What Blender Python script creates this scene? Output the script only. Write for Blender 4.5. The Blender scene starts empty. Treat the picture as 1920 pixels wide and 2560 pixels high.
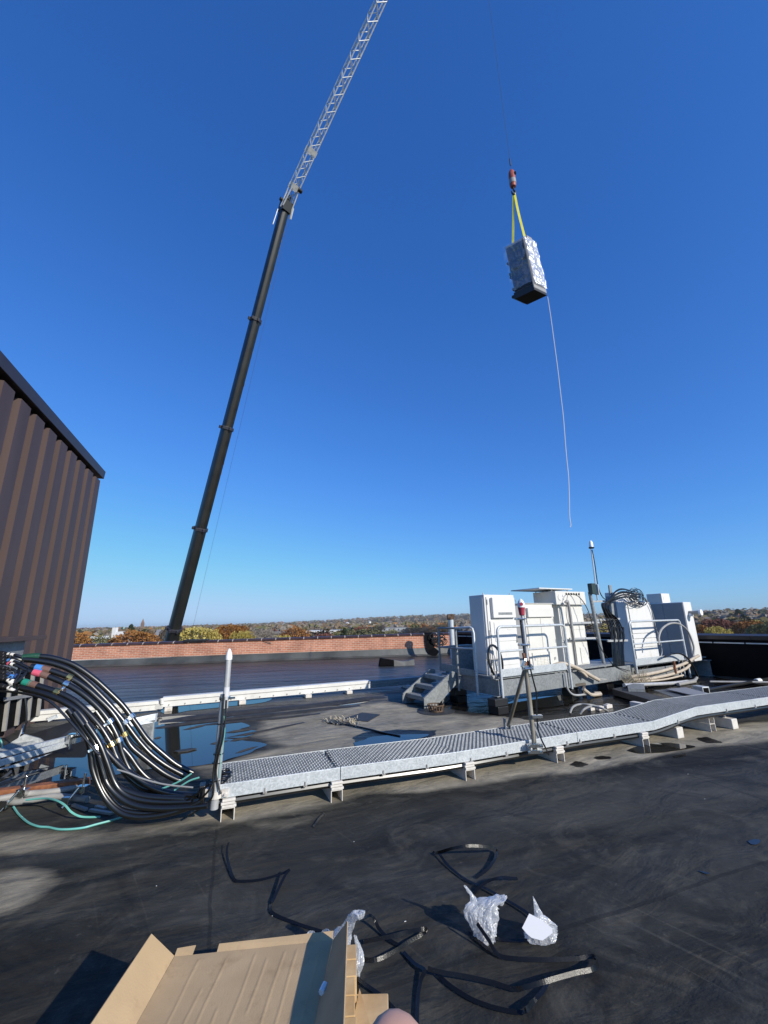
import bpy, bmesh, math, random
from mathutils import Vector as V, Matrix, noise
random.seed(11)
S = bpy.context.scene
COL = S.collection
rad = math.radians

# ------------------------------------------------------------------ camera
FPX = 1040.0; TILT = rad(14.8); ROLL = rad(1.25); EYE = V((0, 0, 1.65))
_U0 = V((0, -math.sin(TILT), math.cos(TILT))); _R0 = V((1, 0, 0))
CF = V((0, math.cos(TILT), math.sin(TILT)))
CR = _R0 * math.cos(ROLL) - _U0 * math.sin(ROLL)
CU = _R0 * math.sin(ROLL) + _U0 * math.cos(ROLL)
cam = bpy.data.cameras.new('camera')
cam.sensor_fit = 'HORIZONTAL'; cam.sensor_width = 36.0; cam.lens = FPX / 1920.0 * 36.0
cam.clip_start = 0.02; cam.clip_end = 20000
co = bpy.data.objects.new('camera', cam); COL.objects.link(co)
M = Matrix.Identity(4)
for i in range(3):
    M[i][0] = CR[i]; M[i][1] = CU[i]; M[i][2] = -CF[i]; M[i][3] = EYE[i]
co.matrix_world = M
S.camera = co

# ------------------------------------------------------------------ sky and sun
SUN_AZ = rad(46); SUN_EL = rad(26)            # azimuth from -Y towards +X
SDIR = V((math.sin(SUN_AZ) * math.cos(SUN_EL), -math.cos(SUN_AZ) * math.cos(SUN_EL), math.sin(SUN_EL)))
w = bpy.data.worlds.new('World'); S.world = w; w.use_nodes = True
nt = w.node_tree; nt.nodes.clear()
sky = nt.nodes.new('ShaderNodeTexSky'); sky.sky_type = 'NISHITA'; sky.sun_disc = False
sky.sun_elevation = SUN_EL; sky.sun_rotation = math.atan2(SDIR.x, SDIR.y)
sky.altitude = 50; sky.air_density = 1.0; sky.dust_density = 0.3; sky.ozone_density = 1.0
SKY_STRENGTH = 0.10
sp_ = nt.nodes.new('ShaderNodeSeparateColor'); cb_ = nt.nodes.new('ShaderNodeCombineColor')
nt.links.new(sky.outputs[0], sp_.inputs[0])
for k, (gain, power, top) in enumerate(((0.50, 1.08, 0.46), (0.85, 0.88, 0.66), (1.54, 0.76, 0.93))):      # deepen the clear autumn blue
    p_ = nt.nodes.new('ShaderNodeMath'); p_.operation = 'POWER'; p_.inputs[1].default_value = power
    m_ = nt.nodes.new('ShaderNodeMath'); m_.operation = 'MULTIPLY'; m_.inputs[1].default_value = gain * SKY_STRENGTH ** (power - 1)
    nt.links.new(sp_.outputs[k], p_.inputs[0]); nt.links.new(p_.outputs[0], m_.inputs[0])
    q_ = nt.nodes.new('ShaderNodeMath'); q_.operation = 'SMOOTH_MIN'; q_.inputs[1].default_value = top / SKY_STRENGTH; q_.inputs[2].default_value = 0.35 * top / SKY_STRENGTH
    nt.links.new(m_.outputs[0], q_.inputs[0]); nt.links.new(q_.outputs[0], cb_.inputs[k])
bgn = nt.nodes.new('ShaderNodeBackground'); bgn.inputs[1].default_value = SKY_STRENGTH
wo = nt.nodes.new('ShaderNodeOutputWorld')
nt.links.new(cb_.outputs[0], bgn.inputs[0]); nt.links.new(bgn.outputs[0], wo.inputs[0])
sl = bpy.data.lights.new('sun', 'SUN'); sl.energy = 4.6; sl.angle = rad(0.5); sl.color = (1.0, 0.94, 0.84)
so = bpy.data.objects.new('sun', sl); COL.objects.link(so)
so.rotation_euler = SDIR.to_track_quat('Z', 'Y').to_euler(); so.location = (20, -20, 30)
S.view_settings.view_transform = 'Standard'; S.view_settings.look = 'None'
S.view_settings.exposure = 0.0; S.view_settings.gamma = 1.0; S.view_settings.use_curve_mapping = False

# ------------------------------------------------------------------ pixel -> place helpers (photo is 1920 x 2560)
def ray(px, py): return CR * ((px - 960) / FPX) + CU * ((1280 - py) / FPX) + CF
def G(px, py, z=0.0):
    d = ray(px, py); return EYE + d * ((z - EYE.z) / d.z)
def D(px, py, Y):
    d = ray(px, py); return EYE + d * (Y / d.y)
EA = rad(31)
E1 = V((math.cos(EA), math.sin(EA), 0)); E2 = V((-E1.y, E1.x, 0)); EZ = V((0, 0, 1))
O = V((1.98, 8.27, 0))
def L(a, b, z): return O + E1 * a + E2 * b + EZ * z

# ------------------------------------------------------------------ materials
def mat(name, col, rough=0.6, metal=0.0, var=0.0, scale=6.0, bump=0.0, bscale=60.0, spec=0.5, col2=None, coat=0.0, stretch=None, dirt=None, dscale=3.0):
    m = bpy.data.materials.new(name); m.use_nodes = True
    n = m.node_tree.nodes; l = m.node_tree.links; b = n['Principled BSDF']
    b.inputs['Base Color'].default_value = (*col, 1); b.inputs['Roughness'].default_value = rough
    b.inputs['Metallic'].default_value = metal; b.inputs['Specular IOR Level'].default_value = spec
    b.inputs['Coat Weight'].default_value = coat; b.inputs['Coat Roughness'].default_value = 0.15
    tc = n.new('ShaderNodeTexCoord'); src = tc.outputs['Object']
    if stretch:
        mp = n.new('ShaderNodeMapping'); mp.inputs['Scale'].default_value = stretch; l.new(src, mp.inputs[0]); src = mp.outputs[0]
    last = None
    if var or col2:
        t = n.new('ShaderNodeTexNoise'); t.inputs['Scale'].default_value = scale; t.inputs['Detail'].default_value = 6
        l.new(src, t.inputs['Vector'])
        cr = n.new('ShaderNodeValToRGB'); cr.color_ramp.elements[0].position = 0.32; cr.color_ramp.elements[1].position = 0.68
        c2 = col2 or tuple(min(1, c * (1 + var)) for c in col)
        c1 = col if col2 else tuple(c * (1 - var) for c in col)
        cr.color_ramp.elements[0].color = (*c1, 1); cr.color_ramp.elements[1].color = (*c2, 1)
        l.new(t.outputs[0], cr.inputs[0]); last = cr.outputs[0]
        l.new(last, b.inputs['Base Color'])
    if dirt:
        t2 = n.new('ShaderNodeTexNoise'); t2.inputs['Scale'].default_value = dscale; t2.inputs['Detail'].default_value = 9; t2.inputs['Roughness'].default_value = 0.7
        l.new(src, t2.inputs['Vector'])
        r2 = n.new('ShaderNodeValToRGB'); r2.color_ramp.elements[0].position = 0.55; r2.color_ramp.elements[1].position = 0.75
        l.new(t2.outputs[0], r2.inputs[0])
        mx = n.new('ShaderNodeMix'); mx.data_type = 'RGBA'
        l.new(r2.outputs[0], mx.inputs[0])
        if last: l.new(last, mx.inputs[6])
        else: mx.inputs[6].default_value = (*col, 1)
        mx.inputs[7].default_value = (*dirt, 1); l.new(mx.outputs[2], b.inputs['Base Color'])
    if bump:
        t = n.new('ShaderNodeTexNoise'); t.inputs['Scale'].default_value = bscale; t.inputs['Detail'].default_value = 5
        l.new(src, t.inputs['Vector'])
        bp = n.new('ShaderNodeBump'); bp.inputs['Strength'].default_value = bump; bp.inputs['Distance'].default_value = 0.02
        l.new(t.outputs[0], bp.inputs['Height']); l.new(bp.outputs[0], b.inputs['Normal'])
    return m

def galv(name, a, b_, rough=0.45, metal=0.35, sc=45):
    m = mat(name, a, rough, metal); n = m.node_tree.nodes; l = m.node_tree.links; b = n['Principled BSDF']
    tc = n.new('ShaderNodeTexCoord'); vo = n.new('ShaderNodeTexVoronoi'); vo.inputs['Scale'].default_value = sc
    l.new(tc.outputs['Object'], vo.inputs['Vector'])
    sp = n.new('ShaderNodeSeparateColor'); l.new(vo.outputs['Color'], sp.inputs[0])
    ns = n.new('ShaderNodeTexNoise'); ns.inputs['Scale'].default_value = 5; ns.inputs['Detail'].default_value = 6; l.new(tc.outputs['Object'], ns.inputs['Vector'])
    ad = n.new('ShaderNodeMath'); ad.operation = 'MULTIPLY_ADD'; ad.inputs[1].default_value = 0.5; l.new(sp.outputs[0], ad.inputs[0]); 
    mu = n.new('ShaderNodeMath'); mu.operation = 'MULTIPLY'; mu.inputs[1].default_value = 0.55; l.new(ns.outputs[0], mu.inputs[0]); l.new(mu.outputs[0], ad.inputs[2])
    cr = n.new('ShaderNodeValToRGB'); cr.color_ramp.elements[0].position = 0.1; cr.color_ramp.elements[1].position = 0.85
    cr.color_ramp.elements[0].color = (*a, 1); cr.color_ramp.elements[1].color = (*b_, 1)
    l.new(ad.outputs[0], cr.inputs[0]); l.new(cr.outputs[0], b.inputs['Base Color'])
    return m

MT = {}
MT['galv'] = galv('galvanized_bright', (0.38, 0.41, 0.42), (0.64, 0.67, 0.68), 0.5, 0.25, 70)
MT['galv_dull_shade'] = galv('galvanized_dull_shade', (0.16, 0.172, 0.175), (0.30, 0.315, 0.315), 0.55, 0.2, 40)  # duller galvanizing, darkened further to carry shade on platform and stairs
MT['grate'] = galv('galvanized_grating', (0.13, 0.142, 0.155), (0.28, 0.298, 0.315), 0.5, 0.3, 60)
MT['steel'] = mat('bright_steel', (0.65, 0.65, 0.63), 0.22, 1.0, var=0.1)
MT['brass'] = mat('brass', (0.62, 0.43, 0.16), 0.28, 1.0, var=0.15)
MT['white'] = mat('white_cabinet_paint', (0.70, 0.69, 0.665), 0.5, 0, var=0.03, scale=3.5, spec=0.3, dirt=(0.60, 0.58, 0.53), dscale=3.0, stretch=(2.2, 2.2, .5))
MT['cream'] = mat('cream_cabinet_paint', (0.69, 0.67, 0.615), 0.5, 0, var=0.03, scale=3, spec=0.3, dirt=(0.60, 0.575, 0.51), dscale=2.5)
MT['grey_and_shade'] = mat('grey_paint_and_shade', (0.27, 0.27, 0.27), 0.5, 0, var=0.05, scale=2)  # grey paint; on cabinet sides the grey stands in for their shade
MT['black'] = mat('black_plastic', (0.012, 0.012, 0.013), 0.4, 0, var=0.2)
MT['void'] = mat('shade_black', (0.006, 0.006, 0.006), 0.9, 0, spec=0.1)  # flat black painting the shade inside openings, slots and tube ends
MT['hose'] = mat('black_hose_rubber', (0.007, 0.007, 0.0065), 0.30, 0, spec=0.9, bump=0.0, bscale=25)
MT['cablegrey'] = mat('grey_cable', (0.30, 0.30, 0.29), 0.5, 0, var=0.1)
MT['boom'] = mat('black_boom_paint', (0.016, 0.017, 0.016), 0.38, 0, var=0.25, scale=1.5, dirt=(0.03, 0.028, 0.022), dscale=1.2)
MT['boomring'] = mat('dark_boom_collar', (0.03, 0.03, 0.04), 0.5)
MT['lattice'] = mat('silver_lattice_paint', (0.74, 0.75, 0.74), 0.3, 0.3, var=0.12)
MT['brown'] = mat('brown_ribbed_steel', (0.088, 0.062, 0.059), 0.5, 0, spec=0.16, var=0.10, scale=1.3, stretch=(2, 2, 0.25), bump=0.02, bscale=220)
MT['fascia'] = mat('dark_brown_fascia', (0.040, 0.030, 0.028), 0.42, 0, var=0.08)
MT['coping'] = mat('brown_glazed_coping', (0.060, 0.034, 0.028), 0.35, 0, var=0.3, scale=3)
MT['mortar'] = mat('pale_mortar', (0.42, 0.36, 0.31), 0.9, 0, var=0.2)
MT['membrane'] = mat('black_membrane', (0.020, 0.021, 0.023), 0.42, 0, var=0.3, scale=1.5, bump=0.5, bscale=4)
MT['membranepale'] = mat('dusty_membrane', (0.16, 0.17, 0.165), 0.55, 0, col2=(0.05, 0.052, 0.052), scale=2.4, bump=0.4, bscale=4)
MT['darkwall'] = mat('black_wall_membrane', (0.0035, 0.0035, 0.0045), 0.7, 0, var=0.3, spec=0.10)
MT['flash'] = mat('dark_flashing', (0.024, 0.027, 0.026), 0.45, 0, col2=(0.10, 0.105, 0.10), scale=0.7, bump=0.5, bscale=3)
MT['whitemetal'] = mat('white_painted_metal', (0.70, 0.69, 0.65), 0.45, 0, var=0.06, scale=3, dirt=(0.5, 0.48, 0.42), dscale=5)
MT['support'] = mat('white_painted_channel', (0.66, 0.62, 0.56), 0.6, 0, var=0.12, scale=12, dirt=(0.38, 0.33, 0.27), dscale=9)
MT['tan'] = mat('tan_conduit', (0.52, 0.44, 0.34), 0.5, 0, var=0.1)
MT['conduit'] = mat('grey_conduit', (0.33, 0.32, 0.30), 0.45, 0, var=0.12)
MT['rust2'] = mat('dull_rust', (0.11, 0.068, 0.042), 0.75, 0, var=0.4, scale=14)
MT['rust'] = mat('rusty_steel', (0.26, 0.10, 0.045), 0.7, 0, var=0.4, scale=14)
MT['wood'] = mat('pine_wood', (0.62, 0.45, 0.24), 0.6, 0, col2=(0.50, 0.32, 0.14), scale=7, stretch=(1, 1, 6), bump=0.1, bscale=30)
MT['oldwood'] = mat('weathered_wood', (0.16, 0.13, 0.10), 0.75, 0, col2=(0.075, 0.065, 0.055), scale=4, stretch=(0.4, 4, 4), bump=0.3, bscale=12)
MT['weathpole'] = mat('weathered_galvanized_pole', (0.36, 0.34, 0.29), 0.5, 0.3, col2=(0.22, 0.18, 0.12), scale=4)
MT['pole'] = mat('pale_galvanized_pole', (0.55, 0.55, 0.54), 0.42, 0.35, var=0.1, scale=9)
MT['antwhite'] = mat('white_antenna_plastic', (0.85, 0.85, 0.83), 0.35)
MT['red'] = mat('crimson_plastic', (0.42, 0.045, 0.075), 0.45, 0, var=0.1)
MT['orange'] = mat('faded_red_paint', (0.33, 0.075, 0.045), 0.5, 0, var=0.25, scale=9)
MT['yellow'] = mat('yellow_webbing', (0.80, 0.72, 0.06), 0.6, 0, var=0.1)
MT['rope'] = mat('pale_rope', (0.62, 0.60, 0.57), 0.8)
MT['wire'] = mat('dark_wire_rope', (0.05, 0.05, 0.055), 0.5, 0.3)
MT['teal'] = mat('teal_wire', (0.16, 0.48, 0.42), 0.4, 0, var=0.15, scale=4)
MT['card'] = mat('cardboard', (0.50, 0.355, 0.20), 0.85, 0, spec=0.08, var=0.09, scale=5, bump=0.10, bscale=140, dirt=(0.37, 0.255, 0.14), dscale=6)
MT['strap'] = mat('black_strapping', (0.007, 0.007, 0.007), 0.26, 0, spec=0.3, bump=0.1, bscale=300)
MT['strapgrey'] = mat('grey_strapping_back', (0.035, 0.035, 0.033), 0.25, 0, spec=1.0)
MT['paper'] = mat('white_paper', (0.62, 0.62, 0.63), 0.6)
MT['skin'] = mat('skin', (0.52, 0.30, 0.22), 0.5, 0, var=0.06, scale=20)
MT['trunk_shade_dark'] = mat('trunking_grey_with_shade', (0.045, 0.045, 0.045), 0.6, 0, var=0.25)  # trunking grey darkened to carry the shade behind the walkway
MT['pave'] = mat('roof_patch', (0.035, 0.034, 0.032), 0.6, 0, var=0.25, scale=8, bump=0.2, bscale=20)
MT['drygrass'] = mat('dry_weed', (0.42, 0.36, 0.25), 0.8, 0, var=0.2)
MT['darkgreen'] = mat('dark_green_box', (0.02, 0.045, 0.04), 0.5)

def film(name, clear, white, gloss, rough=0.12, tint=(0.93, 0.94, 0.95)):
    m = bpy.data.materials.new(name); m.use_nodes = True; n = m.node_tree.nodes; l = m.node_tree.links; n.remove(n['Principled BSDF']); out = n['Material Output']
    tc = n.new('ShaderNodeTexCoord'); t = n.new('ShaderNodeTexNoise'); t.inputs['Scale'].default_value = 38; t.inputs['Detail'].default_value = 4; t.inputs['Distortion'].default_value = 1.2; l.new(tc.outputs['Object'], t.inputs['Vector'])
    bp = n.new('ShaderNodeBump'); bp.inputs['Strength'].default_value = 0.6; bp.inputs['Distance'].default_value = 0.012; l.new(t.outputs[0], bp.inputs['Height'])
    tr = n.new('ShaderNodeBsdfTransparent'); df = n.new('ShaderNodeBsdfDiffuse'); df.inputs[0].default_value = (*tint, 1); tl = n.new('ShaderNodeBsdfTranslucent'); tl.inputs[0].default_value = (*tint, 1)
    gl = n.new('ShaderNodeBsdfGlossy'); gl.inputs['Roughness'].default_value = rough; gl.inputs[0].default_value = (0.95, 0.95, 0.95, 1)
    for x in (df, tl, gl): l.new(bp.outputs[0], x.inputs['Normal'])
    m1 = n.new('ShaderNodeMixShader'); m1.inputs[0].default_value = 0.45; l.new(df.outputs[0], m1.inputs[1]); l.new(tl.outputs[0], m1.inputs[2])
    m2 = n.new('ShaderNodeMixShader'); m2.inputs[0].default_value = white; l.new(tr.outputs[0], m2.inputs[1]); l.new(m1.outputs[0], m2.inputs[2])
    fr = n.new('ShaderNodeLayerWeight'); fr.inputs[0].default_value = 0.35; l.new(bp.outputs[0], fr.inputs['Normal'])
    mu = n.new('ShaderNodeMath'); mu.operation = 'MULTIPLY_ADD'; mu.inputs[1].default_value = 0.5; mu.inputs[2].default_value = gloss; mu.use_clamp = True; l.new(fr.outputs['Facing'], mu.inputs[0])
    m3 = n.new('ShaderNodeMixShader'); l.new(mu.outputs[0], m3.inputs[0]); l.new(m2.outputs[0], m3.inputs[1]); l.new(gl.outputs[0], m3.inputs[2]); l.new(m3.outputs[0], out.inputs[0])
    return m
MT['bag'] = film('crumpled_plastic', 0.5, 0.52, 0.035, 0.18)
MT['wrap'] = film('stretch_wrap', 0.8, 0.09, 0.04, 0.10)

def water(name):
    m = mat(name, (0.024, 0.023, 0.019), 0.03, 0, spec=0.6)
    n = m.node_tree.nodes; l = m.node_tree.links; b = n['Principled BSDF']; b.inputs['IOR'].default_value = 1.4
    tc = n.new('ShaderNodeTexCoord'); t = n.new('ShaderNodeTexNoise'); t.inputs['Scale'].default_value = 7; l.new(tc.outputs['Object'], t.inputs['Vector'])
    bp = n.new('ShaderNodeBump'); bp.inputs['Strength'].default_value = 0.02; bp.inputs['Distance'].default_value = 0.004
    l.new(t.outputs[0], bp.inputs['Height']); l.new(bp.outputs[0], b.inputs['Normal'])
    return m
MT['water'] = water('puddle_water')

# ------------------------------------------------------------------ mesh builder
class MB:
    def __init__(s): s.v = []; s.f = []
    def add(s, vs, fs):
        o = len(s.v); s.v += [V(p) for p in vs]; s.f += [tuple(i + o for i in f) for f in fs]; return s
    def hexa(s, p):
        return s.add(p, [(3, 2, 1, 0), (4, 5, 6, 7), (0, 1, 5, 4), (1, 2, 6, 5), (2, 3, 7, 6), (3, 0, 4, 7)])
    def box(s, c, sz, ax=(V((1, 0, 0)), V((0, 1, 0)), V((0, 0, 1)))):
        c = V(c); x, y, z = ax[0] * (sz[0] / 2), ax[1] * (sz[1] / 2), ax[2] * (sz[2] / 2)
        return s.hexa([c - x - y - z, c + x - y - z, c + x + y - z, c - x + y - z, c - x - y + z, c + x - y + z, c + x + y + z, c - x + y + z])
    def lbox(s, a0, a1, b0, b1, z0, z1):          # box in the platform frame
        return s.hexa([L(a0, b0, z0), L(a1, b0, z0), L(a1, b1, z0), L(a0, b1, z0), L(a0, b0, z1), L(a1, b0, z1), L(a1, b1, z1), L(a0, b1, z1)])
    def bar(s, p, q, w, h, up=V((0, 0, 1))):
        p, q = V(p), V(q); d = (q - p); ln = d.length; d.normalize()
        x = d.cross(up)
        if x.length < 1e-4: x = d.cross(V((0, 1, 0)))
        x.normalize(); z = x.cross(d)
        return s.box((p + q) / 2, (w, ln, h), (x, d, z))
    def prism(s, poly, d):
        n = len(poly); d = V(d); a = [V(p) for p in poly]
        return s.add(a + [p + d for p in a], [tuple(range(n))[::-1], tuple(range(n, 2 * n))] + [(i, (i + 1) % n, n + (i + 1) % n, n + i) for i in range(n)])
    def tube(s, pts, r, n=8, cap=True):
        pts = [V(p) for p in pts]; k = len(pts); rs = r if isinstance(r, (list, tuple)) else [r] * k
        t0 = (pts[1] - pts[0]).normalized(); ref = V((0, 0, 1)) if abs(t0.z) < 0.9 else V((1, 0, 0))
        x = t0.cross(ref).normalized(); o = len(s.v); 
        for i, p in enumerate(pts):
            t = (pts[min(i + 1, k - 1)] - pts[max(i - 1, 0)])
            t = t.normalized() if t.length > 1e-9 else t0
            x = (x - t * x.dot(t)); x = x.normalized() if x.length > 1e-6 else t.orthogonal().normalized()
            y = t.cross(x)
            for j in range(n):
                a = 2 * math.pi * j / n; s.v.append(p + (x * math.cos(a) + y * math.sin(a)) * rs[i])
        for i in range(k - 1):
            for j in range(n):
                a = o + i * n + j; b = o + i * n + (j + 1) % n
                s.f.append((a, b, b + n, a + n))
        if cap:
            s.f.append(tuple(o + j for j in range(n))[::-1]); s.f.append(tuple(o + (k - 1) * n + j for j in range(n)))
        return s
    def lathe(s, p, axis, prof, n=14):
        axis = V(axis).normalized()
        return s.tube([V(p) + axis * h for r, h in prof], [r for r, h in prof], n) if len(prof) > 1 else s
    def ribbon(s, pts, w, nrm, th=0.0015):
        pts = [V(p) for p in pts]; k = len(pts); top = []; bot = []
        for i, p in enumerate(pts):
            t = (pts[min(i + 1, k - 1)] - pts[max(i - 1, 0)]).normalized(); u = nrm[i] if isinstance(nrm, list) else nrm
            x = t.cross(u).normalized() * (w / 2); nn = x.cross(t).normalized() * th
            top.append((p - x + nn, p + x + nn)); bot.append((p - x, p + x))
        o = len(s.v)
        for a, b in zip(top, bot): s.v += [a[0], a[1], b[1], b[0]]
        for i in range(k - 1):
            for j in range(4):
                a = o + 4 * i + j; b = o + 4 * i + (j + 1) % 4; s.f.append((a, b, b + 4, a + 4))
        s.f += [(o + 3, o + 2, o + 1, o), (o + 4 * k - 4, o + 4 * k - 3, o + 4 * k - 2, o + 4 * k - 1)]
        return s
    def build(s, name, m, parent=None, loc=None, smooth=False, bevel=0.0, uv=None):
        base = parent['_o'] if parent is not None else (V(loc) if loc is not None else V((0, 0, 0)))
        base = V(base)
        me = bpy.data.meshes.new(name); me.from_pydata([p - base for p in s.v], [], s.f); me.materials.append(MT[m] if isinstance(m, str) else m)
        me.validate()
        if uv:
            ul = me.uv_layers.new(name='UVMap')
            for lp in me.loops: ul.data[lp.index].uv = uv(me.vertices[lp.vertex_index].co + base)
        if smooth:
            me.polygons.foreach_set('use_smooth', [True] * len(me.polygons)); me.set_sharp_from_angle(angle=rad(38))
        o = bpy.data.objects.new(name, me); COL.objects.link(o)
        if parent is not None: o.parent = parent
        else: o.location = base
        o['_o'] = list(base)
        if bevel:
            md = o.modifiers.new('bevel', 'BEVEL'); md.width = bevel; md.segments = 2; md.limit_method = 'ANGLE'
        return o

def tag(o, label, cat, group=None):
    o['label'] = label; o['category'] = cat
    if group: o['group'] = group
    return o
def thing(name, label, cat, loc, group=None):
    o = bpy.data.objects.new(name, None); COL.objects.link(o); o.location = loc; o.empty_display_size = 0.1
    o['_o'] = list(loc); return tag(o, label, cat, group)
def structure(o): o['kind'] = 'structure'; return o
def copy_thing(root, loc, rz=0.0, label=None, sc=1.0):
    r = root.copy(); COL.objects.link(r); r.location = loc; r.rotation_euler = (0, 0, rz); r.scale = (sc, sc, sc) if not isinstance(sc, tuple) else sc
    if label: r['label'] = label
    for ch in root.children:
        c = ch.copy(); COL.objects.link(c); c.parent = r
        for g in ch.children:
            d = g.copy(); COL.objects.link(d); d.parent = c
    return r
def smoothpts(p, n=6):
    p = [V(q) for q in p]; out = []
    for i in range(len(p) - 1):
        a, b, c, d = p[max(i - 1, 0)], p[i], p[i + 1], p[min(i + 2, len(p) - 1)]
        for k in range(n):
            t = k / n
            out.append(0.5 * ((2 * b) + (c - a) * t + (2 * a - 5 * b + 4 * c - d) * t * t + (3 * b - a - 3 * c + d) * t ** 3))
    out.append(p[-1]); return out
def resample(p, step):
    out = [p[0]]; acc = 0.0
    for a, b in zip(p, p[1:]):
        ln = (b - a).length; pos = step - acc
        while pos <= ln: out.append(a.lerp(b, pos / ln)); pos += step
        acc = (acc + ln) % step
    return out
exec_parts = True

# ================================================================== ROOF (ground of the scene)
PL = V((-13.6, 19.45, 0)); PR = V((2.45, 21.75, 0)); PD = (PR - PL).normalized(); PN = V((-PD.y, PD.x, 0))   # brick parapet line, PN points out
WP = V((9.8, 11.5, 0)); WD = E2 * -1.0; WN = E1                                                           # right wall line, WN points out
_t = (PL - WP); _den = PD.x * (-WN.x) + PD.y * (-WN.y)
CORNER = PL + PD * ((WP - PL).dot(WN) / PD.dot(WN))
def poly_w(px): return [G(x, y) for x, y in px]
def sdist(p, poly):
    ins = False; best = 1e9; n = len(poly)
    for i in range(n):
        a, b = poly[i], poly[(i + 1) % n]
        if (a.y > p.y) != (b.y > p.y) and p.x < (b.x - a.x) * (p.y - a.y) / (b.y - a.y) + a.x: ins = not ins
        ex, ey = b.x - a.x, b.y - a.y; t = max(0, min(1, ((p.x - a.x) * ex + (p.y - a.y) * ey) / (ex * ex + ey * ey + 1e-12)))
        d = (p.x - a.x - ex * t) ** 2 + (p.y - a.y - ey * t) ** 2
        if d < best: best = d
    d = math.sqrt(best); return -d if ins else d
DIRT = [  # (pixel outline of the dusty patch, softness in metres, strength)
    (poly_w([(470, 1915), (560, 1905), (690, 1870), (640, 1835), (660, 1800), (830, 1768), (960, 1752), (1060, 1768), (1180, 1790), (1330, 1790), (1450, 1775), (1560, 1770), (1400, 1850), (1100, 1900), (600, 1960)]), 0.35, 0.95),
    (poly_w([(440, 2060), (600, 2052), (720, 2030), (830, 2010), (900, 1985), (1060, 1985), (1180, 1965), (1330, 1940), (1440, 1932), (1600, 1900), (1760, 1868), (1960, 1850), (1960, 1800), (1500, 1840), (900, 1920), (560, 1980)]), 0.14, 1.0),
    (poly_w([(-60, 2190), (60, 2165), (150, 2172), (120, 2230), (30, 2290), (-80, 2310)]), 0.10, 0.9),
    (poly_w([(-60, 2090), (100, 2075), (300, 2065), (480, 2050), (500, 2085), (330, 2105), (120, 2130), (-60, 2150)]), 0.12, 0.7),
    (poly_w([(620, 2060), (760, 2040), (900, 2020), (860, 2050), (700, 2085)]), 0.12, 0.45),
    (poly_w([(1480, 2130), (1560, 2110), (1700, 2090), (1660, 2160), (1520, 2230)]), 0.25, 0.28),
    (poly_w([(1380, 2190), (1440, 2200), (1420, 2300), (1370, 2280)]), 0.15, 0.3),
    (poly_w([(1100, 2060), (1300, 2030), (1500, 2010), (1450, 2060), (1200, 2100)]), 0.2, 0.22),
    (poly_w([(560, 2140), (640, 2120), (700, 2130), (620, 2180)]), 0.12, 0.3),
    (poly_w([(640, 1770), (800, 1745), (950, 1730), (1040, 1735), (960, 1760), (700, 1800)]), 0.3, 0.5),
]
WET = [poly_w(p) for p in (
    [(1420, 1912), (1440, 1903), (1470, 1906), (1472, 1914), (1455, 1920), (1430, 1918)],
    [(1476, 1889), (1500, 1892), (1525, 1887), (1532, 1896), (1515, 1900), (1485, 1899)],
    [(1740, 1846), (1760, 1842), (1790, 1850), (1816, 1859), (1780, 1858), (1750, 1855)],
    [(1120, 1772), (1180, 1782), (1290, 1795), (1380, 1812), (1480, 1803), (1640, 1792), (1740, 1775), (1960, 1765), (1960, 1692), (1700, 1690), (1500, 1700), (1280, 1715), (1150, 1738)],  # wet roof, also darkened for the shade under the platforms
    [(880, 1842), (915, 1830), (1000, 1824), (1090, 1826), (1085, 1842), (1010, 1855), (920, 1875), (893, 1862)])]
grid_v, grid_f, dv, wv = [], [], [], []
idx = {}
STEP = 0.11
xs = [-21 + STEP * i for i in range(int(41 / STEP))]; ys = [-7 + STEP * i for i in range(int(32 / STEP))]
def inside_roof(x, y):
    return (V((x, y, 0)) - PL).dot(PN) < 0.12 and (V((x, y, 0)) - WP).dot(WN) < 0.12
for j, y in enumerate(ys):
    for i, x in enumerate(xs):
        if inside_roof(x, y):
            near = (-4.8 < x < 9 and 1.6 < y < 13)
            p = V((x, y, 0)); dd = 0.0; ww = 0.0
            if near:
                for pl, soft, st in DIRT:
                    c = sdist(p, pl)
                    if c < soft:
                        t = min(1, max(0, 0.5 - c / (2 * soft))); dd = max(dd, st * t * t * (3 - 2 * t))
                for pl in WET:
                    c = sdist(p, pl); ww = max(ww, min(1, max(0, 0.5 - c / 0.12)))
            idx[(i, j)] = len(grid_v); grid_v.append((x, y, 0)); dv.append(dd); wv.append(ww)
for j in range(len(ys) - 1):
    for i in range(len(xs) - 1):
        k = [(i, j), (i + 1, j), (i + 1, j + 1), (i, j + 1)]
        if all(q in idx for q in k): grid_f.append(tuple(idx[q] for q in k))
me = bpy.data.meshes.new('roof'); me.from_pydata(grid_v, [], grid_f)
for nm, arr in (('dust', dv), ('wet', wv)):
    at = me.attributes.new(nm, 'FLOAT', 'POINT'); at.data.foreach_set('value', arr)

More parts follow.
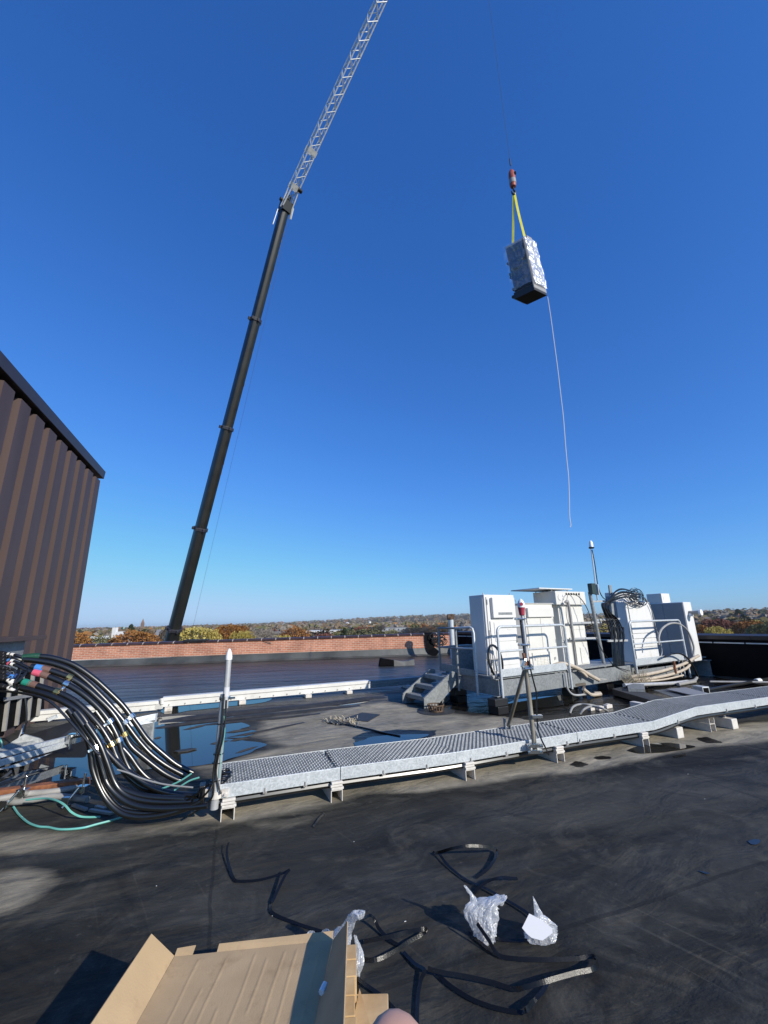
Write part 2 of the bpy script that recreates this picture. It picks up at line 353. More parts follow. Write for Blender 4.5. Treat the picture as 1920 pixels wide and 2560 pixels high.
def roof_material():
    m = bpy.data.materials.new('roof_membrane'); m.use_nodes = True
    n = m.node_tree.nodes; l = m.node_tree.links; b = n['Principled BSDF']
    tc = n.new('ShaderNodeTexCoord'); src = tc.outputs['Object']
    def noise_(sc, det=6, rough=0.55, vec=None, dist=0.0):
        t = n.new('ShaderNodeTexNoise'); t.inputs['Scale'].default_value = sc; t.inputs['Detail'].default_value = det
        t.inputs['Roughness'].default_value = rough; t.inputs['Distortion'].default_value = dist; l.new(vec or src, t.inputs['Vector']); return t.outputs[0]
    def ramp(x, p0, p1, c0=(0, 0, 0), c1=(1, 1, 1)):
        r = n.new('ShaderNodeValToRGB'); r.color_ramp.elements[0].position = p0; r.color_ramp.elements[1].position = p1
        r.color_ramp.elements[0].color = (*c0, 1); r.color_ramp.elements[1].color = (*c1, 1); l.new(x, r.inputs[0]); return r.outputs[0]
    def math_(op, a, bb, cl=False):
        q = n.new('ShaderNodeMath'); q.operation = op; q.use_clamp = cl
        for i, z in enumerate((a, bb)):
            if isinstance(z, (int, float)): q.inputs[i].default_value = z
            else: l.new(z, q.inputs[i])
        return q.outputs[0]
    def mix(f, a, bb):
        q = n.new('ShaderNodeMix'); q.data_type = 'RGBA'; l.new(f, q.inputs[0])
        for i, z in ((6, a), (7, bb)):
            if isinstance(z, tuple): q.inputs[i].default_value = (*z, 1)
            else: l.new(z, q.inputs[i])
        return q.outputs[2]
    def mapping(rot, sc):
        mp = n.new('ShaderNodeMapping'); mp.inputs['Rotation'].default_value = (0, 0, rad(rot)); l.new(src, mp.inputs[0])
        m2 = n.new('ShaderNodeMapping'); m2.inputs['Scale'].default_value = sc; l.new(mp.outputs[0], m2.inputs[0]); return m2.outputs[0]
    st = mapping(-22, (0.55, 1.25, 1)); st2 = mapping(38, (0.35, 1.6, 1))
    sep = n.new('ShaderNodeSeparateXYZ'); l.new(src, sep.inputs[0])
    far = ramp(math_('ADD', math_('MULTIPLY', sep.outputs['Y'], 1 / 14), math_('MULTIPLY', sep.outputs['X'], -1 / 40)), 0.62, 0.90)
    clouds = noise_(0.75, 9, 0.66, st, 0.9)
    base = ramp(clouds, 0.34, 0.70, (0.011, 0.0106, 0.0090), (0.076, 0.072, 0.058))
    blot = ramp(noise_(2.1, 8, 0.68, None, 1.2), 0.50, 0.72)
    base = mix(math_('MULTIPLY', blot, 0.62), base, (0.118, 0.110, 0.088))
    dark = ramp(noise_(1.6, 6, 0.6, st2, 1.0), 0.56, 0.72)
    base = mix(math_('MULTIPLY', dark, 0.55), base, (0.012, 0.0118, 0.011))
    scuff = ramp(noise_(14, 9, 0.78, None, 0.4), 0.58, 0.80); patch = ramp(noise_(0.9, 5), 0.40, 0.58)
    base = mix(math_('MULTIPLY', math_('MULTIPLY', scuff, patch), 0.6), base, (0.25, 0.228, 0.185))
    scr = ramp(noise_(3.0, 3, 0.5, mapping(52, (0.12, 9.0, 1)), 0.2), 0.66, 0.72)
    base = mix(math_('MULTIPLY', math_('MULTIPLY', scr, patch), 0.30), base, (0.12, 0.112, 0.09))
    grain = ramp(noise_(160, 3, 0.7), 0.35, 0.75, (0.72, 0.72, 0.72), (1.3, 1.3, 1.3))
    q = n.new('ShaderNodeMix'); q.data_type = 'RGBA'; q.blend_type = 'MULTIPLY'; q.inputs[0].default_value = 0.8; l.new(base, q.inputs[6]); l.new(grain, q.inputs[7]); base = q.outputs[2]
    base = mix(math_('MULTIPLY', far, 0.75), base, ramp(noise_(0.9, 7, 0.6, mapping(-8, (0.25, 1.6, 1)), 0.8), 0.35, 0.7, (0.011, 0.0115, 0.0115), (0.095, 0.096, 0.092)))  # far roof: stretched light and dark streaks paint in part of the sky sheen
    # welded laps between the membrane sheets
    lap = mapping(-20, (1, 1, 1)); s2 = n.new('ShaderNodeSeparateXYZ'); l.new(lap, s2.inputs[0])
    wob = math_('MULTIPLY', math_('SUBTRACT', noise_(0.8, 3), 0.5), 0.12)
    fr = math_('FRACT', math_('MULTIPLY', math_('ADD', s2.outputs['Y'], wob), 1 / 2.3), 0); ln = math_('LESS_THAN', fr, 0.012)
    fr2 = math_('FRACT', math_('MULTIPLY', math_('ADD', s2.outputs['X'], wob), 1 / 4.7), 0); ln2 = math_('LESS_THAN', fr2, 0.004)
    lapf = math_('MULTIPLY', math_('ADD', ln, ln2, True), 0.45)
    base = mix(lapf, base, (0.010, 0.010, 0.0095))
    at = n.new('ShaderNodeAttribute'); at.attribute_name = 'dust'
    aw = n.new('ShaderNodeAttribute'); aw.attribute_name = 'wet'
    dn = math_('SUBTRACT', noise_(1.5, 9, 0.66, st, 0.7), 0.5)
    df = math_('ADD', at.outputs['Fac'], math_('MULTIPLY', dn, 1.45))
    df = math_('MULTIPLY', ramp(df, 0.30, 0.88), ramp(at.outputs['Fac'], 0.0, 0.12))
    tan = ramp(noise_(1.7, 9, 0.70, None, 0.5), 0.28, 0.75, (0.18, 0.160, 0.120), (0.43, 0.378, 0.285))
    q = n.new('ShaderNodeMix'); q.data_type = 'RGBA'; q.blend_type = 'MULTIPLY'; q.inputs[0].default_value = 0.6; l.new(tan, q.inputs[6]); l.new(grain, q.inputs[7])
    col = mix(df, base, q.outputs[2])
    wf = ramp(math_('ADD', aw.outputs['Fac'], math_('MULTIPLY', math_('SUBTRACT', noise_(6, 6), 0.5), 0.7)), 0.45, 0.55)
    col = mix(wf, col, (0.012, 0.010, 0.008))
    l.new(col, b.inputs['Base Color'])
    r0 = math_('ADD', math_('MULTIPLY', df, 0.2), math_('SUBTRACT', 0.66, math_('MULTIPLY', far, 0.38)))
    rr = math_('SUBTRACT', r0, math_('MULTIPLY', wf, 0.50)); l.new(rr, b.inputs['Roughness'])
    l.new(math_('ADD', 0.16, math_('MULTIPLY', far, 0.40)), b.inputs['Specular IOR Level'])
    # wrinkles: loose and glossy at the far side, gentle swells near the viewer
    wr = noise_(1.2, 5, 0.55, mapping(-10, (0.20, 2.2, 1)), 0.6)
    sw = math_('ADD', math_('MULTIPLY', noise_(0.8, 4, 0.5, st, 0.6), 0.85), math_('MULTIPLY', noise_(2.6, 5, 0.55, st, 0.7), 0.26))
    hsum = math_('ADD', math_('MULTIPLY', wr, math_('ADD', math_('MULTIPLY', far, 1.7), 0.10)), sw)
    hsum = math_('ADD', hsum, math_('MULTIPLY', noise_(70, 4), 0.014))
    hsum = math_('ADD', hsum, math_('MULTIPLY', lapf, 0.05))
    bp = n.new('ShaderNodeBump'); bp.inputs['Strength'].default_value = 0.75; bp.inputs['Distance'].default_value = 0.20
    l.new(hsum, bp.inputs['Height']); l.new(bp.outputs[0], b.inputs['Normal'])
    return m
MT['roof'] = roof_material(); me.materials.append(MT['roof'])
o = bpy.data.objects.new('roof', me); COL.objects.link(o); structure(o)

# raised membrane ridges and laps lying across the roof
def seam(px, w_, h_, m='membrane'):
    p = smoothpts([G(x, y) for x, y in px], 8); b = MB(); n = len(p); prof = [(-1, 0.001), (-0.6, 0.6), (-0.15, 1), (0.3, 0.85), (0.7, 0.4), (1, 0.001)]
    for i, q in enumerate(p):
        t = (p[min(i + 1, n - 1)] - p[max(i - 1, 0)]).normalized(); s_ = V((-t.y, t.x, 0)); e = min(1, i / 5, (n - 1 - i) / 5) + 0.02
        jw = 1 + 0.25 * noise.noise(q * 1.3)
        for u, hh in prof: b.v.append(q + s_ * (u * w_ * jw / 2) + V((0, 0, 0.002 + hh * h_ * e)))
    k = len(prof)
    for i in range(n - 1):
        for j in range(k - 1): b.f.append((i * k + j, i * k + j + 1, (i + 1) * k + j + 1, (i + 1) * k + j))
    return b
for nm, px, w_, h_ in (('roof_membrane_ridge', [(395, 1806), (520, 1792), (640, 1779), (760, 1768), (880, 1753), (960, 1742)], 0.30, 0.05),
                       ('roof_membrane_ridge', [(380, 1822), (500, 1806), (640, 1792), (760, 1780), (900, 1764)], 0.16, 0.035),
                       ('roof_membrane_ridge', [(480, 1817), (600, 1804), (700, 1797), (800, 1784)], 0.10, 0.025),
                       ('roof_membrane_ridge', [(560, 1846), (660, 1828), (760, 1806)], 0.08, 0.02)):
    structure(seam(px, w_, h_).build(nm, 'pave', smooth=True))

for px, w_, h_ in (([(386, 1824), (425, 1816), (462, 1808)], .06, .022), ([(452, 1827), (490, 1819), (524, 1811)], .05, .02), ([(560, 1834), (600, 1828), (642, 1822)], .07, .024), ([(572, 1855), (600, 1849), (632, 1846)], .06, .022), ([(523, 1862), (545, 1858), (575, 1852)], .05, .02), ([(384, 1848), (394, 1846), (404, 1844)], .05, .02), ([(585, 1886), (615, 1876), (648, 1866)], .05, .018), ([(600, 1840), (622, 1836), (640, 1831)], .05, .02)):
    structure(seam(px, w_, h_).build('roof_membrane_ridge', 'pave', smooth=True))
b = MB(); q = [G(x, y, .010) for x, y in ((434, 1880), (452, 1876), (478, 1872), (492, 1873), (470, 1879), (445, 1882))]; b.prism(q, EZ * .012)
tag(b.build('membrane_scrap', 'pave', loc=q[0]), 'dark scrap of membrane lying in the left puddle beside the boom reflection', 'scrap')
# puddles
def puddle(px, jag=0.05, z=0.006):
    w_ = [G(x, y) for x, y in px]; p = smoothpts(w_ + [w_[0]], 5)[:-1]
    q = [a + V((noise.noise(a * 5) * jag * 2, noise.noise(a * 5 + V((9, 0, 0))) * jag, z)) for a in p]
    b = MB(); b.v = q; b.f = [tuple(range(len(q)))]
    return structure(b.build('puddle', 'water'))
puddle([(-30, 1885), (120, 1850), (250, 1822), (390, 1795), (520, 1788), (610, 1796), (600, 1806), (625, 1815), (600, 1826), (640, 1827), (622, 1843), (560, 1846), (610, 1852), (668, 1862), (640, 1876), (594, 1893), (545, 1908), (470, 1918), (360, 1925), (240, 1948), (120, 1962), (-30, 1976)], 0.03)
puddle([(405, 1771), (470, 1765), (560, 1757), (640, 1750), (680, 1747), (650, 1758), (560, 1768), (480, 1777), (410, 1786)], 0.03, 0.007)
puddle([(890, 1858), (930, 1843), (985, 1838), (1040, 1836), (1075, 1838), (1030, 1850), (960, 1866), (903, 1874), (893, 1868)], 0.03)
puddle([(1566, 1877), (1590, 1868), (1620, 1862), (1660, 1858), (1700, 1861), (1740, 1867), (1712, 1874), (1660, 1882), (1600, 1884)], 0.02)
puddle([(828, 1764), (870, 1752), (922, 1745), (920, 1754), (880, 1763)], 0.02)
puddle([(1255, 1765), (1290, 1750), (1360, 1742), (1420, 1738), (1450, 1745), (1400, 1765), (1330, 1772), (1280, 1780)], 0.05)
puddle([(1868, 2104), (1885, 2100), (1902, 2103), (1895, 2112), (1878, 2112)], 0.01)
puddle([(1742, 2178), (1760, 2181), (1776, 2186), (1764, 2187)], 0.005)
puddle([(1680, 1892), (1710, 1885), (1712, 1889), (1690, 1894)], 0.005)

# ================================================================== BRICK PARAPET AND RIGHT WALL
def brick_material():
    m = bpy.data.materials.new('red_brick'); m.use_nodes = True
    n = m.node_tree.nodes; l = m.node_tree.links; b = n['Principled BSDF']; b.inputs['Roughness'].default_value = 0.85
    uv = n.new('ShaderNodeUVMap'); br = n.new('ShaderNodeTexBrick')
    br.inputs['Color1'].default_value = (0.56, 0.225, 0.130, 1); br.inputs['Color2'].default_value = (0.42, 0.155, 0.09, 1); br.inputs['Mortar'].default_value = (0.62, 0.50, 0.39, 1)
    br.inputs['Scale'].default_value = 1.0; br.inputs['Brick Width'].default_value = 0.235; br.inputs['Row Height'].default_value = 0.078; br.inputs['Mortar Size'].default_value = 0.009; br.inputs['Bias'].default_value = -0.15
    l.new(uv.outputs[0], br.inputs['Vector'])
    t = n.new('ShaderNodeTexNoise'); t.inputs['Scale'].default_value = 1.3; t.inputs['Detail'].default_value = 8; l.new(uv.outputs[0], t.inputs['Vector'])
    r = n.new('ShaderNodeValToRGB'); r.color_ramp.elements[0].position = 0.42; r.color_ramp.elements[1].position = 0.7; r.color_ramp.elements[0].color = (1, 1, 1, 1); r.color_ramp.elements[1].color = (0.55, 0.5, 0.48, 1)
    l.new(t.outputs[0], r.inputs[0]); mx = n.new('ShaderNodeMix'); mx.data_type = 'RGBA'; mx.blend_type = 'MULTIPLY'; mx.inputs[0].default_value = 0.8
    l.new(br.outputs[0], mx.inputs[6]); l.new(r.outputs[0], mx.inputs[7]); l.new(mx.outputs[2], b.inputs['Base Color'])
    bp = n.new('ShaderNodeBump'); bp.inputs['Strength'].default_value = 0.6; bp.inputs['Distance'].default_value = 0.01; bp.invert = True
    l.new(br.outputs['Fac'], bp.inputs['Height']); l.new(bp.outputs[0], b.inputs['Normal'])
    return m
MT['brick'] = brick_material()
PLEN = (CORNER - PL).length
s0, s1 = -6.0, PLEN + 0.3
def pw(s, off, z):                          # point on the parapet: s along, off outwards
    q = PL + PD * s + PN * off; k = s / 16.2
    return V((q.x, q.y, z + (0.10 * k if z > 0.5 else 0.05 * k if z > 0.1 else 0)))
par = thing('parapet_wall', 'low red brick parapet with brown glazed coping along the far roof edge', 'wall', pw(0, 0, 0))
b = MB(); b.hexa([pw(s0, 0, 0.0), pw(s1, 0, 0.0), pw(s1, 0.34, -14), pw(s0, 0.34, -14), pw(s0, 0, 0.87), pw(s1, 0, 0.87), pw(s1, 0.34, 0.87), pw(s0, 0.34, 0.87)])
b.build('brick_face', 'brick', par, uv=lambda p: ((p - PL).dot(PD), p.z + 0.012 * (p - PL).dot(PD) * 0 + (-0.0 if p.z < 0.5 else -0.10 * (p - PL).dot(PD) / 16.2)))
b = MB(); bj = MB(); s = s0; rng = random.Random(3)
while s < s1:
    e = s + 0.655; dz = rng.uniform(-0.004, 0.004)
    prof = [(-0.05, 0.868), (-0.055, 0.90), (0.02, 0.955), (0.17, 0.975), (0.32, 0.955), (0.39, 0.90), (0.39, 0.868)]
    b.prism([pw(s + 0.02, u, z + dz) for u, z in prof], PD * 0.615)
    bj.prism([pw(s - 0.02, u * 0.95 + 0.003, z + 0.004) for u, z in prof], PD * 0.038)
    s = e
b.build('coping', 'coping', par, smooth=True); bj.build('coping_joint', 'mortar', par)
b = MB(); b.prism([pw(s0, -0.012, 0.30), pw(s0, -0.012, 0.325), pw(s0, 0.002, 0.325), pw(s0, 0.002, 0.30)], PD * (s1 - s0)); 
b.build('termination_bar', 'whitemetal', par)
b = MB(); N = 150
for i in range(N + 1):
    s = s0 + (s1 - s0) * i / N; wob = 0.03 * noise.noise(V((s * 1.7, 0, 0))); wz = 0.03 * noise.noise(V((s * 1.1, 5, 0)))
    for u, z in ((-0.008, 0.31), (-0.03, 0.2 + wz), (-0.09 + wob, 0.08 + wz), (-0.24 + wob, 0.008)): b.v.append(pw(s, u, 0) + V((0, 0, z + (0.05 * s / 16.2 if z > 0.15 else 0))))
for i in range(N):
    for j in range(3): b.f.append((i * 4 + j, i * 4 + j + 1, i * 4 + j + 5, i * 4 + j + 4))
b.build('flashing', 'flash', par, smooth=True)
# black membrane strip hanging over the coping
q = D(1073, 1600, 21.6); sx = (q - PL).dot(PD)
b = MB(); b.ribbon([pw(sx, 0.3, 0.985), pw(sx, 0.05, 0.99), pw(sx, -0.07, 0.93), pw(sx, -0.065, 0.6), pw(sx + 0.05, -0.09, 0.25), pw(sx + 0.3, -0.3, 0.04)], 0.42, PN * -1, 0.006)
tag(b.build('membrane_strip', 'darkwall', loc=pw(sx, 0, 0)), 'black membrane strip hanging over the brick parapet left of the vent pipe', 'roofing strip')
sx = (D(490, 1606, 20.2) - PL).dot(PD)
b = MB(); b.box(pw(sx, 0.1, 1.0), (1.05, 0.42, 0.045), (PD, PN, EZ)); b.box(pw(sx, -0.09, 0.965), (1.0, 0.04, 0.09), (PD, PN, EZ))
tag(b.build('coping_slab', 'membrane', loc=pw(sx, 0, 0.95), bevel=0.01), 'thin dark slab laid over the coping beside the crane boom', 'rubber mat')  # thin dark slab set over the coping
sx = (D(668, 1606, 20.6) - PL).dot(PD)
b = MB(); b.tube([pw(sx - 0.16, -0.06, 0.86), pw(sx, -0.09, 0.84), pw(sx + 0.2, -0.06, 0.74)], 0.013, 6)
tag(b.build('cable_offcut', 'black', loc=pw(sx, 0, 0.8)), 'short black cable offcut poking over the brick parapet in the middle of its length', 'cable')

# right wall: black membrane wall in its own shade
wall = thing('parapet_wall', 'tall black membrane covered parapet behind the equipment cabinets on the right', 'wall', WP)
w0, w1 = -(CORNER - WP).dot(E2) - 0.0, 9.0
def ww(s, off, z): return WP + WD * s + WN * off + EZ * z
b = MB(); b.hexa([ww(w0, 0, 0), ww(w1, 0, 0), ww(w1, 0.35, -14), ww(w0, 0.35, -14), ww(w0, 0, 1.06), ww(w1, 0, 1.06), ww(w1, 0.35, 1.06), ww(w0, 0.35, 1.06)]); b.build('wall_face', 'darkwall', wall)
b = MB(); s = w0
while s < w1:
    b.prism([ww(s, -0.05, 0.98), ww(s, -0.06, 1.085), ww(s, 0.17, 1.13), ww(s, 0.41, 1.085), ww(s, 0.40, 0.98)], WD * 1.49); s += 1.5
b.build('coping', 'fascia', wall, bevel=0.006)
b = MB(); s = w0
while s < w1: b.prism([ww(s, -0.016, 0.875), ww(s, -0.016, 0.905), ww(s, -0.003, 0.905), ww(s, -0.003, 0.875)], WD * 0.70); s += 0.74
b.build('termination_bar', 'whitemetal', wall)

# ================================================================== BROWN RIBBED PENTHOUSE
BC = V((-7.067, 9.57, 0)); BD = V((0.3256, -0.9455, 0)).normalized(); BN = V((-BD.y, BD.x, 0)); BN = BN if BN.x > 0 else -BN
def bw(t, off, z): return BC + BD * t + BN * off + EZ * z
pent = thing('penthouse', 'brown ribbed metal rooftop penthouse with overhanging fascia on the left', 'building', BC)
b = MB(); prof = []; T = 9.0; t = 0.0; PITCH = 0.53
prof.append((0.0, 0.0)); 
while t < T:
    prof += [(t + 0.02, 0.15), (t + 0.345, 0.15), (t + 0.365, -0.035), (t + 0.515, -0.035)]; t += PITCH
prof = [prof[0]] + prof[1:]
HB = 5.13
for tt, oo in prof: b.v += [bw(tt, oo, 0.0), bw(tt, oo, HB)]
for i in range(len(prof) - 1): b.f.append((2 * i, 2 * i + 2, 2 * i + 3, 2 * i + 1))
b.build('ribbed_siding', 'brown', pent)
b = MB(); b.hexa([bw(0, -0.06, 0), bw(T, -0.06, 0), bw(T, -5, 0), bw(0, -5, 0), bw(0, -0.06, 5.21), bw(T, -0.06, 5.21), bw(T, -5, 5.21), bw(0, -5, 5.21)]); b.build('wall', 'void', pent)
b = MB(); b.hexa([bw(-0.08, 0.19, 5.215), bw(T, 0.19, 5.215), bw(T, -5.2, 5.215), bw(-0.08, -5.2, 5.215), bw(-0.1, 0.20, 5.41), bw(T, 0.20, 5.41), bw(T, -5.2, 5.41), bw(-0.1, -5.2, 5.41)])
b.build('fascia', 'fascia', pent, bevel=0.006)
b = MB(); b.hexa([bw(3.25, 0.15, 1.50), bw(T, 0.15, 1.50), bw(T, 0.75, 1.50), bw(3.25, 0.75, 1.50), bw(3.25, 0.15, 1.56), bw(T, 0.15, 1.56), bw(T, 0.75, 1.56), bw(3.25, 0.75, 1.56)])
b.build('ledge', 'brown', pent, bevel=0.004)
b = MB(); b.hexa([bw(3.6, 0.155, 1.02), bw(T, 0.155, 1.02), bw(T, 0.62, 1.02), bw(3.6, 0.62, 1.02), bw(3.6, 0.155, 1.497), bw(T, 0.155, 1.497), bw(T, 0.62, 1.497), bw(3.6, 0.62, 1.497)])
b.build('cable_port_plate', 'galv_dull_shade', pent, bevel=0.004)
b = MB(); b.hexa([bw(1.1, 0.157, 0.12), bw(3.1, 0.157, 0.12), bw(3.1, 0.175, 0.12), bw(1.1, 0.175, 0.12), bw(1.5, 0.157, 0.95), bw(3.1, 0.157, 0.95), bw(3.1, 0.175, 0.95), bw(1.5, 0.175, 0.95)])
b.build('opening', 'void', pent)  # black panel on the siding painting the dark of the opening
b = MB()
for t in (1.45, 1.85, 2.25, 2.65): b.bar(bw(t, 0.20, 0.13), bw(t + 0.12, 0.20, 0.93), 0.05, 0.04, BD)
b.bar(bw(1.4, 0.225, 0.5), bw(2.9, 0.225, 0.62), 0.03, 0.05)
b.build('opening_strut', 'conduit', pent)

# ================================================================== CRANE
def wpt(px, py, Y): return D(px, py, Y)
JT = wpt(714, 516, 22.0); BB = wpt(428, 1606, 30.0)
BB = BB + (BB - JT) * 0.52                                     # down to the street
BDIR = (JT - BB).normalized(); BL = (JT - BB).length
crane = thing('mobile_crane', 'tall mobile crane with black telescopic boom and silver lattice jib standing beyond the parapet', 'crane', (BB.x, BB.y, -14))
bx_ = BDIR.cross(V((0, 0, 1))).normalized(); bz_ = bx_.cross(BDIR).normalized()
vis0 = (wpt(428, 1606, 30.0) - BB).length
rings = []
for py, px in ((1575, 436), (1328, 504), (1075, 568), (806, 636)):
    best = min((abs((lambda q: EYE and (1280 - FPX * ((q - EYE).dot(CU)) / ((q - EYE).dot(CF))) - py)(BB + BDIR * (BL * k / 400.0))), BL * k / 400.0) for k in range(60, 400))
    rings.append(best[1])
secs = [0.0] + rings + [BL]
hw = [0.40, 0.375, 0.35, 0.325, 0.295]
for i in range(5):
    b = MB(); p, q = BB + BDIR * secs[i], BB + BDIR * (secs[i + 1] + (0.15 if i < 4 else 0))
    h = hw[i]; oct_ = [(-1, -.35), (-.8, -.8), (-.3, -1), (.3, -1), (.8, -.8), (1, -.35), (1, .75), (.8, 1), (-.8, 1), (-1, .75)]
    b.prism([p + bx_ * (u * h * 0.95) + bz_ * (v_ * h) for u, v_ in oct_], q - p); b.build('boom_section', 'boom', crane, smooth=True)
for i, r_ in enumerate(rings):
    b = MB(); h = hw[i] * 1.14; p = BB + BDIR * r_; ring = []
    oct_ = [(-1, -.35), (-.8, -.8), (-.3, -1), (.3, -1), (.8, -.8), (1, -.35), (1, .75), (.8, 1), (-.8, 1), (-1, .75)]
    b.prism([p + bx_ * (u * h) + bz_ * (v_ * h) for u, v_ in oct_], BDIR * 0.22)
    for u, v_ in ((-1.1, 0.4), (1.1, 0.4), (0.0, -1.12), (1.0, -0.8)): b.box(p + bx_ * (u * h) + bz_ * (v_ * h) + BDIR * 0.1, (0.14, 0.2, 0.14), (bx_, BDIR, bz_))
    b.build('boom_collar', 'boomring', crane, bevel=0.02)
# pale stencilled marks along the left edge of the three upper sections
rng = random.Random(5)
for i in (2, 3, 4):
    b = MB(); s = secs[i] + (secs[i + 1] - secs[i]) * 0.36; e = secs[i] + (secs[i + 1] - secs[i]) * 0.86
    while s < e:
        ln = rng.uniform(0.12, 0.26)
        b.box(BB + BDIR * s - bx_ * (hw[i] * 0.95 + 0.004) + bz_ * (hw[i] * rng.uniform(0.1, 0.25)), (0.006, ln, rng.uniform(0.25, 0.4)), (bx_, BDIR, bz_)); s += ln + rng.uniform(0.08, 0.16)
    b.build('boom_marking', 'cablegrey', crane)
# jib
LOADXY = None
_l0 = wpt(1270, 430, 1.0)
JTIP = wpt(1160, -450, 12.0)
JD = (JTIP - JT).normalized(); JL = (JTIP - JT).length; jx = JD.cross(V((0, 0, 1))).normalized(); jz = jx.cross(JD).normalized()
def jp(s, u, v_): return JT + JD * s + jx * u + jz * v_
jw = 0.255; A0 = 1.2
b = MB()
for u in (-1, 1):
    for v_ in (-1, 1): b.tube([jp(A0, u * jw, v_ * jw), jp(JL - 0.3, u * jw * 0.8, v_ * jw * 0.8)], 0.042, 6)
b.build('jib_chord', 'lattice', crane, smooth=True)
b = MB(); s = A0; k = 0
while s < JL - 1.2:
    e = s + 0.50; sg = 1 if k % 2 else -1
    for u in (-1, 1):
        b.tube([jp(s, u * jw, -sg * jw), jp(e, u * jw, sg * jw)], 0.027, 5); b.tube([jp(s, -sg * u * jw, u * jw), jp(e, sg * u * jw, u * jw)], 0.027, 5)
    s = e; k += 1
b.build('jib_lacing', 'lattice', crane, smooth=True)
for s in (A0 + 0.05, A0 + 2.35, A0 + 12.0):
    b = MB()
    if s < JL: b.box(jp(s, 0, jw), (2 * jw + .12, 0.32, 0.05), (jx, JD, jz)); b.box(jp(s, 0, -jw), (2 * jw + .12, 0.32, 0.05), (jx, JD, jz)); b.box(jp(s, -jw, 0), (0.05, 0.3, 2 * jw), (jx, JD, jz)); b.build('jib_plate', 'lattice', crane)
b = MB()
for u in (-1, 1):
    b.bar(BB + BDIR * (BL - 0.25) + bx_ * (u * 0.33), jp(A0, u * jw, jw), 0.07, 0.09); b.bar(BB + BDIR * (BL - 0.25) + bx_ * (u * 0.33) - bz_ * .3, jp(A0, u * jw, -jw), 0.07, 0.09)
    b.bar(BB + BDIR * (BL + 0.1) + bx_ * (u * 0.33), jp(A0, -u * jw, -jw), 0.04, 0.04)
b.bar(jp(A0, -jw, -jw), jp(A0, jw, jw), 0.04, 0.04)
b.tube([BB + BDIR * (BL - .4) - bx_ * .62 + bz_ * .2, BB + BDIR * (BL + .3) - bx_ * .56 + bz_ * .1], 0.09, 8)
b.tube([BB + BDIR * (BL - 1.6) + bx_ * .52, BB + BDIR * (BL - .5) + bx_ * .46], 0.03, 6)
b.build('jib_foot', 'lattice', crane)
b = MB(); p = BB + BDIR * (BL - 0.1)
b.box(p, (0.62, 0.7, 0.75), (bx_, BDIR, bz_)); b.box(p + BDIR * .55, (0.4, 0.6, 0.3), (bx_, BDIR, bz_)); b.tube([p - bx_ * .5 + BDIR * .3, p + bx_ * .5 + BDIR * .3], 0.13, 10); b.tube([jp(A0 + .1, -jw - .2, -jw), jp(A0 + .1, -jw + .1, -jw)], 0.14, 10)
b.build('boom_head', 'boom', crane, bevel=0.02)
b = MB(); b.prism([jp(JL - 0.8, u * jw, v_ * jw) for u, v_ in ((-1, -1), (1, -1), (1, 1), (-1, 1))], JD * 1.3); b.build('jib_tip', 'lattice', crane, bevel=0.02)
b = MB(); b.box(jp(13.6, jw * 0.4, -jw - .12), (0.12, 1.9, 0.1), (jx, JD, jz)); b.box(jp(15.2, -jw - .1, -jw), (0.16, 0.3, 0.2), (jx, JD, jz)); b.build('jib_bracket', 'boom', crane)
b = MB(); b.tube([BB + BDIR * (BL * .995) - bx_ * .42, BB + BDIR * vis0 - bx_ * 1.25], 0.007, 5); b.build('hoist_line', 'wire', crane)
b = MB(); cx = V((BB.x, BB.y, 0)); cdir = V((BDIR.x, BDIR.y, 0)).normalized(); cs = V((-cdir.y, cdir.x, 0))
b.box(cx - cdir * 1.5 + EZ * -12.4, (11, 2.8, 1.2), (cdir, cs, EZ)); b.box(cx - cdir * 0.8 + EZ * -11.2, (4, 2.6, 1.2), (cdir, cs, EZ)); b.build('carrier', 'yellow', crane, bevel=0.05)
for k in range(5):
    for sd in (-1, 1):
        b = MB(); c = cx + cdir * (-6 + 2.2 * k) + cs * (sd * 1.2) + EZ * -13.4; b.tube([c - cs * .22, c + cs * .22], 0.6, 18); b.build('wheel', 'black', crane)

# hoisted load
zb = 13.0
Mc = G(1337, 724, zb)
LL = (G(1287, 748, zb) - Mc); LR = (G(1368, 739, zb) - Mc)
mid = Mc + (LL + LR) / 2
hoist = thing('hoist_block', 'rounded red crane hook block hanging above the wrapped cabinet', 'hook block', (mid.x, mid.y, 17))
HY = mid.y
hk_top, hk_bot = D(1279, 425, HY), D(1283, 476, HY)
hk = V((hk_top.x, HY, 0)); zt, zk = hk_top.z, hk_bot.z
hx = (hk_top.x + hk_bot.x) / 2; hb = V((hx, HY, zk)); hh = zt - zk; wr = 0.125
b = MB(); b.lathe(hb, EZ, [(0.03, 0.12 * hh), (wr * .8, 0.17 * hh), (wr, 0.28 * hh), (wr * 1.05, 0.7 * hh), (wr * 0.9, 0.88 * hh), (wr * .5, 0.97 * hh), (0.03, hh)], 20); b.build('weight_ball', 'orange', hoist, smooth=True)
b = MB(); b.lathe(hb, EZ, [(wr * 1.06, 0.30 * hh), (wr * 1.075, 0.36 * hh), (wr * 1.075, 0.46 * hh), (wr * 1.06, 0.5 * hh)], 20); b.build('band', 'conduit', hoist, smooth=True)
for sg in (-1, 1): MB().box(hb + V((0.095, -0.09 * sg - 0.02, 0.66 * hh + .05 * sg)), (0.06, 0.05, 0.12)).build('slot', 'void', hoist)
b = MB(); hp = [hb + V((0, 0, 0.15 * hh)), hb + V((0.0, 0, 0.02 * hh)), hb + V((0.05, 0, -0.08 * hh)), hb + V((0.01, 0, -0.2 * hh)), hb + V((-0.07, 0, -0.14 * hh)), hb + V((-0.075, 0, -0.05 * hh))]
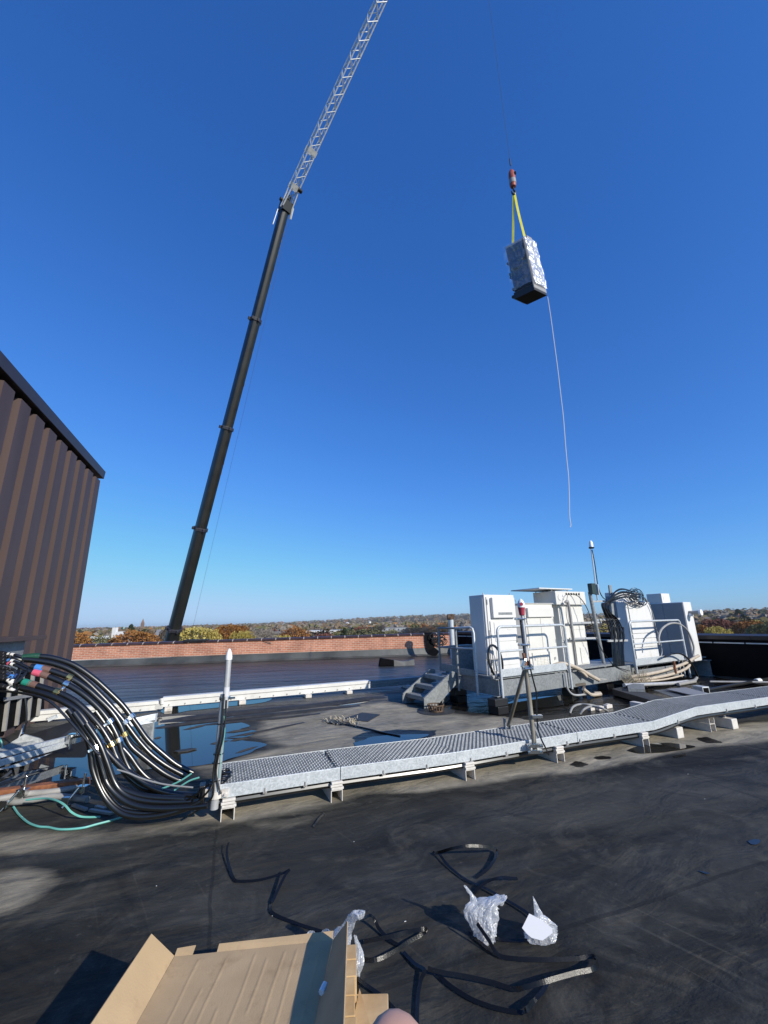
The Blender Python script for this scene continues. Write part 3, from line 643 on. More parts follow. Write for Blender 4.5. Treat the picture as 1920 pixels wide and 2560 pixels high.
b.tube(smoothpts(hp, 5), [0.035] * 26, 8); b.build('hook', 'black', hoist, smooth=True)
b = MB(); b.tube([hb + EZ * hh * 0.97, V((hx, HY, JTIP.z))], 0.006, 6); b.tube([hb + EZ * (hh + .25), hb + EZ * (hh + .6)], 0.025, 6); b.build('hoist_rope', 'wire', hoist)

tk = (D(1308, 597, Mc.y) - Mc); UPV = V((tk.x, 0.0, tk.z)); UPV = UPV.normalized()
HBX = 2.05
load = thing('equipment_cabinet', 'new equipment cabinet in silvery stretch wrap hoisted high against the sky', 'cabinet', Mc)
# find the height whose top corner lands on the photographed one
def pix(p): q = p - EYE; return 960 + FPX * q.dot(CR) / q.dot(CF), 1280 - FPX * q.dot(CU) / q.dot(CF)
HBX = min((abs(pix(Mc + UPV * (k / 50))[1] - 592), k / 50) for k in range(40, 160))[1]
nl, nr = LL.normalized(), LR.normalized()
def lp(u, v_, h): return Mc + LL * u + LR * v_ + UPV * h
b = MB(); b.hexa([lp(0, 0, 0), lp(0, 1, 0), lp(1, 1, 0), lp(1, 0, 0), lp(0, 0, .27), lp(0, 1, .27), lp(1, 1, .27), lp(1, 0, .27)]); b.build('plinth', 'black', load, bevel=0.01)
b = MB(); b.hexa([lp(-.01, -.012, .1), lp(-.01, 1.0, .1), lp(0.03, 1.0, .1), lp(0.03, -.012, .1), lp(-.01, -.012, .42), lp(-.01, 1.0, .42), lp(0.03, 1.0, .42), lp(0.03, -.012, .42)]); b.build('base_panel', 'grey_and_shade', load)
b = MB(); b.hexa([lp(.02, .05, .272), lp(.02, 1, .272), lp(.97, 1, .272), lp(.97, .05, .272), lp(.02, .05, HBX), lp(.02, 1, HBX), lp(.97, 1, HBX), lp(.97, .05, HBX)]); b.build('body', 'grey_and_shade', load, bevel=0.01)
b = MB(); b.hexa([lp(.06, .02, .3), lp(.06, .049, .3), lp(.93, .049, .3), lp(.93, .02, .3), lp(.06, .02, HBX - .1), lp(.06, .049, HBX - .1), lp(.93, .049, HBX - .1), lp(.93, .02, HBX - .1)]); b.build('door', 'black', load, bevel=0.01)
b = MB(); b.hexa([lp(.0, .35, HBX), lp(.0, .95, HBX), lp(.5, .95, HBX), lp(.5, .35, HBX), lp(.0, .4, HBX + .2), lp(.0, .8, HBX + .2), lp(.3, .8, HBX + .2), lp(.3, .4, HBX + .2)]); b.build('top_bracket', 'grey_and_shade', load)
def wrapgrid(p0, du, dv, nrm, nu, nv, amp, seed):
    b = MB(); 
    for j in range(nv + 1):
        for i in range(nu + 1):
            u, v_ = i / nu, j / nv; q = p0 + du * u + dv * v_
            w_ = noise.ridged_multi_fractal(V((q.x * 2.4 + seed, q.y * 2.4, q.z * 1.5 + q.x)), 0.9, 2.1, 4, 1.0, 2.0) * 0.6 + noise.noise(q * 4) * 0.4 + abs(noise.noise(V((q.x * 5 + q.z * 2.5, q.y * 5, q.z * 4 - q.x * 3)))) * .7
            b.v.append(q + nrm * (0.02 + amp * w_))
    for j in range(nv):
        for i in range(nu): k = j * (nu + 1) + i; b.f.append((k, k + 1, k + nu + 2, k + nu + 1))
    return b
wb = wrapgrid(lp(1.0, 0.02, .3), LL * -1.0, UPV * (HBX - .35), -nr, 22, 60, 0.085, 3)
wb.build('stretch_wrap', 'wrap', load, smooth=True)
wb = wrapgrid(lp(0.0, 0.0, .28), LR * 1.0, UPV * (HBX - .28), -nl, 24, 64, 0.050, 8)
MT['wrap_lit'] = film('stretch_wrap_lit', 0.4, 0.72, 0.18, 0.20, (0.86, 0.87, 0.88))  # copy of the film whitened for the sunlit face of the load
wb.build('stretch_wrap', 'wrap_lit', load, smooth=True)
b = MB(); b.hexa([lp(1.0, .0, .02), lp(1.0, 1.0, .02), lp(1.14, 1.0, .1), lp(1.14, 0, .1), lp(1.0, 0, .2), lp(1.0, 1, .2), lp(1.12, 1, .2), lp(1.12, 0, .2)]); b.build('base_bracket', 'black', load, bevel=0.01)
for hh_ in (.44, .98, 1.12, 1.62):
    if hh_ < HBX - .2: MB().hexa([lp(1.0, .1, hh_), lp(1.0, .3, hh_), lp(1.09, .3, hh_), lp(1.09, .1, hh_), lp(1.0, .1, hh_ + .1), lp(1.0, .3, hh_ + .1), lp(1.09, .3, hh_ + .1), lp(1.09, .1, hh_ + .1)]).build('hinge_bracket', 'black', load, bevel=0.01)
# slings and tag line
sp0 = hb + V((0, 0, -0.14 * hh))
for nm, (u, v_), pxs in (('left', (0.85, .5), 0), ('right', (0.15, .5), 1)):
    b = MB(); e = lp(u, v_, HBX - .03); b.ribbon(smoothpts([sp0 + V((0.015 * (1 if pxs else -1), 0, 0.02)), sp0.lerp(e, 0.4) + V((0, .03, 0)), e], 6), 0.085, V((-0.15, -0.95, -0.3)).normalized() if pxs else V((-.5, -0.85, -0.2)).normalized(), 0.006)
    tag(b.build('lifting_sling', 'yellow', loc=sp0), 'yellow webbing sling from crane hook to the %s side of the hoisted cabinet' % nm, 'sling')
rp = [(1369, 742), (1372, 760), (1378, 800), (1386, 860), (1394, 920), (1401, 980), (1408, 1040), (1412, 1090), (1416, 1140), (1421, 1190), (1423, 1240), (1424, 1290), (1427, 1312), (1425, 1318)]
RY = (Mc + LR).y
b = MB(); b.tube(smoothpts([D(x, y, RY - 0.002 * (y - 742)) for x, y in rp], 4), 0.011, 6)
tag(b.build('tag_line', 'rope', loc=Mc + LR), 'long pale rope dangling from the lower corner of the hoisted cabinet', 'rope')

# ================================================================== GRATING WALKWAY
ZT = 0.285
wN = [G(540, 1962, ZT), G(850, 1917, ZT), G(1140, 1879, ZT), G(1440, 1830, ZT), G(1632, 1802, ZT), G(1738, 1767, 0.383), G(1920, 1742, 0.383)]
wN.append(wN[-1] + (wN[-1] - wN[-2]).normalized() * 3.0)
def perp(i):
    a = wN[max(i - 1, 0)]; b = wN[min(i + 1, len(wN) - 1)]; t = (b - a); t.z = 0; t.normalize(); return V((-t.y, t.x, 0))
WW = 0.62
wF = [wN[i] + perp(i) * WW for i in range(len(wN))]
walk = thing('cable_walkway', 'long galvanized grating walkway on white sleepers with a kinked ramp near its right end', 'walkway', (wN[3].x, wN[3].y, 0))
SD = 0.112
for side, (pts, sgn) in enumerate(((wN, -1), (wF, 1))):
    for i in range(len(pts) - 1):
        b = MB(); p, q = pts[i], pts[i + 1]; t = (q - p).normalized(); n_ = V((-t.y, t.x, 0)).normalized() * sgn
        ga = 0.006 if i in (1, 3) else 0.0
        p = p + t * ga; top = 0.012
        b.prism([p + n_ * 0.0, p + n_ * 0.008 - EZ * 0.004, p + n_ * 0.008 - EZ * SD, p - n_ * 0.05 - EZ * SD, p - n_ * 0.05 - EZ * (SD - .006), p - EZ * (SD - .006)], q - p)
        b.build('side_channel', 'galv', walk, bevel=0.003)
def grate(i):
    p, q, pf = wN[i], wN[i + 1], wF[i]; t = (q - p); ln = t.length; t.normalize(); n_ = V((-t.y, t.x, 0)).normalized(); up = n_.cross(t) * -1
    up = t.cross(n_); up = up if up.z > 0 else -up
    b = MB(); NR = 17; pitch = WW / NR; CL = 0.052; m = max(1, int(ln / CL))
    for r in range(NR):
        for c in range(m):
            off = 0.5 * CL if r % 2 else 0.0
            o_ = p + t * (c * CL + off) + n_ * (r * pitch + pitch / 2) - up * 0.006
            w2 = pitch * 0.5
            # diamond opening rim: two folded strands with raised serrated teeth
            A, B_, C_, D_ = o_ - t * CL / 2, o_ - n_ * w2, o_ + t * CL / 2, o_ + n_ * w2
            for u, v_ in ((A, B_), (B_, C_), (C_, D_), (D_, A)):
                d = (v_ - u); e = d.normalized().cross(up) * 0.0030
                b.add([u - e, u + e, v_ + e, v_ - e, u - e - up * .022, u + e - up * .022, v_ + e - up * .022, v_ - e - up * .022], [(0, 1, 2, 3), (0, 3, 7, 4), (1, 5, 6, 2)])
            for u in (A, D_):
                b.add([u - t * .007 - n_ * .0045, u + t * .007 - n_ * .0045, u + t * .007 + n_ * .0045, u - t * .007 + n_ * .0045, u + up * 0.010], [(0, 1, 4), (1, 2, 4), (2, 3, 4), (3, 0, 4)])
    return b
for i in range(len(wN) - 1): grate(i).build('grating', 'grate' if 'grate' in MT else 'galv_dull_shade', walk)
b = MB()
for i in (0,): b.bar(wN[i] - EZ * SD / 2, wF[i] - EZ * SD / 2, 0.01, SD)
b.build('end_plate', 'galv', walk)
for x, y in ((665, 1972), (760, 1968), (956, 1932), (1062, 1911), (1170, 1895), (1262, 1877), (1415, 1852), (1447, 1846), (1532, 1834), (1690, 1800), (1810, 1777), (1880, 1766)):
    k = min(range(len(wN) - 1), key=lambda k: abs(pix((wN[k] + wN[k + 1]) / 2)[0] - x)); best = None
    for k in range(len(wN) - 1):
        for j in range(40):
            q = wN[k].lerp(wN[k + 1], j / 40); d = abs(pix(q)[0] - x)
            if best is None or d < best[0]: best = (d, q, k)
    q = best[1]; t = (wN[best[2] + 1] - wN[best[2]]).normalized(); n_ = V((-t.y, t.x, 0))
    b = MB(); b.box(q - EZ * (SD - .012) - n_ * 0.014, (0.012, 0.01, 0.04), (t, n_, EZ)); b.box(q - EZ * (SD + .004) - n_ * 0.004, (0.035, 0.03, 0.012), (t, n_, EZ)); b.build('clip', 'conduit', walk)
# cables riding under the grating
b = MB()
for k, (u, r_) in enumerate(((0.04, .028), (0.14, .03), (0.24, .028), (0.33, .03), (0.42, .028))):
    pts = [wN[i].lerp(wF[i], u / WW) - EZ * (0.155 + 0.012 * (k % 2)) for i in range(len(wN))]
    b.tube(smoothpts(pts, 6), r_, 8)
bb = b.build('under_deck_cable', 'hose', walk, smooth=True)

# sleepers
def sleeper(px, py, lbl, wd=0.115, hgt=0.10, tim=0.12, ln=0.95):
    wdv = (wN[4] - wN[0]); wdv.z = 0; wdv.normalize(); n_ = V((-wdv.y, wdv.x, 0))
    p = min((wN[k].lerp(wN[k + 1], j / 60) for k in range(4) for j in range(61)), key=lambda q: abs(pix(V((q.x, q.y, 0)))[0] - px)); p = V((p.x, p.y, 0)) - n_ * .03
    t = thing('walkway_sleeper', lbl, 'sleeper', p, 'white sleepers under the grating walkway')
    th = 0.007; o_ = p - n_ * 0.0; b = MB()
    b.prism([o_ - wdv * wd / 2, o_ - wdv * wd / 2 + EZ * hgt, o_ + wdv * wd / 2 + EZ * hgt, o_ + wdv * wd / 2, o_ + wdv * (wd / 2 - th), o_ + wdv * (wd / 2 - th) + EZ * (hgt - th), o_ - wdv * (wd / 2 - th) + EZ * (hgt - th), o_ - wdv * (wd / 2 - th)], n_ * ln)
    b.build('channel', 'support', t)
    h = hgt; k = 0; top = ZT - SD - 0.002
    nb = 3 if tim > 0.1 else 2
    for k in range(nb):
        hh_ = (top - hgt) / nb; c = o_ + n_ * (0.012 + 0.33) + EZ * (h + hh_ / 2); j = (0.006, -0.004, 0.003)[k % 3]
        b = MB(); b.box(c + wdv * j, (wd * (1.06 - 0.05 * k), 0.70, hh_ - 0.003), (wdv, n_, EZ)); b.build('block', 'support', t, bevel=0.004); h += hh_
    return t
sleeper(567, 2043, 'white sleeper with three stacked pads beside the left antenna pole foot')
sleeper(842, 2000, 'white sleeper under the joint between the first two grating panels')
sleeper(1172, 1942, 'white sleeper under the middle of the walkway left of the antenna mast')
sleeper(1397, 1898, 'white sleeper just right of the antenna mast foot')
sleeper(1611, 1862, 'white sleeper standing at the edge of a small puddle by the ramp')
# tall double sleeper at the ramp top and two low painted timbers
p = G(1785, 1829); wdv = (wN[6] - wN[5]); wdv.z = 0; wdv.normalize(); n_ = V((-wdv.y, wdv.x, 0))
t = thing('walkway_sleeper', 'tall double sleeper of stacked white channels under the top of the ramp', 'sleeper', p, 'white sleepers under the grating walkway')
for k in range(2):
    o_ = p + EZ * (0.108 * k); wd = 0.115; hgt = 0.105; th = 0.007; b = MB()
    b.prism([o_ - wdv * wd / 2, o_ - wdv * wd / 2 + EZ * hgt, o_ + wdv * wd / 2 + EZ * hgt, o_ + wdv * wd / 2, o_ + wdv * (wd / 2 - th), o_ + wdv * (wd / 2 - th) + EZ * (hgt - th), o_ - wdv * (wd / 2 - th) + EZ * (hgt - th), o_ - wdv * (wd / 2 - th)], n_ * 1.3)
    b.build('channel', 'support', t)
b = MB(); b.box(p + n_ * 0.49 + EZ * 0.243, (0.115, 0.95, 0.05), (wdv, n_, EZ)); b.build('block', 'support', t, bevel=0.006)
for px, py, lb in ((1704, 1846, 'low white painted timber with a rusty bolt poking up near the ramp'), (1841, 1823, 'low white painted timber with a bolt stub, rightmost under the walkway')):
    p = G(px, py); t = thing('timber_sleeper', lb, 'timber', p, 'low painted timbers under the walkway')
    b = MB(); b.box(p + n_ * 0.45 + EZ * 0.07, (0.13, 0.9, 0.14), (wdv, n_, EZ)); b.build('timber', 'support', t, bevel=0.01)
    b = MB(); b.tube([p + n_ * 0.12 + EZ * 0.13 - wdv * .01, p + n_ * 0.12 + EZ * 0.21 - wdv * .01], 0.016, 8); b.build('bolt', 'rust' if 'rusty' in lb else 'support', t)

# ================================================================== ANTENNA POLE AT THE WALKWAY END
bp_ = D(535, 2022, 4.17); bp_.z = max(bp_.z, 0.03)
PY = bp_.y
ap = thing('antenna_pole', 'pale steel pole with white bullet antenna clamped to the left end of the walkway', 'antenna', (bp_.x, bp_.y, 0))
tp = D(561, 1735, PY)
b = MB(); b.tube([bp_, tp], 0.035, 16); b.build('pole', 'pole', ap, smooth=True)
a0, a1 = D(565, 1741, PY - .02), D(573, 1632, PY - .02); ax = (a1 - a0).normalized(); al = (a1 - a0).length
b = MB(); b.tube([a0 - ax * .10, a0 + ax * (al * .86)], 0.026, 16); b.build('antenna', 'pole', ap, smooth=True)
b = MB(); b.lathe(a0 + ax * (al * .84), ax, [(.001, 0), (.031, 0.0), (.031, .03), (.026, .055), (.016, .085), (.007, .098), (.001, .1)], 16); b.build('antenna_cap', 'antwhite', ap, smooth=True)
b = MB(); b.tube([a0 + ax * .0, a0 + ax * (al * .21)], 0.0275, 16); b.build('antenna_label', 'paper', ap, smooth=True)
cl = D(562, 1745, PY); b = MB(); b.lathe(cl - ax * .012, ax, [(.037, 0), (.05, 0), (.05, .024), (.037, .024)], 14); b.bar(cl + V((.03, -.02, 0)), cl + V((.1, -.02, 0.004)), .016, .016); b.build('clamp', 'steel', ap)
b = MB(); c2 = D(540, 1985, PY); b.lathe(c2 - ax * .03, ax, [(.036, 0), (.046, 0), (.046, .055), (.036, .055)], 14)
for sg in (-1, 1): b.box(c2 + V((.075 * sg, .03, .005)), (.05, .05, .06)); b.tube([c2 + V((.085 * sg, -.02, .0)), c2 + V((.085 * sg, .1, 0))], .008, 6)
b.build('clamp', 'support', ap)
for pxs, m_, r_ in (([(560, 1735), (556, 1790), (551, 1840), (542, 1880), (534, 1930), (533, 1985), (520, 2005), (500, 2022), (470, 2040)], 'hose', .009),
                    ([(566, 1750), (563, 1800), (556, 1850), (546, 1890), (540, 1930), (545, 1960), (552, 1985)], 'hose', .008),
                    ([(560, 1790), (562, 1830), (556, 1870), (551, 1910), (549, 1945)], 'teal', .0035)):
    b = MB(); pp = [D(x, y, PY - .045) for x, y in pxs]
    for q in pp: q.z = max(q.z, 0.02)
    b.tube(smoothpts(pp, 6), r_, 6); b.build('cable', m_, ap, smooth=True)
for y_, x_ in ((1808, 554), (1884, 546), (1906, 543), (1950, 539)):
    b = MB(); c = D(x_, y_, PY); b.lathe(c - ax * .004, ax, [(.036, 0), (.044, 0), (.044, .008), (.036, .008)], 12); b.build('cable_tie', 'black', ap)
# coil of black cable on the grating
c = G(560, 1942, ZT + 0.03); b = MB(); rg = random.Random(8)
for k in range(9):
    r_ = 0.065 + rg.uniform(-.015, .02); tl = rg.uniform(-.35, .35); pts = []
    for j in range(25):
        a = 2 * math.pi * j / 24; q = V((math.cos(a) * r_ * .8, math.sin(a) * r_ * 1.1, math.sin(a) * tl * .1 + 0.012 * (k % 4))); pts.append(c + q)
    b.tube(pts, .006, 6)
tag(b.build('cable_coil', 'hose', loc=c, smooth=True), 'small coil of black cable lying on the grating beside the left pole', 'cable coil')

# ================================================================== ANTENNA MAST WITH BRACE
MY = G(1336, 1850, ZT).y - 0.06; mf = D(1336, 1868, MY)
mast = thing('antenna_mast', 'braced mast with red and white bullet antenna standing on the walkway', 'antenna', (mf.x, mf.y, 0.25))
def mp_(x, y, dy=0): return D(x, y, MY + dy)
b = MB(); b.tube([mp_(1337, 1872), mp_(1313, 1655)], 0.027, 14); b.build('pole', 'weathpole', mast, smooth=True)
b = MB(); b.tube([mp_(1319, 1652, -.03), mp_(1305, 1536, -.03)], 0.019, 12); b.build('upper_tube', 'pole', mast, smooth=True)
pa, pb = mp_(1305, 1537, -.03), mp_(1301.5, 1497, -.03); ax = (pb - pa).normalized(); al = (pb - pa).length
b = MB(); b.lathe(pa, ax, [(.02, -.01), (.033, .0), (.036, .03), (.042, al * .42), (.045, al * .47), (.001, al * .47)], 18); b.build('antenna_base', 'red', mast, smooth=True)
b = MB(); b.lathe(pa + ax * al * .46, ax, [(.001, 0), (.046, 0), (.045, al * .2), (.034, al * .38), (.016, al * .5), (.001, al * .55)], 18); b.build('antenna_cap', 'antwhite', mast, smooth=True)
b = MB(); cq = pa + ax * al * .66; vd = (EYE - cq); vd.z = 0; vd = (vd.normalized() + V((.1, 0, 0))).normalized(); b.tube([cq + vd * .030, cq + vd * .0475], .021, 16); b.build('antenna_disc', 'red', mast, smooth=True)
b = MB(); b.bar(mp_(1304, 1545, .03), mp_(1317, 1652, .03), .055, .035, V((0, -1, 0))); b.build('strut_box', 'black', mast, bevel=.004)
for yy, xx in ((1547, 1306), (1612, 1315)):
    b = MB(); c = mp_(xx, yy, -.03); b.box(c + V((-.03, .02, 0)), (.11, .07, .026)); b.tube([c + V((-.06, -.03, 0)), c + V((.04, -.03, 0))], .009, 6); b.build('clamp', 'steel', mast, bevel=.003)
b = MB(); b.bar(mp_(1313, 1632, -.01), mp_(1319, 1664, -.01), .07, .05, V((0, -1, 0))); b.build('bracket', 'rust', mast, bevel=.004)
b = MB(); b.bar(mp_(1313, 1650, -.05), mp_(1305, 1668, -.05), .022, .03); b.bar(mp_(1311, 1649, -.05), mp_(1316, 1652, -.05), .02, .03); b.box(mp_(1319, 1669, -.03), (.13, .05, .05)); b.tube([mp_(1312, 1672, -.08), mp_(1332, 1670, -.08)], .012, 6); b.tube([mp_(1327, 1660, -.08), mp_(1329, 1676, -.08)], .012, 6)
b.build('brace_clamp', 'steel', mast, bevel=.003)
bf = G(1271, 1815, ZT + .03); b = MB(); b.tube([mp_(1313, 1668), bf], .022, 12); b.build('brace', 'weathpole', mast, smooth=True)
b = MB(); b.box(bf + V((.02, 0, .0)), (.012, .09, .12)); b.box(bf + V((-.045, 0, .02)), (.012, .09, .14)); b.box(bf + V((-.01, 0, -.035)), (.14, .1, .012)); b.build('brace_foot', 'galv_dull_shade', mast)
for yy in (1862, 1877):
    b = MB(); c = mp_(1335, yy); b.box(c + V((0, -.03, 0)), (.17, .045, .035)); b.lathe(c - EZ * .02, EZ, [(.028, 0), (.042, 0), (.042, .04), (.028, .04)], 12)
    for sg in (-1, 1): b.tube([c + V((.065 * sg, -.07, 0)), c + V((.065 * sg, .06, 0))], .011, 6)
    b.build('foot_clamp', 'steel', mast, bevel=.003)
b = MB(); c = mp_(1336, 1790); b.box(c + V((.02, -.02, 0)), (.12, .06, .035)); b.build('clamp', 'steel', mast, bevel=.003)
b = MB(); pp = [mp_(1322, 1650, -.04), mp_(1325, 1668, -.05), mp_(1333, 1700, -.04), mp_(1341, 1735, -.03), mp_(1342, 1775, -.03), mp_(1344, 1815, -.03), mp_(1352, 1845, -.06), mp_(1364, 1870, -.1), G(1372, 1888, .03)]
b.tube(smoothpts(pp, 6), .009, 6); b.build('cable', 'hose', mast, smooth=True)

# ================================================================== EQUIPMENT PLATFORMS
plat = thing('equipment_platform', 'galvanized steel equipment platform with stair landing carrying the three left cabinets', 'platform', L(0, 0, 0))
def lb(name, m, root, *bx, bevel=.004):
    b = MB()
    for q in bx: b.lbox(*q)
    return b.build(name, m, root, bevel=bevel)
lb('deck', 'galv_dull_shade', plat, (0.1, 3.75, 0.02, 1.55, .56, .60))
lb('beam', 'galv_dull_shade', plat, (0.16, 2.12, 0, .012, .26, .545)); lb('beam', 'galv_dull_shade', plat, (2.13, 4.7, 0.06, .075, .22, .52))
lb('beam', 'galv_dull_shade', plat, (0.02, 0.15, -.02, .10, .56, .575), (0.08, 0.095, -.02, 1.05, .28, .56), (0.02, 0.15, -.02, .10, .265, .28))
lb('beam', 'galv_dull_shade', plat, (0.1, 4.6, 1.5, 1.515, .26, .545)); lb('beam', 'galv_dull_shade', plat, (0.02, .11, 1.0, 1.6, .30, .56), bevel=.004)
lb('toe_board', 'galv', plat, (0.16, 2.08, -.03, -.018, .60, .74)); lb('toe_board', 'galv_dull_shade', plat, (-.008, 0.004, 1.02, 1.6, .60, .745)); lb('toe_board', 'galv_dull_shade', plat, (-.008, .004, 0.48, .98, .58, .70))
lb('ground_bar', 'conduit', plat, (-.02, .35, .16, .19, .90, .915))
b = MB()
for a in (-.0, .1, .2, .31): b.tube([L(a, .175, .62), L(a, .175, .90)], .009, 6)
b.build('bar_standoff', 'pole', plat)
def rail(root, pts, m='galv', r=.025, mids=(), name='guardrail'):
    b = MB(); b.tube(pts, r, 10)
    for p, q in mids: b.tube([p, q], r * .8, 10)
    return b.build(name, m, root, smooth=True)
def arch(a0, a1, bb, z0, z1, rr=.10, fix='b'):
    P_ = (lambda a, z: L(a, bb, z)) if fix == 'b' else (lambda a, z: L(bb, a, z))
    pts = [P_(a0, z0), P_(a0, z1 - rr)]
    for k in range(1, 6): t = math.pi / 2 * k / 6; pts.append(P_(a0 + (rr - rr * math.cos(t)) * (1 if a1 > a0 else -1), z1 - rr + rr * math.sin(t)))
    s_ = 1 if a1 > a0 else -1
    pts += [P_(a0 + s_ * rr, z1), P_(a1 - s_ * rr, z1)]
    for k in range(1, 6): t = math.pi / 2 * k / 6; pts.append(P_(a1 - s_ * rr + s_ * rr * math.sin(t), z1 - rr + rr * math.cos(t)))
    pts += [P_(a1, z1 - rr), P_(a1, z0)]
    return pts
rail(plat, arch(0.13, 2.13, -.05, .22, 1.51), mids=[(L(.13, -.05, 1.06), L(2.13, -.05, 1.06))])
rail(plat, [L(0, .47, .25), L(0, .47, 1.40), L(0, .50, 1.48), L(0, .56, 1.51), L(0, 1.02, 1.49)], m='galv', mids=[(L(0, .47, 1.10), L(0, 1.02, 1.09))])
rail(plat, [L(0, 1.02, .26), L(0, 1.02, 1.50)], m='galv_dull_shade', r=.024)
rail(plat, [L(0, 1.60, .6), L(0, 1.60, 1.49), L(0, 1.02, 1.49)], m='galv_dull_shade', r=.023, mids=[(L(0, 1.02, 1.09), L(0, 1.60, 1.09))])
rail(plat, [L(0.5, 1.58, .6), L(0.5, 1.58, 1.49), L(0, 1.58, 1.49)], m='galv_dull_shade', r=.022, mids=[(L(0, 1.58, 1.09), L(.5, 1.58, 1.09))])
b = MB(); b.lbox(.25, .72, 1.25, 1.5, .6, 1.12); b.build('junction_box', 'galv_dull_shade', plat, bevel=.006)
# pedestals under the platform
for a, bb, lbx in ((0.02, -.02, 'dark rubber pedestal under the front left corner of the equipment platform'), (.2, 1.3, 'dark rubber pedestal under the stair side of the equipment platform'), (2.6, .35, 'dark rubber pedestal under the middle of the equipment platform'), (3.9, .35, 'dark rubber pedestal under the right end of the equipment platform')):
    t = thing('pedestal', lbx, 'pedestal', L(a, bb, 0), 'rubber pedestals under the platform')
    b = MB(); b.lbox(a - .13, a + .13, bb - .13, bb + .13, .0, .13); b.build('base_block', 'black', t, bevel=.01)
    b = MB(); b.lbox(a - .16, a + .16, bb - .10, bb + .10, .132, .258); b.build('cap_block', 'membrane', t, bevel=.01)

# stair unit
st = thing('stair_unit', 'small galvanized stair unit with three treads leading up to the equipment platform', 'stairs', L(-.7, 1.5, 0))
A_ = [(-0.86, 0.02), (-0.60, 0.0), (0.02, .42), (0.02, .60), (-.12, .64), (-.86, .20)]
for bb in (1.06, 1.82):
    b = MB(); b.prism([L(a, bb, z) for a, z in A_], E2 * .012); b.prism([L(a, bb + .012, z) for a, z in ((-.86, .17), (-.12, .61), (-.12, .64), (-.86, .20))], E2 * (.03 if bb < 1.4 else -.042)); b.build('stringer', 'galv_dull_shade', st)  # darker steel tone in place of the shadow over the stairs
for k in range(3):
    a = -.78 + .235 * k; z = .17 + .17 * k
    b = MB(); b.lbox(a, a + .24, 1.075, 1.815, z, z + .03); b.lbox(a, a + .02, 1.075, 1.815, z - .05, z); b.build('tread', 'galv_dull_shade', st, bevel=.004)
t = thing('channel_offcut', 'short grey channel offcut lying on the roof beside the stair unit', 'channel', L(-.15, .9, 0)); 
b = MB(); p = G(1100, 1763); q = G(1122, 1746); b.bar(p + EZ * .06, q + EZ * .06, .12, .11); b.build('channel_body', 'galv_dull_shade', t, bevel=.006)
b = MB(); d_ = (p - q).normalized(); b.bar(p + EZ * .055 + d_ * .002, p + EZ * .055 + d_ * .004, .095, .085); b.build('open_end_shade', 'void', t)

# ---- cabinets
def cabinet(name, label, a0, a1, b0, b1, z0, z1, m):
    t = thing(name, label, 'cabinet', L((a0 + a1) / 2, (b0 + b1) / 2, z0)); lb('housing', m, t, (a0, a1, b0, b1, z0, z1), bevel=.012); return t
cA = cabinet('telecom_cabinet', 'tall white equipment cabinet at the stair end of the platform, tallest of the left three', .24, 1.11, .35, .80, .60, 2.15, 'white')
lb('door', 'white', cA, (.29, 1.08, .334, .349, .66, 2.10), bevel=.006)
lb('ac_hood', 'white', cA, (.38, 1.03, .26, .3335, 1.68, 2.09), bevel=.012)
lb('door_panel', 'white', cA, (.44, 1.04, .322, .333, 1.22, 1.60), bevel=.005); lb('door_panel', 'white', cA, (.44, 1.04, .322, .333, .76, 1.16), bevel=.005)
lb('handle_rail', 'white', cA, (.325, .355, .31, .3335, .70, 1.62), bevel=.004)
for a in (.28, .66, 1.05):
    b = MB(); bq = .40 if a != .66 else .7; b.tube([L(a, bq, 2.145), L(a, bq, 2.19)], .012, 6); b.build('lifting_eye', 'pole', cA)
lb('door', 'white', cA, (.2405 - .012, .2395, .39, .78, .66, 2.10), bevel=.004)
b = MB(); pp = [L(.12, .12, .62), L(.04, .15, .9), L(.10, .17, 1.12), L(.24, .2, 1.16), L(.38, .2, 1.05), L(.44, .2, .85), L(.45, .22, .68)]; b.tube(smoothpts(pp, 6), .024, 8)
tag(b.build('flexible_conduit', 'hose', loc=L(.2, .2, .62), smooth=True), 'black flexible conduit arching in front of the tallest left cabinet', 'conduit')
b = MB(); b.tube([L(-.0, .06, .60), L(.2, .12, .62), L(.42, .14, .64)], .03, 8); b.tube([L(.42, .14, .64), L(.52, .14, .64)], .05, 10)
tag(b.build('elbow_pipe', 'conduit', loc=L(.2, .1, .6), smooth=True), 'grey pipe with a fat end fitting at the foot of the tallest left cabinet', 'pipe')
for z in (.78, 1.35, 1.95):
    lb('hinge', 'pole', cA, (.292, .312, .318, .3335, z, z + .10), bevel=.003)
lb('latch', 'galv_dull_shade', cA, (1.045, 1.07, .312, .333, 1.18, 1.30), bevel=.004); lb('label_plate', 'whitemetal', cA, (.80, .95, .318, .3215, 1.44, 1.52))
lb('door_seam_shade', 'conduit', cA, (.275, .289, .3465, .3495, .66, 2.10)); lb('vent_grille', 'galv_dull_shade', cA, (.52, .92, .2565, .2595, 1.74, 1.79))  # the seam strip paints the shadow band beside the door
cB = cabinet('telecom_cabinet', 'cream double door equipment cabinet with louvred lower panel, middle of the left three', 1.40, 2.34, .36, .90, .60, 1.97, 'cream')
for a0, a1 in ((1.45, 1.865), (1.875, 2.29)): lb('door', 'cream', cB, (a0, a1, .344, .359, 1.03, 1.66), bevel=.004)
lb('ac_hood', 'cream', cB, (1.45, 2.29, .30, .358, 1.68, 1.88), bevel=.01); lb('top_cap', 'cream', cB, (1.38, 2.36, .33, .92, 1.971, 1.985), bevel=.004)
lb('lower_panel', 'cream', cB, (1.50, 2.06, .340, .359, .64, .95), bevel=.004)
b = MB()
for c_ in range(4):
    for r_ in range(7): b.lbox(1.62 + c_ * .11, 1.70 + c_ * .11, .330, .3395, .70 + .031 * r_, .712 + .031 * r_)
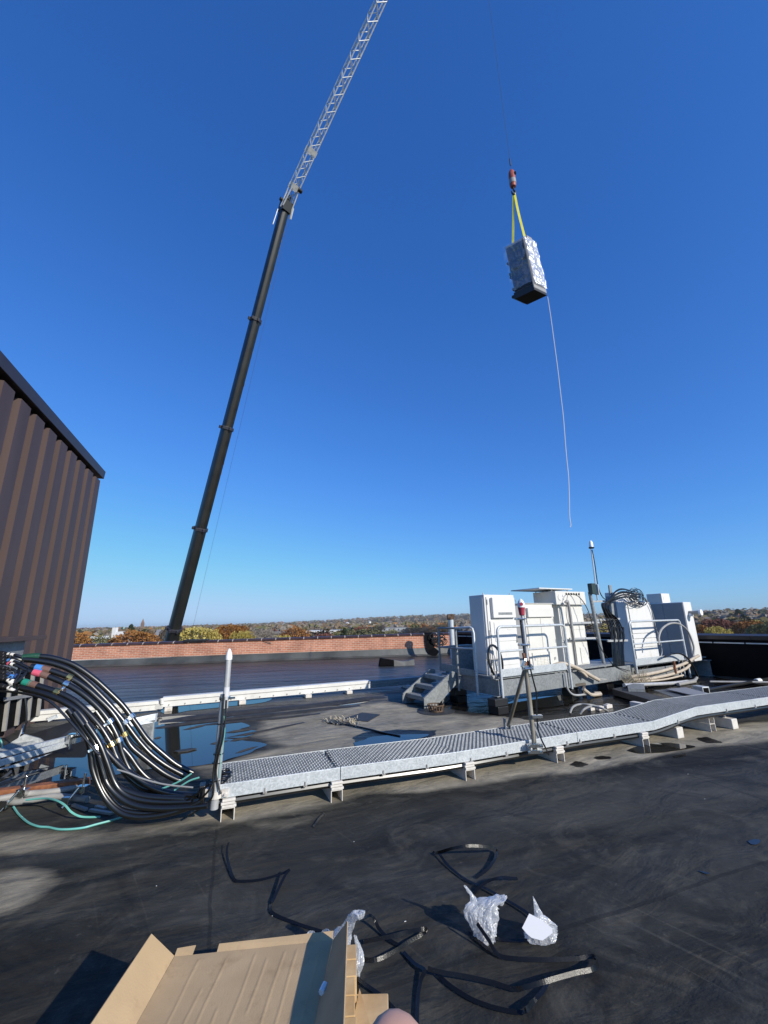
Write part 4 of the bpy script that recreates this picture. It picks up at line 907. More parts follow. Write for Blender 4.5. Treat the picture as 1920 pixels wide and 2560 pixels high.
b.build('louvre', 'cream', cB)
for a, z in ((1.56, .82), (2.22, .80)):
    b = MB(); b.lbox(a - .01, a + .01, .328, .343, z - .03, z + .03); b.build('latch', 'pole', cB, bevel=.003)
b = MB(); b.lbox(1.15, 1.38, .40, .80, .6, 1.93); b.build('side_duct', 'grey_and_shade', cB, bevel=.005)
b = MB(); b.tube([L(1.2, .5, 1.93), L(1.2, .5, 2.04)], .018, 8); b.lbox(1.17, 1.23, .46, .52, 2.04, 2.09)
for k in range(12):
    a = 2 * math.pi * k / 12; a2 = 2 * math.pi * (k + 1) / 12; b.tube([L(1.27 + .04 * math.cos(a), .48, 2.01 + .05 * math.sin(a)), L(1.27 + .04 * math.cos(a2), .48, 2.01 + .05 * math.sin(a2))], .006, 5)
b.build('camera_stub', 'galv_dull_shade', cB)
cC = cabinet('telecom_cabinet', 'cream cabinet with overhanging cable port hood and flat canopy, right of the left three', 2.62, 3.53, .42, 1.0, .52, 2.0, 'cream')
lb('port_hood', 'cream', cC, (2.47, 3.58, .33, .97, 1.951, 2.26), bevel=.01)
lb('canopy', 'whitemetal', cC, (2.02, 3.22, .40, 1.25, 2.31, 2.335), bevel=.004)
for a, bb in ((2.56, .50), (2.56, .95), (3.15, .5)):
    b = MB(); b.tube([L(a, bb, 2.25), L(a, bb, 2.312)], .014, 6); b.build('canopy_post', 'pole', cC)
for k in range(7):
    b = MB(); a = 2.86 + k * .095; b.tube([L(a, .322, 2.20), L(a, .3295, 2.20)], .026, 12); b.build('cable_port', 'void', cC)
for a, z, r_ in ((2.62, 2.12, .075), (2.74, 2.16, .03), (2.74, 2.09, .03)):
    b = MB(); b.tube([L(a, .318, z), L(a, .3295, z)], r_, 16); b.build('blank_plate', 'white', cC, bevel=.002)
lb('hood_panel', 'cream', cC, (3.36, 3.55, .318, .3295, 1.98, 2.24), bevel=.004)
lb('door', 'cream', cC, (2.66, 2.92, .40, .419, 1.15, 1.90), bevel=.004); lb('door', 'cream', cC, (3.0, 3.48, .40, .419, 1.13, 1.90), bevel=.004)
lb('door_panel', 'cream', cC, (3.03, 3.45, .392, .3995, 1.38, 1.72), bevel=.003)
lb('door', 'cream', cC, (2.66, 2.92, .40, .419, .58, 1.08), bevel=.004); lb('door', 'cream', cC, (3.0, 3.50, .40, .419, .56, 1.09), bevel=.004)
lb('access_panel', 'cream', cC, (3.2, 3.46, .384, .399, .62, .98), bevel=.02)
b = MB(); pp = [L(2.66, .24, 1.99), L(2.70, .22, 2.02), L(2.74, .22, 1.98), L(2.76, .22, 1.6), L(2.74, .22, .62)]; b.tube(smoothpts(pp, 5), .032, 10)
tag(b.build('conduit_riser', 'conduit', loc=L(2.74, .22, .6), smooth=True), 'grey conduit riser standing before the hooded cream cabinet', 'conduit')
for nm, pp, r_ in (('left', [L(2.9, .31, 2.20), L(2.78, .24, 2.16), L(2.62, .2, 1.9), L(2.60, .2, 1.6), L(2.70, .18, 1.3), L(2.72, .17, .9), L(2.70, .16, .64)], .006), ('right', [L(2.98, .31, 2.21), L(3.15, .2, 2.12), L(3.3, .12, 1.8), L(3.42, .1, 1.2), L(3.6, .08, .85), L(3.9, .05, .55), L(4.4, .0, .40)], .010)):
    b = MB(); b.tube(smoothpts(pp, 8), r_, 6); tag(b.build('drooping_cable', 'hose', loc=pp[-1], smooth=True), 'thin black cable drooping down the %s side of the hooded cream cabinet' % nm, 'cable')
for z in (1.12, 1.56):
    lb('hinge', 'pole', cB, (1.437, 1.449, .338, .3585, z, z + .08), bevel=.003); lb('hinge', 'pole', cB, (2.291, 2.303, .338, .3585, z, z + .08), bevel=.003)
lb('door_seam_shade', 'conduit', cB, (1.8655, 1.8745, .352, .3585, 1.03, 1.66)); lb('label_plate', 'whitemetal', cB, (1.95, 2.07, .339, .3435, 1.50, 1.56))  # grey strip painted as the shadow between the two doors
for z in (.66, .98, 1.22, 1.80): lb('hinge', 'pole', cC, (3.484, 3.497, .396, .4185, z, z + .07), bevel=.003)
lb('latch', 'galv_dull_shade', cC, (3.02, 3.045, .385, .3995, 1.22, 1.33), bevel=.003); lb('door_seam_shade', 'conduit', cC, (2.93, 2.985, .412, .4195, .56, 1.92)); lb('belt_seam_shade', 'conduit', cC, (2.63, 3.52, .410, .4195, 1.098, 1.118))  # grey strips paint the shadow in the gaps between doors
# beige conduits sweeping from the cabinets to the right
for pxs, m_, r_, lbx in (([(1375, 1668, .2), (1400, 1659, .05), (1425, 1663, -.03), (1455, 1676, -.05), (1478, 1690, -.05), (1497, 1700, -.05)], 'tan', .04, 'upper beige conduit sweeping down past the platform toe board'),
                         ([(1424, 1669, .0), (1440, 1671, -.03), (1455, 1680, -.05), (1467, 1692, -.06)], 'tan', .03, 'lower beige conduit tucked under the upper one beside the right post'),
                         ([(1455, 1670, .25), (1475, 1680, .15), (1495, 1695, .1), (1515, 1698, .1), (1530, 1690, .15), (1540, 1678, .3)], 'conduit', .04, 'thick grey conduit looping between the two platforms')):
    b = MB(); pp = []
    for x, y, bb in pxs:
        d = ray(x, y); tt = (bb - (EYE - O).dot(E2)) / d.dot(E2); pp.append(EYE + d * tt)
    b.tube(smoothpts(pp, 6), r_, 10); tag(b.build('flexible_conduit', m_, loc=pp[0], smooth=True), lbx, 'conduit')
def LP(x, y, bb):
    d = ray(x, y); return EYE + d * ((bb - (EYE - O).dot(E2)) / d.dot(E2))
b = MB(); pp = [LP(x, y, -.06) for x, y in ((1413, 1683), (1416, 1705), (1419, 1722), (1430, 1735), (1445, 1738), (1466, 1735))]; b.tube(smoothpts(pp, 6), .02, 8)
tag(b.build('bent_conduit', 'pole', loc=pp[0], smooth=True), 'bright thin conduit bending under the right front corner of the platform', 'conduit')
b = MB(); pp = [LP(x, y, -.1) for x, y in ((1458, 1722), (1468, 1730), (1480, 1737), (1502, 1735))]; b.tube(smoothpts(pp, 6), .035, 8); b.tube([pp[-1] + V((-.14, .0, 0)), pp[-1]], .05, 10)
tag(b.build('conduit_elbow', 'tan', loc=pp[0], smooth=True), 'short beige conduit elbow with a fat coupling on the dark wet roof', 'conduit')
b = MB(); b.bar(G(1462, 1742), G(1462, 1742) + EZ * .24, .06, .06); b.bar(G(1440, 1745) + EZ * .26, G(1466, 1742) + EZ * .26, .07, .05)
tag(b.build('wooden_stand', 'oldwood', loc=G(1462, 1742)), 'small dark wooden stand under the bent conduit', 'stand')
for k, pxs in enumerate(([(1425, 1783), (1432, 1768), (1448, 1761), (1475, 1762), (1500, 1768)], [(1450, 1785), (1462, 1772), (1480, 1766), (1508, 1772), (1520, 1778)])):
    b = MB(); pp = [G(x, y, .10 if 0 < i < 4 else .02) for i, (x, y) in enumerate(pxs)]; b.tube(smoothpts(pp, 6), .018, 8)
    tag(b.build('loose_hose', 'cablegrey', loc=pp[0], smooth=True), ('pale hose arching over the wet roof in front of the platform', 'second pale hose tangled right of the arching one on the wet roof')[k], 'hose')
for k, (x, y) in enumerate(((1478, 1776), (1500, 1775), (1520, 1770), (1600, 1744))):
    p = G(x, y); b = MB(); b.box(p + EZ * .03, (.12 + .03 * k, .08, .06), (E1, E2, EZ)); b.box(p + EZ * .066, (.09, .06, .012), (E1, E2, EZ))
    tag(b.build('paver_offcut', 'support', loc=p, bevel=.006), ('small pale block by the tangled hoses, leftmost of the four', 'small pale block just right of the leftmost one by the hoses', 'wide pale block at the right end of the tangled hoses', 'pale block under the grey trunking behind the walkway')[k], 'block', 'pale blocks on the wet roof')

# ================================================================== RIGHT PLATFORM
rp_ = thing('equipment_platform', 'smaller galvanized platform carrying the white cabinets on the right', 'platform', L(5.8, 0, 0))
lb('deck', 'galv_dull_shade', rp_, (4.62, 8.3, .02, 1.5, .47, .51)); lb('beam', 'galv_dull_shade', rp_, (4.66, 6.6, 0.0, .014, .14, .40))
lb('toe_board', 'galv', rp_, (4.62, 6.95, -.03, -.016, .50, .66)); lb('beam', 'galv_dull_shade', rp_, (8.05, 8.3, -.1, .9, .40, .42), (8.16, 8.18, -.1, .9, .0, .40), (8.05, 8.3, -.1, .9, .0, .02))
rail(rp_, arch(4.60, 7.05, -.05, .05, 1.53), mids=[(L(4.60, -.05, 1.0), L(7.05, -.05, 1.0))])
rail(rp_, [L(7.0, .05, .06), L(7.0, .05, .5)], r=.02, name='platform_leg'); rail(rp_, [L(6.75, .02, .08), L(6.75, .02, .5)], r=.02, name='platform_leg')
for a in (4.9, 6.5, 7.9):
    t = thing('pedestal', {4.9: 'dark rubber block under the left end of the smaller right platform', 6.5: 'dark rubber block under the middle of the smaller right platform', 7.9: 'dark rubber block under the right end of the smaller right platform'}[a], 'pedestal', L(a, .5, 0), 'rubber pedestals under the platform')
    lb('base_block', 'black', t, (a - .15, a + .15, .4, .7, 0, .25), bevel=.01); lb('cap_block', 'membrane', t, (a - .18, a + .18, .38, .72, .252, .465), bevel=.01)
cD = cabinet('telecom_cabinet', 'white cabinet with a black cable tangle on its top, behind the right platform rail', 5.27, 6.46, .35, .60, .51, 2.03, 'white')
for z0, z1 in ((.58, .85), (.87, 1.07), (1.09, 1.20), (1.22, 1.95)): lb('door_panel', 'white', cD, (5.36, 6.44, .325, .339, z0, z1), bevel=.004)
cD2 = cabinet('telecom_cabinet', 'taller pale cabinet half hidden behind the white one with the cable tangle', 5.31, 6.46, .605, .90, .51, 2.30, 'white')
lb('side_panel', 'grey_and_shade', cD2, (5.296, 5.309, .62, .88, .6, 2.2), bevel=.004)  # grey side panel paints the shaded side of a pale cabinet
cE = cabinet('telecom_cabinet', 'white cabinet with shade painted grey on its two side doors at the far right', 7.56, 8.00, 0, 1.35, .42, 2.02, 'white')
lb('side_door', 'grey_and_shade', cE, (7.542, 7.559, .02, .55, .46, 2.0), bevel=.003); lb('side_door', 'grey_and_shade', cE, (7.542, 7.559, .56, 1.33, .46, 2.0), bevel=.003)  # side doors coloured grey for the side turned from the sun
b = MB(); b.tube([L(7.78, -.005, 1.72), L(7.78, -.26, 1.72)], .055, 12); b.build('lamp_arm', 'conduit', cE, smooth=True)
b = MB(); b.tube([L(7.78, -.26, 1.72), L(7.78, -.32, 1.72)], .085, 14); b.lbox(7.72, 7.84, -.08, -.003, 1.62, 1.70); b.build('lamp_cap', 'antwhite', cE, bevel=.006)
b = MB(); b.lbox(7.535, 7.545, .5, .53, .85, .98); b.build('door_handle', 'galv_dull_shade', cE)
cF = cabinet('telecom_cabinet', 'square cream box standing on top of the far right cabinet', 7.58, 8.05, .55, .98, 2.022, 2.30, 'cream')
lb('front_label', 'whitemetal', cF, (7.66, 7.86, .542, .549, 2.10, 2.22))
# mast with cables between the platforms
pm = thing('antenna_mast', 'tall slim mast with white satellite timing antenna between the two platforms', 'antenna', L(3.9, .3, .6))
b = MB(); b.tube([LP(1511, 1668, .3), LP(1474, 1480, .3)], .042, 10); b.build('post', 'galv_dull_shade', pm, smooth=True)
b = MB(); b.tube([LP(1494, 1500, .28), LP(1478, 1372, .28)], .018, 8); b.build('upper_tube', 'pole', pm, smooth=True)
pa, pb = LP(1478.5, 1370, .28), LP(1476.5, 1351, .28); ax = (pb - pa).normalized(); al = (pb - pa).length
b = MB(); b.lathe(pa - ax * .01, ax, [(.06, 0), (.07, .015), (.06, .03), (.03, .035)], 12); b.build('antenna_mount', 'black', pm)
b = MB(); b.lathe(pa, ax, [(.05, 0), (.052, al * .3), (.045, al * .7), (.028, al * .9), (.002, al)], 14); b.build('antenna_cap', 'antwhite', pm, smooth=True)
b = MB(); c = LP(1480, 1472, .25); b.box(c, (.16, .12, .26), (E1, E2, EZ)); b.build('radio_box', 'darkgreen', pm, bevel=.01)
b = MB(); c = LP(1491, 1474, .25); b.box(c, (.03, .12, .26), (E1, E2, EZ)); b.build('radio_bracket', 'pole', pm, bevel=.004)
for p, q in (((1476, 1504), (1538, 1502)), ((1490, 1550), (1549, 1547)), ((1420, 1558), (1503, 1556)), ((1424, 1597), (1496, 1595))):
    b = MB(); b.bar(LP(*p, .33), LP(*q, .33), .035, .045); b.build('cross_arm', 'pole', pm, bevel=.004)
b = MB(); b.bar(LP(1524, 1463, .36), LP(1547, 1672, .36), .06, .06, V((0, -1, 0))); b.build('strut_post', 'galv_dull_shade', pm, bevel=.004)
b = MB(); b.bar(LP(1519, 1602, .15), LP(1568, 1601, .15), .04, .05); b.build('cable_bracket', 'pole', pm, bevel=.004)
b = MB(); pp = [LP(x, y, .26) for x, y in ((1480, 1374), (1487, 1410), (1491, 1440), (1496, 1470), (1506, 1492), (1520, 1503))]; b.tube(smoothpts(pp, 6), .012, 6); b.build('cable', 'hose', pm, smooth=True)
# bundle of black cables running down to the trunking
rg = random.Random(21)
for k in range(9):
    u = (k - 4) / 4.0
    pxs = [(1592 + 6 * u + rg.uniform(-8, 8), 1488 + 10 * u), (1555 + 8 * u, 1484 + 12 * u + rg.uniform(-3, 3)), (1522 + 7 * u, 1500 + 5 * abs(u)), (1514 + 10 * u, 1520 + 8 * u), (1530 + 14 * u, 1548), (1543 + 17 * u, 1585), (1544 + 14 * u, 1610), (1546 + 13 * u, 1650), (1554 + 14 * u, 1690), (1578 + 12 * u, 1716 + 3 * u)]
    b = MB(); b.tube(smoothpts([LP(x, y, .16 - .05 * (k % 3) * .4) for x, y in pxs], 6), .012 if k % 2 else .015, 7)
    tag(b.build('feeder_cable', 'hose', loc=LP(1546, 1690, .15), smooth=True), 'black feeder cable in the bundle hanging down between the mast and the white cabinet', 'cable', 'black feeder cables between the platforms')
for k in range(5):
    b = MB(); u = (k - 2) / 2; b.tube([LP(1543 + 15 * u, 1568, .06), LP(1545 + 14 * u, 1596, .06)], .022, 8)
    tag(b.build('cable_boot', 'black', loc=LP(1543 + 15 * u, 1568, .06), smooth=True), 'thick black weatherproof boot on the cable bundle between the platforms', 'cable boot', 'weatherproof boots on the cable bundle')
b = MB(); cc = LP(1585, 1496, .30)
for k in range(15):
    rx, rz = rg.uniform(.18, .38), rg.uniform(.08, .20); ph = rg.uniform(0, 6.28); oz = rg.uniform(-.10, .10); oa = rg.uniform(-.18, .16); pts = []
    for j in range(23):
        a = ph + 2 * math.pi * (1.0 if k % 3 else .8) * j / 22; wob = .03 * math.sin(3 * a + k)
        pts.append(cc + E1 * (oa + math.cos(a) * (rx + wob)) + EZ * (oz + math.sin(a) * rz - .25 * math.cos(a) * rz) + E2 * (-.06 + .025 * (k % 4) * math.cos(2 * a)))
    b.tube(pts, .0075, 5)
tag(b.build('cable_tangle', 'hose', loc=cc, smooth=True), 'tangled loops of thin black cable spilling over the top of a white cabinet', 'cables')
b = MB()
for k in range(14):
    p = cc + E1 * rg.uniform(-.42, .12) + EZ * rg.uniform(-.1, .14) - E2 * .1; d_ = E1 * .9 + EZ * rg.uniform(-.4, .1); b.tube([p, p + d_ * rg.uniform(.07, .13)], .014, 6)
b = b.build('cable_connectors', 'steel', loc=cc, smooth=True); tag(b, 'bright metal connectors scattered among the cable loops on the white cabinet', 'connectors'); b['kind'] = 'stuff'
b = MB(); pp = [LP(x, y, .28) for x, y in ((1612, 1494), (1622, 1510), (1632, 1535), (1640, 1570), (1650, 1600), (1655, 1630), (1650, 1645))]; b.tube(smoothpts(pp, 6), .012, 6)
tag(b.build('drooping_cable', 'cablegrey', loc=pp[-1], smooth=True), 'thin grey cable running down the right edge of the tangle topped white cabinet', 'cable')
for k, (pxs, r_, m_, bb, lbx) in enumerate((([(1576, 1692), (1610, 1687), (1650, 1679), (1690, 1667), (1715, 1657), (1735, 1645), (1746, 1639)], .037, 'tan', -.14, 'upper thick beige conduit sagging in front of the right platform'),
    ([(1582, 1699), (1620, 1697), (1660, 1690), (1690, 1682), (1710, 1674), (1722, 1665), (1726, 1652)], .034, 'tan', -.16, 'lower thick beige conduit strapped under the upper one on the right'),
    ([(1590, 1704), (1630, 1702), (1670, 1697), (1708, 1688)], .022, 'tan', -.17, 'thin beige conduit lowest along the right platform front'),
    ([(1662, 1642), (1680, 1634), (1700, 1634), (1718, 1645), (1732, 1665), (1742, 1685), (1746, 1695)], .024, 'hose', -.2, 'dark hose arching over the right end of the small platform'),
    ([(1647, 1612), (1647, 1592), (1655, 1572), (1675, 1559), (1698, 1560), (1718, 1576), (1731, 1605), (1735, 1628), (1730, 1655)], .026, 'conduit', -.06, 'grey hose looped in a big arc against the far right cabinet'),
    ([(1700, 1738), (1712, 1722), (1728, 1712), (1740, 1716)], .04, 'conduit', -.4, 'short grey elbow pipe behind the walkway near the hollow beam'),
    ([(1560, 1713), (1620, 1711), (1680, 1708), (1720, 1708)], .04, 'pole', -.3, 'pale straight pipe lying behind the grey trunking'),
    ([(1700, 1712), (1722, 1710), (1736, 1702), (1742, 1694)], .035, 'cablegrey', -.3, 'pale bent pipe end beside the dark hose on the right'))):
    pp = [LP(x, y, bb) for x, y in pxs]
    for q in pp: q.z = max(q.z, r_)
    b = MB(); b.tube(smoothpts(pp, 6), r_, 10); tag(b.build('flexible_conduit', m_, loc=pp[0], smooth=True), lbx, 'conduit')
b = MB(); c = LP(1687, 1668, -.2); b.box(c, (.04, .05, .3), (E1, E2, EZ)); tag(b.build('conduit_strap', 'rust', loc=c, bevel=.01), 'rusty strap clamping the two thick beige conduits together', 'strap')
# trunking and boards behind the walkway
def slab(name, m, px, h, lbx, cat, th=.03, grp=None):
    pl = [G(x, y, h) for x, y in px]; b = MB(); b.prism([p - EZ * th for p in pl], EZ * th); o = b.build(name, m, loc=pl[0] - EZ * h, bevel=.004); tag(o, lbx, cat, grp); return o
slab('cable_tray', 'trunk_shade_dark', [(1530, 1722), (1560, 1716), (1760, 1772), (1735, 1782)], .14, 'long grey cable trunking darkened in place of shade running under the ramp of the walkway', 'cable tray', .12)
slab('cover_plate', 'membranepale', [(1634, 1725), (1700, 1722), (1780, 1745), (1710, 1752)], .17, 'brownish grey cover plate lying on the trunking behind the walkway', 'cover plate', .015)
slab('cover_plate', 'grey_and_shade', [(1665, 1722), (1715, 1718), (1790, 1738), (1750, 1742)], .21, 'smooth blue grey cover plate lying crooked on top of the brownish one', 'cover plate', .015)
slab('cover_plate', 'galv_dull_shade', [(1567, 1708), (1610, 1710), (1612, 1722), (1570, 1721)], .20, 'upright grey end plate where the cable bundle enters the trunking', 'cover plate', .10)
p, q = G(1742, 1733, .05), G(1768, 1738, .05); b = MB(); dd_ = (q - p).normalized(); b.bar(p + EZ * .08, q + EZ * .08, .16, .16); tb = thing('hollow_beam', 'pale square hollow beam stub lying behind the walkway at the right', 'beam', p)
b.build('beam_body', 'galv', tb, bevel=.006); b = MB(); b.bar(q + EZ * .08 + dd_ * .001, q + EZ * .08 + dd_ * .004, .12, .12); b.build('open_end_shade', 'void', tb)
# pipes and white rail at the foot of the right wall
for k, (a, c, r_, m_, lbx) in enumerate((((1752, 1728), (1960, 1690), .035, 'boom', 'long dark pipe running along the roof behind the right end of the walkway'), ((1770, 1745), (1960, 1722), .03, 'boom', 'second dark pipe lying in front of the longer one at the right edge'), ((1775, 1704), (1960, 1706), .022, 'conduit', 'thin pipe greyed in place of shade near the foot of the black wall'))):  # the thin pipe's colour is darkened for the shade at the wall
    p, q = G(*a, .10), G(*c, .10); b = MB(); b.tube([p, q], r_, 8); tag(b.build('roof_pipe', m_, loc=p, smooth=True), lbx, 'pipe')
    if k == 0:
        for t_, m2, l2 in ((.62, 'antwhite', 'white coupling on the long dark roof pipe at the right'), (.82, 'brass', 'copper coloured coupling on the long dark roof pipe at the right')):
            b = MB(); b.tube([p.lerp(q, t_), p.lerp(q, t_ + .05)], r_ * 1.5, 10); tag(b.build('pipe_coupling', m2, loc=p.lerp(q, t_), smooth=True), l2, 'coupling')
def wrail(name, label, pts, z0, z1, m='whitemetal', joint=None, blocks=(), dot=.30):
    t = thing(name, label, 'cable rail', pts[0]); p, q = V(pts[0]), V(pts[1]); d_ = (q - p).normalized(); n_ = V((d_.y, -d_.x, 0)); n_ = n_ if n_.y < 0 else -n_; ln = (q - p).length
    b = MB(); b.prism([p + EZ * z0 + n_ * .0, p + EZ * z0 - n_ * .012, p + EZ * (z1 - .012) - n_ * .012, p + EZ * (z1 - .012) - n_ * .18, p + EZ * z1 - n_ * .18, p + EZ * z1 + n_ * .0], d_ * ln); b.build('channel', m, t, bevel=.003)
    b = MB(); b.box((p + q) / 2 + EZ * (z0 + (z1 - z0) * .62) + n_ * .004, (ln, .008, .012), (d_, n_, EZ)); b.build('fold_line', 'conduit', t)
    s_ = .12
    while s_ < ln:
        b = MB(); c = p + d_ * s_ + EZ * (z0 + (z1 - z0) * .18) + n_ * .001; b.tube([c, c + n_ * .012], .016, 8); b.build('bolt', 'conduit', t); s_ += dot
    for u in blocks:
        b = MB(); b.box(p + d_ * u + EZ * (z0 / 2) - n_ * .05, (.14, .3, z0 - .004), (d_, n_, EZ)); b.build('foot_block', 'support', t, bevel=.006)
    return t
w1, w2 = G(404, 1778), G(926, 1728.5)
wrail('cable_rail', 'long white cable rail crossing the roof behind the left puddle', (w1, w2), .075, .255, blocks=(.12, 1.55, 3.0, 4.0))
d_ = (w2 - w1).normalized()
wrail('cable_rail', 'lower white cable rail section disappearing behind the black hose bundle', (w1 - d_ * 3.2 - V((0, -.0, 0)), w1 - d_ * .03), .03, .20, blocks=())
wrail('cable_rail', 'cable rail section coloured grey in place of shade between the white rail and the stair unit', (w2 + d_ * .02, w2 + d_ * 1.9), .075, .235, m='galv_dull_shade', blocks=(1.0,))  # same rail run, its shade put into a grey colour
wrail('cable_rail', 'cable rail coloured grey in place of shade along the foot of the black wall on the right', (G(1755, 1678), G(1960, 1697)), .05, .26, m='galv_dull_shade')  # white rail coloured grey for the shade of the wall
b = MB(); c = w1 + EZ * .2; b.tube([c + V((0, -.05, .05)), c + V((.02, -.05, -.06))], .035, 10); b.box(c + V((-.05, -.03, -.10)), (.14, .05, .1)); tag(b.build('rail_joint', 'whitemetal', loc=c), 'rounded white joint fitting between the two white rail sections', 'joint')
# vent pipe with cable coil on the far parapet
vb = G(1133, 1646); vt = D(1128, 1549, vb.y)
t = thing('vent_pipe', 'grey vent pipe with rusted cap standing before the brick parapet', 'vent pipe', vb)
b = MB(); b.tube([vb, V((vb.x, vb.y, vt.z))], .12, 16); b.build('pipe', 'galv', t, smooth=True)
b = MB(); c = V((vb.x, vb.y, vt.z)); b.tube([c, c + EZ * .10], .14, 14); b.tube([c + V((-.16, 0, .12)), c + V((.02, 0, .12))], .13, 12); b.box(c + V((.09, -.05, .13)), (.14, .16, .2)); b.build('cap', 'rust2', t, bevel=.01)
b = MB(); cc = pw((D(1098, 1598, 21.5) - PL).dot(PD), -.15, .75)
for k in range(9):
    r_ = rg.uniform(.12, .28); oa = rg.uniform(-.3, .3); oz = rg.uniform(-.2, .15); pts = []
    for j in range(15):
        a = 2 * math.pi * j / 14 + k; pts.append(cc + PD * (oa + math.cos(a) * r_) + EZ * (oz + math.sin(a) * r_ * .7) - PN * (.03 * (k % 4)))
    b.tube(pts, .022, 5)
tag(b.build('cable_coil', 'hose', loc=cc), 'heap of black cable coiled against the brick parapet beside the vent pipe', 'cable coil')
b = MB(); s_ = (D(1145, 1588, 21.8) - PL).dot(PD); b.tube(smoothpts([pw(s_, -.08, .80), pw(s_ + .5, -.1, .68), pw(s_ + 1.2, -.08, .62), pw(s_ + 2.0, -.08, .72)], 6), .02, 6); tag(b.build('hanging_cable', 'hose', loc=pw(s_, -.08, .7)), 'black cable hanging in a shallow sag along the brick parapet', 'cable')
# low roof curb, drain, debris patch
pl = [G(x, y) for x, y in ((962, 1659), (987, 1664), (1036, 1663), (1036, 1657))]
t = thing('roof_curb', 'low membrane covered curb on the dark far roof', 'curb', pl[0])
b = MB(); p0, p1 = G(985, 1665), G(1036, 1663); d_ = (p1 - p0); n_ = V((-d_.y, d_.x, 0)).normalized(); dn = d_.normalized()
pts = smoothpts([p0 + EZ * .22, p0.lerp(p1, .5) + EZ * .15, p1 + EZ * .22], 6)
for q in pts: b.v += [V((q.x, q.y, 0)) - n_ * .06, q, q + n_ * .25, V((q.x, q.y, 0)) + n_ * .32]
k = len(pts)
for i in range(k - 1): b.f += [(4 * i + j, 4 * i + j + 1, 4 * i + j + 5, 4 * i + j + 4) for j in range(3)]
b.build('front_upstand', 'membranepale', t, smooth=True)
b = MB(); q0 = p0 - n_ * .06; b.hexa([q0, q0 + n_ * .4, q0 - dn * .55 + n_ * .5, q0 - dn * .60 + n_ * .1, q0 + EZ * .22, q0 + n_ * .4 + EZ * .2, q0 - dn * .5 + n_ * .45 + EZ * .3, q0 - dn * .52 + n_ * .12 + EZ * .3]); b.build('end_upstand', 'darkwall', t, bevel=.03)
dc = G(1090, 1779); t = thing('roof_drain', 'rusty basket strainer over a roof drain near the stair unit', 'roof drain', dc)
b = MB()
for k in range(16):
    a = 2 * math.pi * k / 16; b.bar(dc + V((math.cos(a) * .12, math.sin(a) * .12, .01)), dc + V((math.cos(a) * .155, math.sin(a) * .155, .125)), .022, .012)
for r_, z in ((.155, .12), (.125, .02)):
    for k in range(16):
        a, a2 = 2 * math.pi * k / 16, 2 * math.pi * (k + 1) / 16; b.bar(dc + V((math.cos(a) * r_, math.sin(a) * r_, z)), dc + V((math.cos(a2) * r_, math.sin(a2) * r_, z)), .012, .02)
b.build('strainer', 'rust2', t)
b = MB(); b.tube([dc + V((-.0, 0, .001)), dc + V((0, 0, .008))], .35, 28); b.build('sump_ring', 'pave', t)
p4 = [G(x, y, .012) for x, y in ((843, 1801), (905, 1781), (950, 1786), (920, 1803), (880, 1800))]; b = MB(); b.prism([p - EZ * .010 for p in p4], EZ * .010); tag(b.build('roof_patch', 'pave', loc=p4[0]), 'dark rectangular membrane patch curling from the dusty roof', 'roof patch')
b = MB(); b.tube(smoothpts([G(x, y, .012) for x, y in ((812, 1800), (825, 1808), (870, 1812), (920, 1822), (960, 1832), (1000, 1840))], 6), .012, 6)
tag(b.build('loose_cable', 'hose', loc=G(812, 1800)), 'thin black cable trailing from the debris pile into the small puddle', 'cable')
b = MB()
for k in range(260):
    u = rg.random(); c = G(815 + 75 * u + rg.gauss(0, 9), 1803 + 6 * u + rg.gauss(0, 3.5)); d_ = V((rg.uniform(-1, 1), rg.uniform(-1, 1), rg.uniform(-.1, .5))).normalized(); s_ = V((-d_.y, d_.x, 0)).normalized() * .008; ln = rg.uniform(.02, .08); c.z = .012 + rg.random() * .02
    b.add([c - s_, c + s_, c + s_ + d_ * ln, c - s_ + d_ * ln], [(0, 1, 2, 3)])
o = b.build('dead_leaves', 'drygrass', loc=G(850, 1806)); o['kind'] = 'stuff'; tag(o, 'drift of dead leaves and straw caught against the membrane patch', 'leaves')
b = MB()
for k in range(220):
    u = rg.random(); c = LP(1560 + 66 * u + rg.gauss(0, 4), 1702, -.12 + rg.uniform(-.15, .1)); c.z = .03 + rg.random() * .12; hgt = rg.uniform(.12, .42); d_ = V((rg.gauss(0, .35), rg.gauss(0, .25), 1)).normalized()
    p1 = c + d_ * hgt * .5; p2 = c + d_ * hgt + V((rg.gauss(0, .08), rg.gauss(0, .05), -.02)); b.tube([c, p1, p2], [.005, .004, .0015], 4, cap=False)
o = b.build('dry_weeds', 'drygrass', loc=LP(1590, 1702, -.1)); o['kind'] = 'stuff'; tag(o, 'clump of dry straw coloured weeds growing under the right platform rail', 'weeds')

